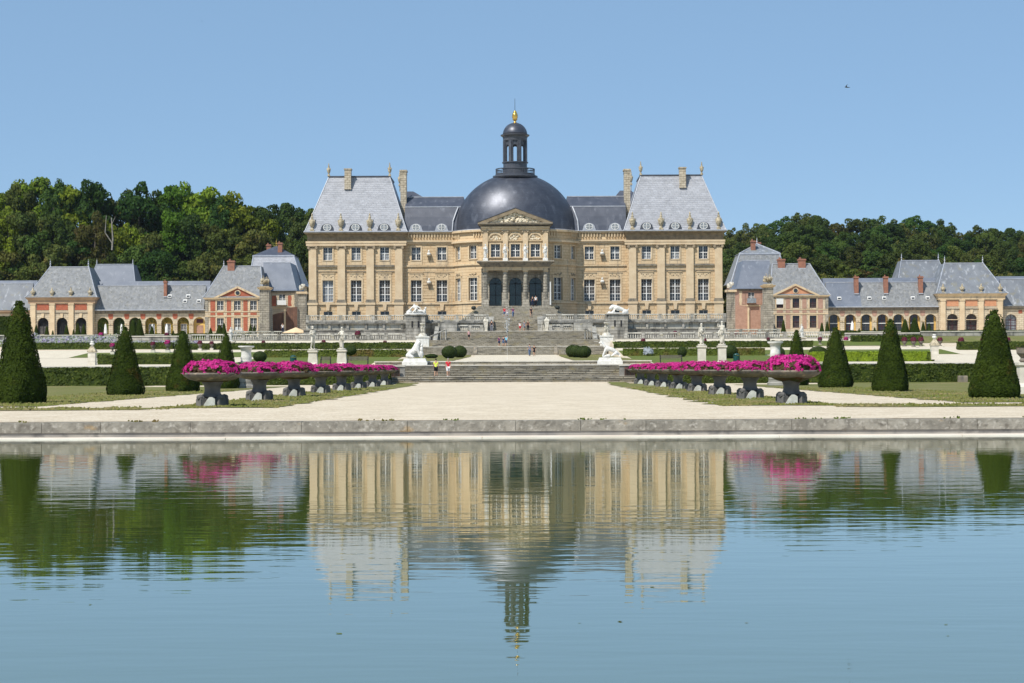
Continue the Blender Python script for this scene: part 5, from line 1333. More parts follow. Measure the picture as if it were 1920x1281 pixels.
def arcade(m, sd):
    x0, x1 = sorted((m * 64.9, m * 88.05)); ze = 14.5; zr = 19.75; zg = 8.6; D = 10
    t = empty('arcade_wing', (m * 76, YB + 1, zg), '%s long low arcaded outbuilding with grey slate roof and brick spandrels' % sd, 'outbuilding', 'garden outbuildings')
    Yf = YB + 1.2; mp = plane_map(Yf); cs = [m * (66.35 + 3.36 * i) for i in range(7)]
    b = MB(); facade(b, mp, x0, x1, zg, 13.95, [(c - 1.24, c + 1.24, 8.9, 13.0, 1) for c in cs], depth=.9); b.obj('wall', 'cream_stone', t)
    MB().box(x0, x1, Yf + 2.6, Yf + 3.0, zg, 14).obj('rear_wall', 'ochre_render', t)
    for i, c in enumerate(cs):
        xq = c + m * 1.68
        if i < 6:
            b = MB(); b.v += []; P = [(xq - .52, 13.72), (xq - .5, 13.0), (xq - .26, 12.62), (xq + .26, 12.62), (xq + .5, 13.0), (xq + .52, 13.72)]; b.prism(list(reversed(P))[::-1], Yf - .05, Yf + .05); b.obj('brick_spandrel', 'brick_red' if m < 0 else 'brick_pink', t)
        b = MB(); b.box(c - 1.72, c - 1.22, Yf - .12, Yf + .05, 11.45, 11.6); b.box(c + 1.22, c + 1.72, Yf - .12, Yf + .05, 11.45, 11.6); b.obj('impost', 'limestone_trim', t)
        if m < 0 and i > 0:            # climbing plants cover the inside of the left arches
            rr = random.Random(i); b = MB()
            for k in range(900):
                x = c + rr.uniform(-1.2, 1.2); z = rr.uniform(9.0, 13.0)
                if i in (1, 2, 3) and abs(x - c) < .75 and z < 11.9: continue
                b.leaf((x, Yf + .92 + rr.uniform(-.12, .1), z), (rr.gauss(0, .5), -1, rr.gauss(.2, .5)), rr.uniform(.16, .32))
            for k in range(200):
                x = c + rr.uniform(-1.2, 1.2); z = rr.uniform(9.0, 13.0)
            b.obj('climbing_plant', ['ivy_green', 'ivy_yellow', 'ivy_yellow', 'ivy_yellow', 'ivy_dark', 'ivy_dark', 'ivy_green'][i], t)['kind'] = 'stuff'
            MB().box(c - 1.24, c + 1.24, Yf + 1.0, Yf + 1.1, 8.9, 13.05).obj('arch_back', 'ochre_render' if i < 4 else 'forest_floor', t)
        if m < 0 and i in (1, 2, 3):
            window(t, plane_map(Yf), c - .6, c + .6, 9.1, 11.6, depth=.97, rows=2, pane='curtain', paint='white_paint', bar=.06, main=.08)
        if m < 0 and i == 0:
            MB().box(c - 1.24, c + 1.24, Yf + .8, Yf + .9, 8.9, 13.05).obj('arch_back', 'ochre_render', t)
            MB().box(c - .68, c + .68, Yf + .72, Yf + .8, 9.1, 11.3).obj('door', 'brick_pink', t); MB().box(c - .68, c + .68, Yf + .72, Yf + .8, 11.8, 12.6).obj('fanlight', 'maroon_paint', t)
        if m > 0:
            w = 1.24 if i == 9 else .78
            MB().box(c - 1.3, c + 1.3, Yf + .9, Yf + 1.0, 8.9, 13.05).obj('arch_back', 'ochre_render', t)
            window(t, plane_map(Yf), c - w, c + w, 9.3 if i % 2 else 9.1, 12.95, depth=.88, rows=3, arch=False, pane='window_glass', paint='maroon_paint' if i % 2 else 'curtain', bar=.09, main=.1)
            b = MB(); b.box(c - w, c + w, Yf + .70, Yf + .8, 11.05, 11.2); b.obj('transom', 'white_paint', t)
            # rounded head closing the square window
    b = MB(); b.box(x0, x1, Yf - .12, Yf + D, 13.78, 13.95); b.box(x0, x1, Yf - .25, Yf + D, 13.95, 14.3); b.box(x0, x1, Yf - .6, Yf + D, 14.3, ze); b.obj('cornice', 'limestone_dark', t)
    MB().box(x0, x1, Yf - .8, Yf - .55, ze - .06, ze + .12).obj('gutter', 'lead_trim', t)
    b = MB(); y = Yf - .7
    b.xprism([(y, ze), (y + .6, ze + .55), (y + 3.2, zr), (y + 3.45, zr), (y + 9, ze)], x0, x1 - (0 if m > 0 else .4)); rf = b.obj('roof', 'slate_lichen' if 1 else '', t)
    MB().box(x0, x1, y + 3.1, y + 3.5, zr - .02, zr + .13).obj('ridge_flashing', 'lead_trim', rf)
    b = MB(); b.xprism([(y + 5.0, zr - 1.5), (y + 6.8, zr + 1.1), (y + 9, zr + 1.1), (y + 11, zr - 1.5)], x0 - (3 if m < 0 else 0), x1 + (3 if m > 0 else 0)); b.obj('rear_roof', 'slate_blue', rf)
    if m > 0:
        b = MB(); b.xprism([(y - .01, ze + .02), (y + .59, ze + .57), (y + 3.19, zr + .015), (y + 3.19, zr - .3), (y + .8, ze + .3)], 65.0, 72.0); b.obj('repaired_slates', 'slate_blue', rf)
    chs = [(-73.6, .62)] if m < 0 else [(71.2, .85), (77.4, .85), (84.7, .85)]
    for x, w in chs: stack_chimney(rf, x, y + 1.6, ze + 2.7, zr + (.9 if m < 0 else 1.2), w, 1.2)
    for x in ([-72.7, -68.8, -69.4, -66.5] if m < 0 else [67.5, 73.8, 76.9, 82.9, 86.0]):
        lvl = .3 if x in (-72.7, -68.8) else .0
        skylight(rf, x, y + 1.12 + lvl * 1.8, ze + 1.55 + lvl * 3.6, .5, .42, .55)
def gabled_house(m, sd):
    X0, X1 = sorted((m * 53.1, m * 64.8)); zg = 8.6; ze = 17.0; D = 12; Yf = YB - .6
    t = empty('gabled_house', (m * 59, Yf, zg), '%s brick and stone house with pedimented front, six windows and slate roof' % sd, 'house', 'garden outbuildings')
    mp = plane_map(Yf); cs = [m * d for d in (54.75, 58.1, 61.65)]; br = 'brick_red' if m < 0 else 'brick_pink'
    holes = [(c - .72, c + .72, 14.35, 16.35, 0) for c in cs] + [(c - .72, c + .72, 10.2, 12.75, 0) for c in cs]
    b = MB(); facade(b, mp, X0, X1, zg, ze, holes, depth=.4)
    for x in (X0, X1): b.quad((x, Yf, zg), (x, Yf, ze), (x, Yf + D, ze), (x, Yf + D, zg))
    b.obj('wall', 'cream_stone', t)
    for i, c in enumerate(cs):
        for z0, z1 in ((14.35, 16.35), (10.2, 12.75)):
            w = window(t, mp, c - .72, c + .72, z0, z1, depth=.3, rows=2, pane='window_glass', paint='white_paint' if m < 0 else 'maroon_paint', bar=.07, main=.1, blind=('curtain', 0, .55))
            b = MB(); b.box(c - .95, c - .72, Yf - .08, Yf + .02, z0 - .1, z1 + .15); b.box(c + .72, c + .95, Yf - .08, Yf + .02, z0 - .1, z1 + .15); b.box(c - .72, c + .72, Yf - .08, Yf + .02, z1, z1 + .15); b.obj('surround', 'limestone_pale', w)
        b = MB(); b.box(c - .66, c + .66, Yf - .045, Yf + .02, 13.35, 13.9); b.obj('brick_panel', br, t)
    if m > 0:
        b = MB(); c = cs[0]; b.box(c - .72, c + .72, Yf - .12, Yf - .02, 15.1, 16.35); b.obj('roller_blind', 'white_paint', t)
    for k in ((56.42, .44), (59.85, .44), (63.2, .5)):
        c = m * k[0]
        for z0, z1 in ((14.2, 16.4), (10.0, 12.9)): MB().box(c - k[1], c + k[1], Yf - .05, Yf + .02, z0, z1).obj('brick_panel', br, t)
        MB().box(c - k[1], c + k[1], Yf - .05, Yf + .02, 13.35, 13.9).obj('brick_panel', br, t)
    b = MB(); b.box(X0, X1, Yf - .12, Yf + .02, 13.0, 13.22); b.box(X0, X1, Yf - .10, Yf + .02, 13.95, 14.1); b.obj('string_course', 'limestone_trim', t)
    b = MB()
    for x in (X0 + .3, X1 - .3): b.box(x - .32, x + .32, Yf - .1, Yf + .02, zg, 13.0); b.box(x - .32, x + .32, Yf - .1, Yf + .02, 14.1, 16.6)
    b.obj('quoins', 'grey_stone', t)
    b = MB(); b.box(X0 - .1, X1 + .1, Yf - .2, Yf + D, 16.55, 16.8); b.box(X0 - .35, X1 + .35, Yf - .45, Yf + D + .4, 16.8, ze); b.obj('cornice', 'limestone_trim', t)
    pc = m * 58.0; xe = 5.0; za = ze; zb = 19.35
    b = MB(); b.prism([(pc - xe + .4, za), (pc + xe - .4, za), (pc, zb - .3)], Yf - .2, Yf + 3); pd = b.obj('pediment', br if m < 0 else 'brick_orange', t)
    b = MB()
    for s in (-1, 1):
        P = [(pc + s * xe, za), (pc, zb), (pc, zb - .42), (pc + s * (xe - .9), za)]
        if s > 0: P = P[::-1]
        b.prism(P, Yf - .5, Yf + 3)
    b.obj('raking_cornice', 'limestone_trim', pd)
    b = MB(); 
    for r, y, mt, nm in ((.62, Yf - .3, 'limestone_pale', 'oculus_ring'), (.42, Yf - .36, 'window_glass', 'oculus')):
        q = MB(); q.v += [(pc + r * math.cos(2 * pi * i / 18), y, 17.95 + r * math.sin(2 * pi * i / 18)) for i in range(18)] + [(pc + r * math.cos(2 * pi * i / 18), y + .12, 17.95 + r * math.sin(2 * pi * i / 18)) for i in range(18)]
        q.f.append(tuple(range(18))); q.f += [(i, 18 + i, 18 + (i + 1) % 18, (i + 1) % 18) for i in range(18)]; q.obj(nm, mt, pd)
    b = MB(); x0, x1 = sorted((m * 53.75, m * 61.6))
    R = hip_roof(b, (X0 - .5, X1 + .5, Yf - .5, Yf + D + .5), (x0, x1, Yf + 4, Yf + D - 4), ze, 23.7, .08); rf = b.obj('roof', 'slate_lichen', t); hips(rf, R)
    if m < 0: stack_chimney(rf, -59.9, Yf + 3.4, 22.4, 24.9, 1.45, 1.2); skylight(rf, -60.8, Yf + .75, 18.1, .4, .42, .7); finials(rf, [(x0 + .1, Yf + 4.1, 23.8)], 1.3)
    else:
        for x in (55.6, 59.9): stack_chimney(rf, x, Yf + 3.4, 22.6, 24.75, 1.5, 1.2, 'brick_pink')
        for x in (54.3, 62.0): skylight(rf, x, Yf + .75, 18.1, .4, .42, .7)
def mansard_house(m, sd):
    zg = 8.6; Y1 = 418; Y2 = 406
    t = empty('mansard_house', (m * 52, Y1, zg), '%s tall house with two tier mansard roof between palace and gabled house' % sd, 'house', 'garden outbuildings')
    X0, X1 = sorted((m * 46.8, m * 58.2))
    b = MB(); b.box(X0 + .4, X1 - .4, Y1, Y1 + 14, zg, 20.4); b.obj('wall', 'cream_stone' if m < 0 else 'brick_pink', t)
    b = MB(); x0, x1 = sorted((m * 48.9, m * 57.7)); R = hip_roof(b, (X0 - .3, X1 + .3, Y1 - .5, Y1 + 14.5), (x0, x1, Y1 + 3, Y1 + 11.5), 20.4, 26.9, .1)
    rf = b.obj('lower_roof', 'slate_light' if m < 0 else 'slate_lichen', t); hips(rf, R, .14)
    xa = m * 53.2; b = MB(); b.stack([(x0 - .15, x1 + .15, Y1 + 2.9, Y1 + 11.6, 26.9), (x0 - .15, x1 + .15, Y1 + 2.9, Y1 + 11.6, 27.02), (xa - .15, xa + .15, Y1 + 7, Y1 + 7.3, 29.3)]); up = b.obj('upper_roof', 'slate_dark' if m < 0 else 'slate_grey', rf)
    b = MB(); b.box(x0 - .2, x1 + .2, Y1 + 2.8, Y1 + 3.0, 26.75, 27.08); b.obj('lead_band', 'lead_trim', rf)
    if m > 0:
        for s, xx in ((0, x0), (1, x1)): b = MB(); b.tube((xx, Y1 + 2.9, 27.05), (xa, Y1 + 7, 29.35), .13, .13, 5); b.obj('hip_flashing', 'lead_trim', rf)
    for dx, yy, zt in ((1.15 * -m, 4.2, 29.9), (.55 * m if m > 0 else -1.0 * -m * 1.9, 8.5, 29.8)): stack_chimney(t, xa + dx, Y1 + yy, 27.2, zt, .95, 1.1, 'brick_red' if m < 0 else 'brick_pink')
    finials(t, [(xa, Y1 + 7.15, 29.3)], 1.6, 'gilding' if m < 0 else 'lead_trim')
    # lower front block
    a0, a1 = sorted((m * 46.9, m * 53.2)); b = MB()
    wz0, wz1, c = 15.9, 17.9, m * 49.6
    facade(b, plane_map(Y2), a0, a1, zg, 18.6, [(c - .65, c + .65, wz0, wz1, 0)], depth=.4)
    for x in (a0, a1): b.quad((x, Y2, zg), (x, Y2, 18.6), (x, Y1, 18.6), (x, Y1, zg))
    b.obj('front_wall', 'cream_stone' if m < 0 else 'brick_pink', t)
    window(t, plane_map(Y2), c - .65, c + .65, wz0, wz1, depth=.3, rows=2)
    b = MB(); b.box(c - .95, c + .95, Y2 - .9, Y2, wz0 - .3, wz0 - .1); b.box(c - .95, c + .95, Y2 - .9, Y2 - .84, wz0 - .1, wz0 + .7); b.obj('balcony', 'white_paint' if m < 0 else 'pale_curtain', t)
    for xq in (m * 47.35, m * 52.6):
        q = MB()
        for i in range(12): q.box(xq - (.32 if i % 2 else .22), xq + (.32 if i % 2 else .22), Y2 - .07, Y2 + .02, zg + i * .8, zg + i * .8 + .8)
        q.obj('quoins', 'limestone_pale', t)
    MB().box(a0, a1, Y2 - .1, Y2 + .02, 14.9, 15.2).obj('string_course', 'limestone_trim', t)
    for xq in (c - 1.7, c + 1.7): MB().box(xq - .45, xq + .45, Y2 - .06, Y2 + .02, 15.4, 17.6).obj('brick_panel', 'brick_red' if m < 0 else 'brick_pink', t)
    b = MB(); b.box(a0 - .2, a1 + .2, Y2 - .3, Y2 + .5, 18.25, 18.6); b.obj('cornice', 'limestone_dark', t)
    b = MB(); x0, x1 = sorted((m * 48.3, m * 54.0)); R = hip_roof(b, (a0 - .6, a1 + .6, Y2 - .6, Y1 + 2), (x0, x1, Y2 + 3.6, Y1 + 4), 18.62, 24.8, .1); f2 = b.obj('front_roof', 'slate_blue', t)
    b = MB(); b.box(x0 - .05, x1 + .05, Y2 + 3.5, Y2 + 3.75, 24.72, 24.92); b.obj('ridge_flashing', 'lead_trim', f2)
def rear_pavilion(m, sd):
    x0, x1 = sorted((m * 79.3, m * 88.7)); Y = 424; s = 3600 / Y
    t = empty('rear_pavilion', (m * 84, Y, 9), '%s rear building whose dark trapezoid slate roof rises behind the arcade' % sd, 'pavilion', 'garden outbuildings')
    X0, X1 = sorted((m * 79.0, m * 92.0))
    b = MB(); b.box(X0, X1, Y, Y + 11, 8.6, 19.0); b.obj('wall', 'cream_stone', t)
    b = MB(); a, c = sorted((m * 80.8, m * 89.6)) if m < 0 else (85.6, 94.0)
    if m > 0: X0, X1 = 84.2, 96.0
    R = hip_roof(b, (X0 - .5, X1 + .5, Y - .5, Y + 11.5), (a if m > 0 else a - 3.4, c if m > 0 else c - 3.4 + .0, Y + 3.5, Y + 7.5), 19.0, 25.6, .08) if m > 0 else hip_roof(b, (-96.0, -83.9, Y - .5, Y + 11.5), (-93.6, -85.4, Y + 3.5, Y + 7.5), 19.0, 25.5, .08)
    rf = b.obj('roof', 'slate_blue' if m < 0 else 'slate_grey', t); hips(rf, R, .07)
    tt = R[-1]; finials(rf, [(tt[0] + .1, tt[2] + .1, tt[4] + .1), (tt[1] - .1, tt[2] + .1, tt[4] + .1)], 1.2 if m < 0 else 1.7)
    b = MB(); xc = m * 89.2 if m < 0 else 86.9; b.prism([(xc - 1.6, 19.7), (xc + 1.6, 19.7), (xc, 20.6)], Y - 14.2, Y - 12); b.obj('dormer_gable', 'limestone_trim', t)
def end_wing(m, sd):
    x0, x1 = sorted((m * 101.6, m * 125)); ze = 14.6; Yf = YB + 1.2; y = Yf - .7; D = 10
    t = empty('end_wing', (m * 110, Yf, 8.6), 'outermost slate roofed wing cut by the %s edge of the picture' % sd, 'outbuilding', 'garden outbuildings')
    cs = [m * (103.3 + 3.9 * i) for i in range(5)]; mp = plane_map(Yf)
    b = MB(); facade(b, mp, x0, x1, 8.6, 13.95, [(c - 1.2, c + 1.2, 9.4, 12.9, 1) for c in cs], depth=.7); b.obj('wall', 'cream_stone', t)
    for c in cs:
        window(t, mp, c - 1.2, c + 1.2, 9.4, 12.9, depth=.6, rows=2, cols=4, arch=True, pane='pale_curtain' if m > 0 else 'ivy_green', paint='maroon_paint' if m > 0 else 'interior_dark', bar=.1, main=.12)
        MB().box(c + m * 1.95 - .4, c + m * 1.95 + .4, Yf - .05, Yf + .02, 13.05, 13.75).obj('brick_spandrel', 'brick_red', t)
    b = MB(); b.box(x0, x1, Yf - .25, Yf + D, 13.95, 14.3); b.box(x0, x1, Yf - .6, Yf + D, 14.3, ze); b.obj('cornice', 'rust_render' if m < 0 else 'limestone_dark', t)
    b = MB(); b.xprism([(y, ze), (y + .6, ze + .55), (y + 3.2, 20.3), (y + 3.45, 20.3), (y + 9, ze)], x0, x1); rf = b.obj('roof', 'slate_grey', t)
    MB().box(x0, x1, y + 3.1, y + 3.5, 20.28, 20.45).obj('ridge_flashing', 'lead_trim', rf)
    b = MB(); b.xprism([(y + 5.0, 19), (y + 6.8, 21.1), (y + 9, 21.1), (y + 11, 19)], x0, x1); b.obj('rear_roof', 'slate_blue', rf)
def gate_piers(m, sd):
    x = m * 50.7
    t = empty('gate_pier', (x, 386, 8), 'tall banded stone gate pier topped by carved trophies, %s of the palace' % sd, 'pier', 'gate piers with trophies')
    b = MB()
    for i in range(18): z = 7.6 + i * .58; b.box(x - .95, x + .95, 386, 388.4, z, z + .53); b.box(x - .9, x + .9, 386.05, 388.4, z + .53, z + .58)
    b.obj('shaft', 'grey_stone', t)
    b = MB(); b.stack([(x - 1.0, x + 1.0, 385.9, 388.5, 18.04), (x - 1.35, x + 1.35, 385.5, 388.9, 18.35), (x - 1.4, x + 1.4, 385.4, 389, 18.55)]); b.obj('cap', 'limestone_trim', t)
    rr = random.Random(3); b = MB(); b.box(x - .9, x + .9, 386.1, 388.3, 18.55, 18.8)
    for i in range(14): b.ball((x + rr.uniform(-.7, .7), 387 + rr.uniform(-.6, .6), 19.1 + rr.uniform(0, 1.0)), (rr.uniform(.18, .42), .35, rr.uniform(.2, .45)), 7, 5, .4, i)
    for i in range(5): a = rr.uniform(-.7, .7); b.tube((x + a * .3, 387, 19), (x + a * 1.3, 387, 20.8 + rr.uniform(-.2, .3)), .06, .05, 5)
    b.obj('trophy', 'urn_stone', t)
    w = empty('court_wall', (m * 47, 389, 8), '%s enclosure wall sloping down between gate pier and palace' % sd, 'wall', 'walls beside the gate piers')
    b = MB(); x0, x1 = sorted((m * 50.7, m * 51.5)); b.xprism([(388.4, 7.5), (388.4, 16.4), (399, 14.6), (399, 7.5)], x0, x1); b.obj('pier_wall', 'grey_stone', w)
    P = [(m * 49.8, 7.5), (m * 44.8, 7.5), (m * 44.8, 14.8), (m * 46.9, 14.6), (m * 47.0, 13.9), (m * 49.8, 13.2)]
    if m > 0: P = P[::-1]
    b = MB(); b.prism(P, 392, 392.5); b.obj('wall_face', 'brick_brown' if m < 0 else 'brick_pink', w)
    b = MB(); b.box(m * 47.3 - .18, m * 47.3 + .18, 391.7, 392.02, 7.5, 14.2); b.obj('post', 'limestone_pale', w)
    x = m * 43.9
    t = empty('gate_pier', (x, 392, 8), 'further banded gate pier partly hidden beside the %s corner of the palace' % sd, 'pier', 'gate piers with trophies')
    b = MB()
    for i in range(17): z = 7.6 + i * .58; b.box(x - .8, x + .8, 392.6, 394.4, z, z + .53); b.box(x - .75, x + .75, 392.65, 394.4, z + .53, z + .58)
    b.obj('shaft', 'grey_stone', t)
    b = MB(); b.box(x - 1.1, x + 1.1, 392.3, 394.7, 17.46, 17.9); b.obj('cap', 'limestone_trim', t)
    b = MB(); rr = random.Random(8)
    for i in range(12): b.ball((x + rr.uniform(-.6, .6), 393.5 + rr.uniform(-.5, .5), 18.3 + rr.uniform(0, 1.1)), (rr.uniform(.2, .42), .35, rr.uniform(.2, .45)), 7, 5, .4, i)
    b.obj('trophy', 'statue_stone', t)
for m, sd in ((-1, 'left'), (1, 'right')):
    end_pavilion(m, sd); arcade(m, sd); gabled_house(m, sd); mansard_house(m, sd); rear_pavilion(m, sd); end_wing(m, sd); gate_piers(m, sd)
# pale parasol by the left gate
t = empty('parasol', (-36.4, 318, 6.8), 'open cream parasol beside the left terrace wall', 'parasol')
b = MB(); b.tube((-36.4, 318, 6.6), (-36.4, 318, 9.1), .06); b.obj('pole', 'wrought', t)
b = MB(); b.lathe([(2.3, 0), (2.32, .05), (.1, .95)], (-36.4, 318, 8.0), 12); b.obj('canopy', 'cloth_cream', t)
# ---------------------------------------------------------------- woodland
def crown_mesh(seed, mat, n=112, leaves=230, lsize=.36, shape='round'):
    """crown about 10 m wide, 14 m tall, standing on z=0, made of leaf clumps"""
    r = random.Random(seed); b = MB(); cl = []
    for i in range(n):
        while True:
            d = Vector((r.uniform(-1, 1), r.uniform(-1, 1), r.uniform(-1, 1)))
            if .25 < d.length < 1: break
        d = d.normalized() * (r.uniform(.45, 1.0) ** .6)
        hgt = .5 + d.z * .5
        wid = {'round': 1.0 - .25 * max(0, hgt - .6), 'tall': .8 + .25 * math.sin(hgt * 4), 'spread': .75 + .45 * hgt}[shape]
        c = Vector((d.x * 4.2 * wid, d.y * 4.2 * wid, 7.3 + d.z * 6.4)); cr = r.uniform(.5, 1.45) * (1.2 if hgt < .4 else 1)
        k = 1 + .38 * noise.noise(Vector((d.x * 1.6 + seed, d.y * 1.6, d.z * 1.6 + seed)))
        c = Vector((c.x * k, c.y * k, 7.3 + (c.z - 7.3) * k)); cl.append((c, cr))
    for c, cr in cl:
        for _ in range(int(leaves * (cr / 1.4) ** 2)):
            d = Vector((r.gauss(0, 1), r.gauss(0, 1), r.gauss(0, 1))).normalized()
            if d.z < -.35 and r.random() < .6: d.z = -d.z
            p = c + Vector((d.x * cr, d.y * cr, d.z * cr * .8)) * r.uniform(.72, 1.08)
            nn = (d * 1.0 + Vector((r.gauss(0, .5), r.gauss(0, .5), r.gauss(0, .5)))).normalized()
            b.leaf(p, nn, lsize * r.uniform(.55, 1.3), 1.25, r)
    return b.mesh('crown', mat)
def trunk_mesh(seed, mat='bark', h=9):
    r = random.Random(seed); b = MB(); p = Vector((0, 0, -2.5)); q = Vector((r.uniform(-.3, .3), r.uniform(-.3, .3), 5)); b.tube(p, q, .5, .36, 8)
    p = q; 
    for k in range(3): q = p + Vector((r.uniform(-.5, .5), r.uniform(-.5, .5), 2.6)); b.tube(p, q, .36 - k * .08, .28 - k * .08, 7); p = q
    for k in range(6):
        a = r.uniform(0, 2 * pi); z = r.uniform(4, 9); s = Vector((0, 0, z)); e = s + Vector((math.cos(a) * 3, math.sin(a) * 3, r.uniform(1.5, 3.2))); b.tube(s, e, .17, .06, 6)
    return b.mesh('trunk', mat)
CR = {}
for nm, mt in (('bright', 'tree_bright'), ('dark', 'tree_dark'), ('olive', 'tree_olive')):
    CR[nm] = [crown_mesh(11 + hash_ * 7 + len(nm), mt, shape=sh) for hash_, sh in enumerate(('round', 'spread', 'spread'))]
TR = [trunk_mesh(i) for i in range(3)]
TREEN = {}
ADJ = {'bright': 'bright green', 'dark': 'dark bluish green', 'olive': 'olive brown'}
TREES = []
def tree(px, ytop, s, w, h, kind, row, proto=None):
    """px, ytop: where the crown tops out in the photo; s px per metre there; w, h crown+trunk size in metres"""
    s = min(s, 7.98); x = wx(px, ytop, s); Y = 3600 / s; zt = wz(px, ytop, s); z0 = zt - h
    k = proto if proto is not None else RND.randrange(3)
    TREES.append((row, px, kind, x, Y, z0, w, h, k))
def emit_trees():
    rows = {}
    for T in TREES: rows.setdefault((T[0], T[2]), []).append(T)
    for (row, kind), L in rows.items():
        L.sort(key=lambda q: q[1])
        for i, (row_, px, kind_, x, Y, z0, w, h, k) in enumerate(L):
            lab = '%s tree, %s such from the left in %s' % (ADJ[kind], ordn(min(i, 29)), row)
            t = empty('broadleaf_tree', (x, Y, z0), lab, 'tree', 'woodland behind the outbuildings', RND.uniform(0, 6.28))
            sc = Vector((w / 10.0, w / 10.0, h / 15.5)); t.scale = sc
            c = link(CR[kind][k], 'crown', t, (0, 0, 1.2)); link(TR[k], 'trunk', t)
def env(pts, px):
    for (a, ya), (c, yc) in zip(pts, pts[1:]):
        if a <= px <= c: return ya + (yc - ya) * (px - a) / (c - a)
    return pts[-1][1]
ENVL = [(-60, 345), (0, 348), (30, 338), (70, 326), (100, 345), (130, 340), (165, 336), (185, 345), (215, 362), (255, 352), (280, 350), (300, 364), (330, 342), (365, 348), (395, 344), (415, 366), (450, 372), (480, 376), (500, 388), (520, 392), (545, 376), (580, 382), (640, 400)]
ENVR = [(1330, 430), (1365, 418), (1400, 412), (1440, 408), (1490, 393), (1530, 396), (1560, 410), (1600, 408), (1640, 398), (1665, 402), (1690, 402), (1720, 400), (1745, 404), (1770, 414), (1800, 424), (1820, 414), (1850, 416), (1880, 426), (1900, 420), (1990, 420), (2100, 424)]
rt = random.Random(4)
KL = {0: 'bright', 70: 'bright'}
# left skyline row: tall individual trees (px, ytop, s, width, height, kind, proto)
for px, yt, w, kind, pr in ((-110, 350, 15, 'bright', 0), (-66, 346, 14, 'bright', 2), (-22, 352, 14, 'bright', 0), (16, 346, 13, 'bright', 2), (70, 327, 15, 'bright', 0), (38, 345, 10, 'dark', 0), (103, 346, 10, 'dark', 2), (134, 340, 13, 'bright', 0), (172, 342, 12, 'dark', 0),
                          (217, 364, 12, 'olive', 2), (262, 353, 13, 'dark', 2), (292, 358, 10, 'dark', 1), (332, 341, 14, 'bright', 0), (362, 350, 11, 'bright', 2), (396, 344, 14, 'bright', 0), (425, 368, 11, 'dark', 0),
                          (455, 370, 14, 'bright', 2), (492, 386, 12, 'dark', 0)):
    tree(px, yt - 8, 7.55 + rt.uniform(-.1, .1), w * 1.22, 34, kind, 'left skyline row', pr)
for px, yt, w in ((545, 376, 14), (585, 384, 13), (515, 396, 12)): tree(px, yt, 6.6, w, 26, 'dark', 'clump beside the left pavilion roof', 0)
tree(568, 400, 7.2, 12, 26, 'olive', 'clump beside the left pavilion roof', 0)
# lower left rows
for row, s, off, step, kinds, h in (('left second row', 7.8, (46, 92), 38, ('bright', 'dark', 'bright', 'dark', 'olive'), 28), ('left third row', 7.9, (100, 150), 40, ('dark', 'dark', 'bright', 'olive', 'dark'), 22),
                                 ('left front row', 7.98, (150, 190), 42, ('dark', 'olive', 'dark', 'bright', 'dark'), 17)):
    px = -150 + rt.uniform(0, 15)
    while px < 590:
        yt = min(env(ENVL, px) + rt.uniform(*off), 520)
        kd = rt.choice(kinds) if px < 440 else rt.choice(('dark', 'olive', 'olive'))
        tree(px, yt, s + rt.uniform(-.06, .06), rt.uniform(11, 14), h + rt.uniform(-2, 2), kd, row); px += step * rt.uniform(.8, 1.2)
# right hillside: smaller, farther crowns climbing the slope
i = 0
for row, s, off, step, w, h in (('right skyline row', 5.3, (-2, 9), 31, (10, 14), 20), ('right second row', 5.8, (16, 30), 31, (9, 12), 18), ('right third row', 6.4, (34, 52), 32, (9, 12), 18), ('right fourth row', 7.1, (56, 76), 34, (9, 12), 17), ('right front row', 7.85, (80, 108), 36, (9, 12), 16)):
    px = 1338 + rt.uniform(0, 20)
    while px < 2070:
        yt = env(ENVR, px) + rt.uniform(*off)
        kd = rt.choice(('dark', 'dark', 'dark', 'olive')) if px > 1460 else rt.choice(('olive', 'olive', 'dark'))
        if row in ('right fourth row', 'right front row') and rt.random() < .45: kd = 'olive'
        if row == 'right front row' and yt > 505: yt = 505
        tree(px, yt, s + rt.uniform(-.08, .08), rt.uniform(*w) * 1.05, h, kd, row, rt.choice((0, 0, 2))); px += step * rt.uniform(.75, 1.25)
for px in range(-122, 600, 34): tree(px + rt.uniform(-8, 8), 505 + rt.uniform(-12, 12), 7.75, 12, 20, 'dark', 'left understorey row', 0)
for px in range(1345, 2060, 34): tree(px + rt.uniform(-8, 8), 505 + rt.uniform(-8, 8), 7.6, 12, 18, rt.choice(('dark', 'olive')), 'right understorey row', 0)
emit_trees()
# bare pale trunk showing in the left wood
t = empty('dead_tree', (wx(210, 460, 8.12), 3600 / 8.12, wz(210, 465, 8.12)), 'bare pale forked trunk standing out in the left wood', 'tree')
b = MB(); x, y, z = t.location; b.tube((x, y, z - .5), (x + .2, y, z + 2), .2, .19, 7); b.tube((x + .2, y, z + 2), (x - .1, y, z + 7.0), .19, .12, 7); b.obj('trunk', 'bark_pale', t)
b = MB(); b.tube((x + .1, y, z + 1), (x - 1.5, y - .3, z + 3.5), .14, .12, 6); b.tube((x - 1.5, y - .3, z + 3.5), (x - 1.2, y - .3, z + 7.5), .14, .08, 6); b.tube((x, y, z + 5.5), (x + .8, y, z + 7.2), .08, .05, 6); b.obj('branch', 'bark_pale', t)
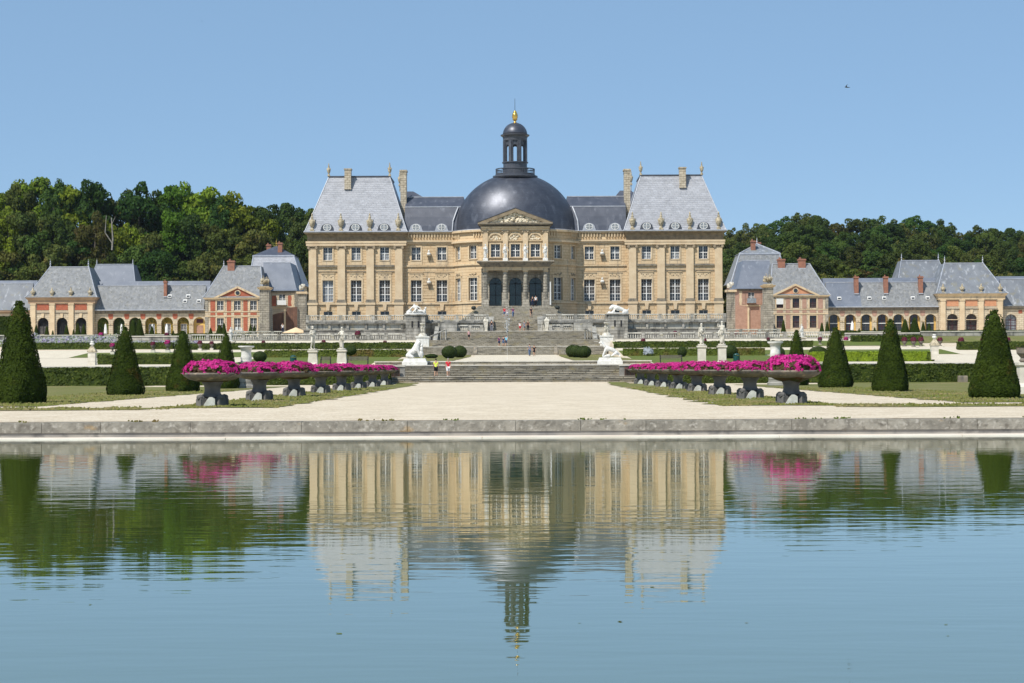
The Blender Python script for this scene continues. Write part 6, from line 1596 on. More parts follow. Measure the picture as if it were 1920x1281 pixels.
# ---------------------------------------------------------------- clipped yews
def yew_mesh(seed, sup=3.2, leaves=15000, size=.058):
    """4.3 m clipped pyramid with rounded edges"""
    r = random.Random(seed); H = 4.3; core = MB(); prof = []
    def rad(t):      # t 0..1 up
        base = 1.12 * (1 - t) + .24 * t
        if t < .10: base *= .82 + .18 * (t / .10) ** .5
        if t > .96: base *= 1 - ((t - .96) / .04) * .55
        return base
    N = 40
    for i in range(N + 1): t = i / N; prof.append((rad(t) - .05, .05 + t * (H - .08)))
    core.lathe([(max(.02, r_ - .03), z_) for r_, z_ in prof], (0, 0, 0), 40, 1, 1, .05, seed, sup, pi / 4)
    b = MB(); b.join(core)
    for _ in range(leaves):
        t = 1 - math.sqrt(r.random() * .985 + .0); t = min(max(t, 0), 1); a = r.uniform(0, 2 * pi)
        q = 1 / ((abs(math.cos(a - pi / 4)) ** sup + abs(math.sin(a - pi / 4)) ** sup) ** (1 / sup))
        rr = (rad(t)) * q * (1 + .075 * noise.noise(Vector((math.cos(a) * 2, math.sin(a) * 2, t * 6 + seed)))) + r.uniform(-.02, .035)
        p = (rr * math.cos(a), rr * math.sin(a), .05 + t * (H - .05)); nn = Vector((math.cos(a), math.sin(a), .25)) + Vector((r.gauss(0, .4), r.gauss(0, .4), r.gauss(0, .4)))
        b.leaf(p, nn.normalized(), size * r.uniform(.6, 1.4), 1.5, r)
    for _ in range(70):      # stray shoots on the tip
        b.leaf((r.gauss(0, .07), r.gauss(0, .07), H + r.uniform(-.12, .05)), (r.gauss(0, 1), r.gauss(0, 1), .3), .09, 2, r)
    return b.mesh('foliage', 'yew_leaf')
YM = [yew_mesh(s) for s in (1, 2)]
tm = MB().tube((0, 0, -.1), (0, 0, .5), .12, .1, 8).mesh('trunk', 'bark')
def yew(px, base_y, top_y, wpx, s, label, rz, k=0, group='large clipped yew pyramids'):
    x = wx(px, base_y, s); y = 3600 / s; z = G(x, y); h = (base_y - top_y) / s; w = wpx / s
    t = empty('yew_pyramid', (x, y, z), label, 'topiary', group, rz); t.scale = (w / 2.45, w / 2.45, h / 4.3)
    link(YM[k], 'foliage', t); link(tm, 'trunk', t)
yew(37, 757, 567, 104, 40, 'largest dark yew pyramid at the left edge', .12, 0)
yew(235, 742, 615, 72, 30.9, 'dark yew pyramid, second from the left edge', -.1, 1)
yew(343, 735.5, 623, 66, 26.6, 'narrow dark yew pyramid just left of the flower basins', .15, 0)
yew(424, 731, 629, 50, 23.2, 'yew pyramid half hidden behind the left flower basins', .05, 1)
yew(1865, 748, 585, 107, 38.9, 'largest dark yew pyramid near the right edge', .42, 1)
yew(1670, 735, 601, 74, 30.1, 'dark yew pyramid, second from the right edge', .3, 0)
yew(1567, 728, 616, 69, 25.4, 'dark yew pyramid just right of the flower basins', .2, 1)
yew(1494, 725, 622, 48, 22.4, 'yew pyramid half hidden behind the right flower basins', .1, 0)
def small_yew(px, ytop, ybase, wpx, s, label):
    x = wx(px, ybase, s); y = 3600 / s; z = wz(px, ybase, s)
    t = empty('small_yew', (x, y, z), label, 'topiary', 'small clipped yews before the outbuildings', RND.uniform(0, 1)); h = (ybase - ytop) / s; w = wpx / s
    t.scale = (w / 2.45, w / 2.45, h / 4.3); link(YM[RND.randrange(2)], 'foliage', t)
L = [(68, 610, 634, 12, 9.3), (88, 612, 636, 12, 9.3), (99, 620, 636, 8, 9.3), (125, 610, 636, 14, 9.4), (138, 618, 636, 8, 9.3), (146, 606, 634, 14, 9.3), (157, 608, 633, 12, 9.3), (250, 600, 640, 26, 10.6), (262, 598, 640, 22, 10.6), (285, 612, 638, 14, 10.0), (325, 620, 638, 9, 10), (395, 615, 629, 10, 9.5), (412, 609, 630, 17, 9.6), (420, 606, 630, 12, 9.6), (470, 608, 629, 11, 9.5), (477, 611, 629, 10, 9.5)]
for i, a in enumerate(L): small_yew(*a, 'small clipped yew cone before the left outbuildings, %s from the left' % ordn(i))
L = [(1469, 600, 625, 11, 9.5), (1541, 605, 624, 10, 9.5), (1551, 603, 625, 10, 9.5), (1611, 616, 634, 10, 10), (1640, 614, 630, 10, 10.2), (1697, 599, 634, 22, 10.6), (1715, 596, 634, 26, 10.6), (1731, 604, 628, 12, 9.6), (1742, 606, 632, 14, 9.6), (1761, 618, 636, 9, 10)]
for i, a in enumerate(L): small_yew(*a, 'small clipped yew cone before the right outbuildings, %s from the left' % ordn(i))

# clipped box balls
def ball_mesh(seed, n=2600, size=.075):
    r = random.Random(seed); b = MB(); b.ball((0, 0, .82), (.96, .96, .82), 20, 14, .05, seed)
    for _ in range(n):
        d = Vector((r.gauss(0, 1), r.gauss(0, 1), r.gauss(0, 1))).normalized(); b.leaf((d.x, d.y, .84 + d.z * .85), (d + Vector((r.gauss(0, .4), r.gauss(0, .4), r.gauss(0, .4)))).normalized(), size * r.uniform(.6, 1.4), 1.4, r)
    return b.mesh('foliage', 'box_leaf')
BM_ = [ball_mesh(s) for s in (1, 2)]
def box_ball(x, y, rad, label, h=None, stem=0, z=None):
    t = empty('box_ball', (x, y, (G(x, y) if z is None else z) + stem), label, 'topiary', 'round clipped box bushes'); t.scale = (rad, rad, h or rad)
    link(BM_[RND.randrange(2)], 'foliage', t); 
    if stem: b = MB(); b.tube((0, 0, -stem / (h or rad) - .1), (0, 0, .3), .07 / rad, n=6); link(b.mesh('stem', 'bark'), 'stem', t)
box_ball(-8.35, 247, 1.0, 'round box bush left of the gravel walk, nearer the water of the left pair', .98)
box_ball(-7.5, 262, .98, 'round box bush left of the gravel walk, partly behind its neighbour', .98)
box_ball(8.9, 246, .98, 'largest round box bush right of the gravel walk', .95)
box_ball(8.2, 254, .92, 'middle round box bush of the three right of the walk', .98)
box_ball(7.9, 263, .92, 'farthest round box bush of the three right of the walk', 1.0)
box_ball(-20.4, 240, .72, 'small box ball on a thin stem behind the bench', .7, .75)
box_ball(-31.5, 238, .85, 'round box bush beside the big stone vase on the left', .8)
box_ball(27.4, 244, 1.0, 'round box bush behind the green bin on the right', 1.05)
box_ball(22.0, 252, .62, 'small round bush just left of the right statue pair', .8)
box_ball(37.4, 236, 1.15, 'round box bush right of the big stone vase', 1.0)
box_ball(33.0, 240, .85, 'round box bush behind the right yew pyramid', .95)
box_ball(-10.9, 252, .85, 'low yellowish clipped mound beside the left steps', .35)

# ---------------------------------------------------------------- flower basins
def heap(seed, rx, h, npet, nleaf, ps=.10, core='flower_leaf'):
    """mounded bedding flowers: green core, leaves low down, petals over the mound"""
    r = random.Random(seed); fl = MB(); lf = MB(); lf.ball((0, 0, .02), (rx * .9, rx * .9, h * .78), 18, 10, .15, seed)
    def surf(a, t):
        q = 1 + .16 * noise.noise(Vector((math.cos(a) * 3, math.sin(a) * 3, seed))); z = h * math.sin(t) * (1 + .22 * noise.noise(Vector((math.cos(a) * 4, math.sin(a) * 4, t * 3 + seed)))); rr = rx * math.cos(t) ** .55 * q
        return Vector((rr * math.cos(a), rr * math.sin(a), z))
    for _ in range(nleaf):
        a = r.uniform(0, 2 * pi); t = abs(r.gauss(0, .35)); p = surf(a, min(t, 1.5)); lf.leaf(p * r.uniform(.93, 1.02), (math.cos(a) + r.gauss(0, .4), math.sin(a) + r.gauss(0, .4), r.gauss(.3, .5)), ps * r.uniform(.7, 1.5), 1.6, r)
    for _ in range(npet):
        a = r.uniform(0, 2 * pi); t = math.asin(min(1, max(.04, r.random() ** .8))); p = surf(a, t)
        g = noise.noise(Vector((p.x * 3.2, p.y * 3.2, p.z * 3.2 + seed * 3)))
        if g < -.12 and t < .75: continue
        p = p * r.uniform(.98, 1.07); d = Vector((p.x / rx, p.y / rx, p.z / h * .9)).normalized()
        fl.leaf(p, (d + Vector((r.gauss(0, .35), r.gauss(0, .35), r.gauss(0, .35)))).normalized(), ps * r.uniform(.7, 1.25), 1.1, r)
    return fl, lf
HM = []
for sd in (1, 2, 3):
    f_, l_ = heap(sd, 1.12, .62, 2600, 900); HM.append((f_.mesh('flowers', 'petal'), l_.mesh('leaves', 'flower_leaf')))
def basin_meshes():
    bowl = MB(); prof = [(.44, 1.03), (.70, 1.07), (.96, 1.13), (1.12, 1.22), (1.19, 1.27), (1.19, 1.30), (1.23, 1.32), (1.24, 1.40), (1.14, 1.41), (1.02, 1.34), (.2, 1.30)]
    bowl.lathe(prof, (0, 0, 0), 40, 1, 1, .03, 2)
    stem = MB(); stem.lathe([(.46, .40), (.38, .48), (.33, .62), (.33, .78), (.38, .90), (.46, .98), (.46, 1.05)], (0, 0, 0), 20, 1, 1, .03, 4)
    foot = MB(); foot.stack([(-.16, .16, -.17, .17, -.05), (-.16, .16, -.17, .17, .30), (-.14, .14, -.14, .14, .36)]); foot.ball((.05, 0, .38), (.17, .17, .13), 10, 7, .2, 3)
    plinth = MB(); P = [(-.34, -.04), (.2, -.04), (.2, .32), (.08, .40), (-.03, .40), (-.12, .30)]; plinth.prism(P, -.62, -.2)  # pale wedge; the plinth front's lit patch is put into its colour
    core = MB(); core.stack([(-.30, .30, -.30, .30, -.05), (-.30, .30, -.30, .30, .34), (-.26, .26, -.26, .26, .44)])
    return bowl.mesh('bowl', 'basin_stone', True), stem.mesh('stem', 'basin_foot', True), foot.mesh('scroll_foot', 'basin_foot'), plinth.mesh('lit_block', 'plinth_lit_pale'), core.mesh('plinth', 'basin_foot')
BMS = basin_meshes()
def flower_basin(x, y, label, k, flh=1.0, dark=False):
    t = empty('flower_basin', (x, y, G(x, y) + .03), label, 'planter', 'stone basins overflowing with magenta flowers', RND.uniform(-.08, .08))
    link(BMS[0], 'bowl', t); st = link(BMS[1], 'stem', t); pl = link(BMS[4], 'plinth', t)
    for a in range(4):
        an = pi / 4 + a * pi / 2; f = link(BMS[2], 'scroll_foot', t, (.50 * math.cos(an) * 1.1, .5 * math.sin(an) * 1.1, 0)); f.rotation_euler = (0, 0, an)
    link(BMS[3], 'lit_block', t)
    f = link(HM[k % 3][0], 'flowers', t, (0, 0, 1.36)); f['kind'] = 'stuff'; f.scale = (1.03, 1.03, flh); f.rotation_euler = (0, 0, k * 1.3)
    l = link(HM[k % 3][1], 'leaves', t, (0, 0, 1.36)); l['kind'] = 'stuff'; l.scale = (1.03, 1.03, flh)
for i in range(8):
    y = 80.0 + 14.4 * i
    nm = ordn(i) + ' from the water'
    flower_basin(-12.0, y, 'stone basin of magenta flowers in the left row, %s' % nm, i, (.84, .8, .95, .75, .85, .75, .8, .75)[i])
    flower_basin(12.12, y, 'stone basin of magenta flowers in the right row, %s' % nm, i + 1, (1.0, .75, .78, .86, .85, .8, .8, .75)[i])

# ---------------------------------------------------------------- vases of dark red flowers
VF, VL = heap(7, .36, .42, 330, 120, .10); VFm = VF.mesh('flowers', 'petal_dark'); VLm = VL.mesh('leaves', 'flower_leaf')
VB = MB().lathe([(.26, 0), (.28, .1), (.12, .16), (.10, .26), (.24, .40), (.34, .60), (.32, .66), (.36, .70), (.3, .72)], (0, 0, 0), 14).mesh('vase', 'basin_stone', True)
VS = MB().box(-.26, .26, -.26, .26, -.3, .16).mesh('base', 'plinth_stone')
VBR = VF.mesh('flowers', 'petal')
def vase(px, ybase, hpx, s, label, bright=False):
    x = wx(px, ybase, s); y = 3600 / s; z = wz(px, ybase, s); t = empty('flower_vase', (x, y, z), label, 'planter', 'small vases of red flowers')
    k = hpx / s / 1.28; t.scale = (k, k, k); link(VS, 'base', t, (0, 0, 0)); link(VB, 'vase', t, (0, 0, .14)); link(VLm, 'leaves', t, (0, 0, .84))['kind'] = 'stuff'; link(VBR if bright else VFm, 'flowers', t, (0, 0, .84))['kind'] = 'stuff'
VL_ = [(189.5, 641, 17, 12, 1), (211, 662, 18, 13.5, 1), (287, 659, 18, 13.3, 0), (314.5, 659, 21, 13.3, 1), (313, 640, 16, 11.7, 0), (375, 656, 17, 13.1, 0), (397, 655, 15, 13, 0), (494, 652, 13, 12.8, 0), (554, 638, 13, 12.0, 0), (607, 653, 15, 12.8, 0), (722, 653, 14, 12.8, 0)]
for i, (px, yb, h, s, br) in enumerate(VL_): vase(px, yb, h, s, 'small stone vase of red flowers left of the staircase, %s from the left' % ordn(i), br)
VR_ = [(1206, 651, 16, 12.8, 0), (1266, 636, 15, 12.0, 0), (1321, 650, 15, 12.8, 0), (1380, 635, 13, 12, 0), (1440.6, 645, 12, 12.6, 0), (1537.5, 647, 15, 12.7, 0), (1586, 648, 16, 12.4, 1), (1614, 648, 17, 12.4, 1), (1641.5, 649, 18, 12.5, 0), (1696, 652, 19, 13, 0), (1713, 653, 20, 13.1, 0), (1727, 652, 19, 13, 0), (1762.5, 651, 18, 13, 0), (1802, 653, 20, 13.2, 0), (1843, 650, 17, 13, 0), (1890, 650, 17, 13, 0)]
for i, (px, yb, h, s, br) in enumerate(VR_): vase(px, yb, h, s, 'small stone vase of red flowers right of the staircase, %s from the left' % ordn(i), br)
x, y = wx(671, 637, 12.3), 3600 / 12.3
vase(671, 641, 20, 12.3, 'larger dark red bushy planter at the foot of the left terrace wall')

# ---------------------------------------------------------------- big stone vases on high pedestals
def big_vase(px, rim_y, base_y, s, label):
    x = wx(px, base_y, s); y = 3600 / s; z = G(x, y); h = (base_y - rim_y) / s
    t = empty('stone_vase', (x, y, z), label, 'vase', 'big pale stone vases on pedestals'); hp = h * .62
    b = MB(); b.stack([(x - .62, x + .62, y - .62, y + .62, z - .2), (x - .62, x + .62, y - .62, y + .62, z + .25), (x - .52, x + .52, y - .52, y + .52, z + .35), (x - .50, x + .50, y - .5, y + .5, z + hp - .15), (x - .6, x + .6, y - .6, y + .6, z + hp - .05), (x - .6, x + .6, y - .6, y + .6, z + hp)]); b.obj('pedestal', 'terrace_stone', t)
    H = h - hp; b = MB(); b.lathe([(.44, 0), (.46, .08 * H), (.40, .14 * H), (.47, .22 * H), (.42, .36 * H), (.40, .6 * H), (.46, .84 * H), (.66, .93 * H), (.66, 1.0 * H), (.55, H * 1.0), (.3, .9 * H)], (x, y, z + hp), 24); b.obj('vase', 'marble', t, True)
big_vase(462, 650, 730, 23.0, 'big pale stone vase on pedestal behind the left flower basins')
big_vase(1454, 640, 723, 22.5, 'big pale stone vase on pedestal behind the right flower basins')
def finial_pillar(px, ytop, ybase, s, label):
    x = wx(px, ybase, s); y = 3600 / s; z = wz(px, ybase, s); h = (ybase - ytop) / s; t = empty('stone_pillar', (x, y, z), label, 'pillar', 'stone pillars with ball finials')
    w = .42; b = MB()
    for i in range(3): zz = z - .2 + i * (h * .52 + .2) / 3; b.box(x - w, x + w, y - w, y + w, zz, zz + (h * .52 + .2) / 3 - .03)
    b.box(x - w + .03, x + w - .03, y - w + .03, y + w - .03, z - .2, z + h * .5); b.obj('shaft', 'plinth_stone', t)
    b = MB(); b.stack([(x - w * 1.2, x + w * 1.2, y - w * 1.2, y + w * 1.2, z + h * .52), (x - w * 1.2, x + w * 1.2, y - w * 1.2, y + w * 1.2, z + h * .57), (x - .16, x + .16, y - .16, y + .16, z + h * .78)]); b.obj('cap', 'urn_stone', t)
    b = MB(); b.lathe([(.12, 0), (.12, .04 * h), (.27, .09 * h), (.27, .14 * h), (.12, .19 * h), (.22, .2 * h), (.16, .24 * h)], (x, y, z + h * .77), 12); b.obj('finial', 'marble', t)
finial_pillar(173, 640, 683, 16.2, 'pale stone pillar with finial at the edge of the left gravel patch')
finial_pillar(1752, 627, 671, 16.0, 'pale stone pillar with finial at the end of the bright hedge')
x = wx(1921, 740, 34); t = empty('stone_pillar', (x, 3600 / 34, .5), 'pale stone pedestal cut off by the right edge of the picture', 'pillar', 'stone pillars with ball finials')
b = MB(); y = 3600 / 34; b.stack([(x - .5, x + .5, y - .5, y + .5, .4), (x - .5, x + .5, y - .5, y + .5, .9), (x - .36, x + .36, y - .36, y + .36, 1.1), (x - .34, x + .34, y - .34, y + .34, 2.0), (x - .42, x + .42, y - .42, y + .42, 2.1), (x - .42, x + .42, y - .42, y + .42, 2.25)]); b.obj('shaft', 'plinth_stone', t)
b = MB(); b.lathe([(.2, 0), (.3, .1), (.2, .25), (.42, .5), (.45, .8), (.5, .85)], (x, y, 2.25), 16); b.obj('vase', 'basin_stone', t)
# ledge stones glimpsed in the lawn
def slab(px, py, wpx, hpx, s, label, name='stone_block', mat='plinth_stone', d=.5):
    x = wx(px, py, s); y = 3600 / s; z = G(x, y); t = MB(); w = wpx / s / 2; h = hpx / s
    t.stack([(x - w, x + w, y, y + d, z - .2), (x - w, x + w, y, y + d, z + h * .8), (x - w * .94, x + w * .94, y + .04, y + d - .04, z + h)])
    o = t.obj(name, mat, loc=(x, y, z)); tag(o, label, 'stone block')
slab(1806, 709, 17, 13, 19.8, 'small square stone block at the foot of the right hedge', mat='limestone_dark')
# balustraded window of the retaining wall, seen right of the steps
for m, sd in ((-1, 'left'), (1, 'right')):
    x0, x1 = sorted((m * 10.9 + (.0), m * 12.1)); t = empty('iron_gate', ((x0 + x1) / 2, 185.4, .7), 'dark iron gate in the retaining wall at the %s of the steps' % sd, 'gate', 'iron gates beside the steps')
    b = MB()
    for i in range(9): x = x0 + (x1 - x0) * i / 8; b.tube((x, 185.35, .6), (x, 185.35, 1.95), .03, n=5)
    b.box(x0, x1, 185.31, 185.39, .75, .82); b.box(x0, x1, 185.31, 185.39, 1.85, 1.92); b.obj('bars', 'wrought', t)
    MB().box(x0 - .05, x1 + .05, 185.45, 185.6, .5, 2.1).obj('recess', 'brick_brown', t)

# ---------------------------------------------------------------- benches, bins, parasols
def bench(x, y, w, label, rz=0):
    z = G(x, y); t = empty('park_bench', (x, y, z), label, 'bench', 'wooden park benches', rz)
    def L(b, nm, mt='bench_wood'): link(b.mesh(nm, mt), nm, t)
    b = MB(); [b.box(-w / 2, w / 2, -.45 + k * .12, -.35 + k * .12, .44, .48) for k in range(4)]; L(b, 'seat')
    b = MB(); [b.box(-w / 2, w / 2, .06 + k * .02, .10 + k * .02, .56 + k * .13, .66 + k * .13) for k in range(3)]; L(b, 'backrest')
    for s in (-1, 1):
        b = MB(); b.box(s * w * .47 - .04, s * w * .47 + .04, -.44, -.36, -.05, .66); L(b, 'leg', 'wrought'); b = MB(); b.box(s * w * .47 - .04, s * w * .47 + .04, .04, .12, -.05, .95); L(b, 'leg', 'wrought')
        b = MB(); b.box(s * w * .47 - .04, s * w * .47 + .04, -.46, .06, .64, .69); L(b, 'armrest')
bench(wx(671, 681, 17.2), 3600 / 17.2, 2.35, 'long dark bench on the lawn left of the white lion'); bench(wx(1258, 678, 17.0), 3600 / 17.0, 2.5, 'long dark bench on the lawn left of the right statues')
bench(wx(611, 681, 17.4), 3600 / 17.4, 1.1, 'short bench between the two left statues')
def bin_(px, yb, hpx, wpx, s, label):
    x = wx(px, yb, s); y = 3600 / s; z = G(x, y); h = hpx / s; r = wpx / s / 2; t = empty('litter_bin', (x, y, z), label, 'bin', 'dark green litter bins')
    b = MB(); b.lathe([(r * .8, .1), (r, .2), (r, h * .8), (r * .9, h * .82)], (x, y, z), 14); b.obj('drum', 'bin_green', t)
    b = MB(); b.lathe([(r * 1.1, 0), (r * .9, .12), (.05, .2)], (x, y, z + h * .9), 14); b.obj('lid', 'bin_green', t)
    for s_ in (-1, 1): MB().box(x + s_ * r * 1.1 - .03, x + s_ * r * 1.1 + .03, y - .04, y + .04, z, z + h * .95).obj('post', 'bin_green', t)
bin_(550, 677, 17, 10, 17, 'dark green litter bin left of the left statues'); bin_(1381, 671, 17, 10, 17, 'dark green litter bin right of the right statues')
def closed_parasol(px, ytop, ybase, label):
    s = 9.4; x = wx(px, ybase, s); y = 3600 / s; z = wz(px, ybase, s); h = (ybase - ytop) / s; t = empty('closed_parasol', (x, y, z), label, 'parasol', 'folded white parasols')
    b = MB(); b.tube((x, y, z), (x, y, z + h), .05); b.box(x - .3, x + .3, y - .3, y + .3, z, z + .1); b.obj('pole', 'wrought', t)
    b = MB(); b.lathe([(.16, 0), (.32, .1), (.27, .5 * h), (.14, .72 * h), (.03, .8 * h)], (x, y, z + .24 * h), 8, 1, 1, .15, int(px)); b.obj('canopy', 'cloth_white', t)
for i, px in enumerate((198, 228, 286, 313)): closed_parasol(px, 608, 632, 'folded white parasol before the left arcade, %s from the left' % ordn(i))
closed_parasol(1598, 602, 625, 'folded white parasol before the right arcade')
# motley of white garden chairs near the left gabled house
def cafe_chair(x, y, z, label):
    t = empty('garden_chair', (x, y, z), label, 'chair', 'white chairs behind the left balustrade', RND.uniform(0, 3))
    link(MB().box(-.22, .22, -.22, .22, .42, .47).mesh('seat', 'white_paint'), 'seat', t); link(MB().box(-.22, .22, .18, .22, .5, .95).mesh('backrest', 'white_paint'), 'backrest', t)
    for a in (-.2, .2):
        for c in (-.2, .2): link(MB().box(a - .02, a + .02, c - .02, c + .02, 0, .45).mesh('leg', 'white_paint'), 'leg', t)
for i in range(5):
    s = 11.4; px = 438 + i * 4.2; cafe_chair(wx(px, 624, s), 3600 / s + (i % 2), wz(px, 626 - (i % 2) * 2, s) , 'white garden chair behind the small white statue, %s from the left' % ordn(i))
# agave in the right hedge
x = 17.8; y = 256.0; z = G(x, y); b = MB()
for i in range(26): a = RND.uniform(0, 2 * pi); e = RND.uniform(.3, 1.2); b.leaf((x + .35 * math.cos(a), y + .35 * math.sin(a), z + .5 + .3 * e), (math.cos(a) * .5, -1, .5), .45, 2.6)
tag(b.obj('agave_plant', 'pale_curtain', loc=(x, y, z)), 'pale spiky plant in front of the low hedge right of the staircase', 'plant')
# bird and a second one far away
def bird(px, py, s, span, label):
    x, y, z = wx(px, py, s), 3600 / s, wz(px, py, s); t = empty('bird', (x, y, z), label, 'bird')
    N = {'t': (.5, 0, .0, .03, .03), 'b': (.15, 0, 0, .09, .08), 'c': (-.2, 0, 0, .11, .1), 'h': (-.42, 0, .06, .07, .07), 'k': (-.55, 0, .05, .02, .02), 'w1': (-.25, -.4, .28, .07, .03), 'w2': (-.1, -.85, .45, .03, .02), 'v1': (-.25, .4, .28, .07, .03), 'v2': (-.1, .85, .45, .03, .02)}
    b = skin(N, [('t', 'b'), ('b', 'c'), ('c', 'h'), ('h', 'k'), ('c', 'w1'), ('w1', 'w2'), ('c', 'v1'), ('v1', 'v2')], 'c'); b.v = [(a * span, c * span, d * span) for a, c, d in b.v]
    link(b.mesh('body', 'wrought', True), 'body', t)
bird(1589, 164, 12, .85, 'dark bird gliding alone in the right half of the sky'); bird(379, 40, 6, .5, 'tiny distant bird high in the left part of the sky')

# ---------------------------------------------------------------- people
def at(px, py, s): return (wx(px, py, s), 3600 / s, wz(px, py, s))
A1 = dict(elbr=(.30, .02, 1.16), wrir=(.20, -.12, 1.0), palmr=(.14, -.16, .98))
person((wx(817, 706, 19.4), 186.1, 1.262), 'person in yellow shirt and black shorts seen from behind climbing the lower steps', pi, 'step', 'yellow', 'black', hair='brown', seed=1, shoes='black', h=1.74)
person((wx(840, 706, 19.4), 186.0, 1.262), 'person in red shirt and white shorts on the lower steps', .15, 'walk', 'red', 'white', hair='grey', seed=2, shoes='white', h=1.76)
g2 = 'visitors on the great staircase'
P_ = [((993, 670, 12.75), 'person in grey shirt and jeans on the pale gravel walk', .2, 'walk', 'grey', 'jeans', 'trousers', 'brown', 1.78), ((1001.5, 669.5, 12.75), 'person in black dress walking on the pale gravel walk', .1, 'stand', 'black', 'black', 'skirt', 'long', 1.68),
      ((936, 650, 12.2), 'person in purple top on the first landing', .3, 'walk', 'purple', 'navy', 'shorts', 'long', 1.6), ((944, 650, 12.2), 'person in dark blue beside the cyan shirt on the first landing', -.2, 'stand', 'navy', 'jeans', 'shorts', 'brown', 1.62), ((949.5, 650, 12.2), 'person in bright cyan shirt on the first landing', pi, 'walk', 'cyan', 'navy', 'shorts', 'brown', 1.75),
      ((880, 631, 11.9), 'person in pink top and dark shorts on the left of the flight', .5, 'walk', 'pink', 'black', 'shorts', 'brown', 1.62), ((922, 621.5, 11.72), 'person in black top and grey trousers beside the left herm', pi, 'stand', 'black', 'grey', 'trousers', 'brown', 1.8),
      ((946, 604, 11.5), 'person in red shirt on the top flight', .1, 'walk', 'red', 'jeans', 'shorts', 'brown', 1.7), ((950.5, 604, 11.5), 'person in pale pink shirt next to the red shirt', .3, 'stand', 'pink', 'white', 'shorts', 'long', 1.5), ((962, 604, 11.5), 'person in dark purple top beside the water jet', .1, 'walk', 'purple', 'jeans', 'trousers', 'long', 1.7),
      ((996, 603.5, 11.5), 'person in black dress at the right of the top flight', -.3, 'walk', 'black', 'black', 'skirt', 'long', 1.72), ((975, 620, 11.72), 'person in white top and red shorts below the top flight', .3, 'stand', 'white', 'red', 'shorts', 'brown', 1.5), ((983, 621, 11.75), 'person in grey top coming down below the top flight', .1, 'walk', 'grey', 'grey', 'shorts', 'long', 1.68),
      ((990, 620, 11.72), 'person in brown and black clothes right of the grey top', -.1, 'walk', 'brown', 'black', 'trousers', 'brown', 1.76), ((998.5, 574.3, 11.27), 'person in dark clothes in the right door, left of two', .1, 'stand', 'black', 'navy', 'trousers', 'brown', 1.6), ((1004.5, 574.3, 11.27), 'person with white shirt front in the right door', -.1, 'stand', 'white', 'black', 'trousers', 'brown', 1.68),
      ((530, 625, 11.3), 'person in white top near the pale parasol', .4, 'stand', 'white', 'navy', 'trousers', 'brown', 1.7)]
for i, ((px, py, s), lab, rz, kd, sh, lo_, lg, hr, hh) in enumerate(P_):
    x, y, z = at(px, py, s)
    if 600 < py < 610: y = 3600 / s; z = 7.94 + .172 * math.floor((y - 308.3) / .36 + 1)
    elif 619 < py < 623: y, z = 306.3, 7.95
    elif py == 650: y, z = 294.0, 5.378
    elif 669 < py < 671: z = G(x, y) + .035
    elif py == 631: z = 6.44; y = 300
    elif py == 574.3: y = YQ - .2; z = zp(574.3)
    person((x, y, z), lab, rz, kd, sh, lo_, lg, hr, hh, seed=i + 3, group=g2, shoes='black', dress=lg == 'skirt')

# ---------------------------------------------------------------- summer air
m_ = bpy.data.materials.new('summer_haze'); m_.use_nodes = True; n_ = m_.node_tree.nodes
for q in list(n_):
    if q.type == 'BSDF_PRINCIPLED': n_.remove(q)
v_ = n_.new('ShaderNodeVolumePrincipled'); v_.inputs['Color'].default_value = (.80, .88, 1, 1); v_.inputs['Density'].default_value = HAZE; v_.inputs['Anisotropy'].default_value = .3
m_.node_tree.links.new(v_.outputs[0], n_['Material Output'].inputs['Volume']); MATS['summer_haze'] = m_
if HAZE > 0: tag(MB().box(-3100, 3100, -400, 5100, -2.5, 85).obj('haze', 'summer_haze'), None, None, None, 'stuff')
SKY = (.75, .0, 3.0, .108, 1200); SKYMIX = (.6, (.272, .455, .67)); SUNP = 4.5; EXPO = 0.15
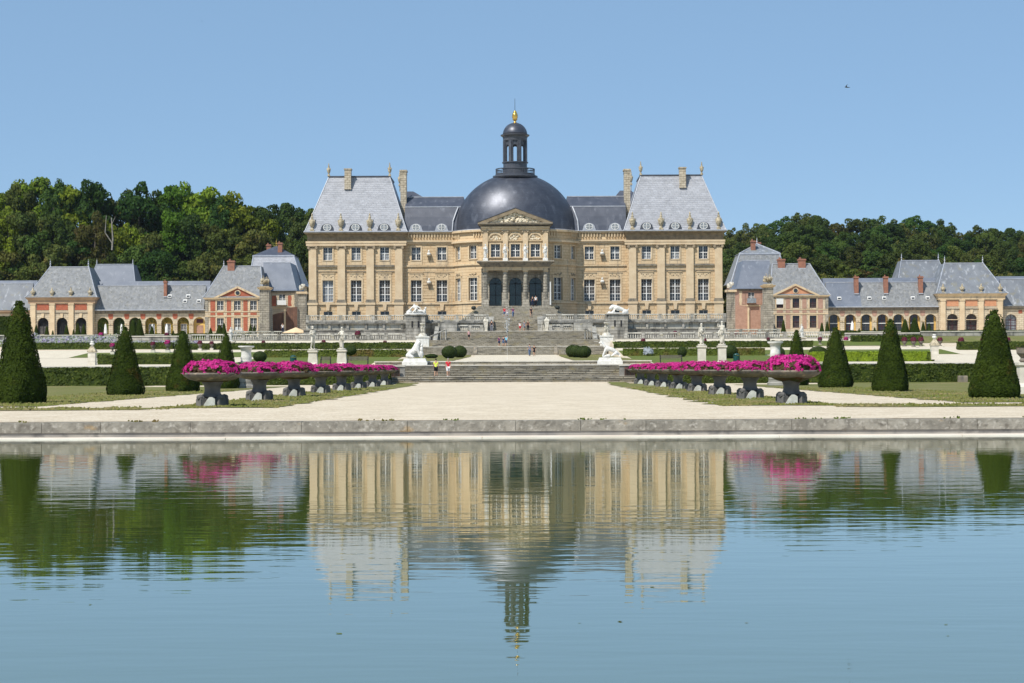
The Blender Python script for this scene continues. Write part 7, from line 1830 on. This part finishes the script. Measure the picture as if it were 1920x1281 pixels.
# ---------------------------------------------------------------- light, sky, camera
SUN_EL, SUN_AZ = 52.0, 40.0        # azimuth measured to the left of the direction straight behind the camera
w = bpy.data.worlds.new('World'); SC.world = w; w.use_nodes = True
nt = w.node_tree; bg = nt.nodes['Background']
sky = nt.nodes.new('ShaderNodeTexSky'); sky.sky_type = 'NISHITA'; sky.sun_disc = False
sky.sun_elevation = math.radians(SUN_EL); sky.sun_rotation = math.radians(180 + SUN_AZ)
sky.air_density = SKY[0]; sky.dust_density = SKY[1]; sky.ozone_density = SKY[2]; sky.altitude = SKY[4]
hz = nt.nodes.new('ShaderNodeMix'); hz.data_type = 'RGBA'; hz.inputs[0].default_value = SKYMIX[0]      # constant light blue painted over the sky to even out its gradient
hz.inputs[7].default_value = tuple(c / SKY[3] for c in SKYMIX[1]) + (1,); nt.links.new(sky.outputs[0], hz.inputs[6]); nt.links.new(hz.outputs[2], bg.inputs[0]); bg.inputs[1].default_value = SKY[3]
el, az = math.radians(SUN_EL), math.radians(SUN_AZ)
d = Vector((-math.sin(az) * math.cos(el), -math.cos(az) * math.cos(el), math.sin(el)))
ld = bpy.data.lights.new('sun', 'SUN'); ld.energy = SUNP; ld.angle = math.radians(.5); ld.color = (1, .955, .88)
lo = bpy.data.objects.new('sun', ld); COL.objects.link(lo); lo.location = d * 500; lo.rotation_euler = d.to_track_quat('Z', 'Y').to_euler()
cd = bpy.data.cameras.new('camera'); cd.sensor_width = 36; cd.lens = F / 1920 * 36
cd.shift_x = -(HX - 960) / 1920; cd.shift_y = (HY - 640.5) / 1920; cd.clip_end = 12000; cd.clip_start = .5
co = bpy.data.objects.new('camera', cd); COL.objects.link(co); co.location = (CX, 0, CZ)
co.rotation_euler = (Matrix.Rotation(pi / 2, 3, 'X') @ Matrix.Rotation(-ROLL, 3, 'Z')).to_euler()
SC.camera = co
SC.view_settings.view_transform = 'Standard'; SC.view_settings.look = 'None'; SC.view_settings.gamma = 1
SC.view_settings.exposure = EXPO
SC.cycles.use_denoising = True
SC.cycles.max_bounces = 6; SC.cycles.diffuse_bounces = 2; SC.cycles.glossy_bounces = 3; SC.cycles.transparent_max_bounces = 4
SC.cycles.sample_clamp_indirect = 8
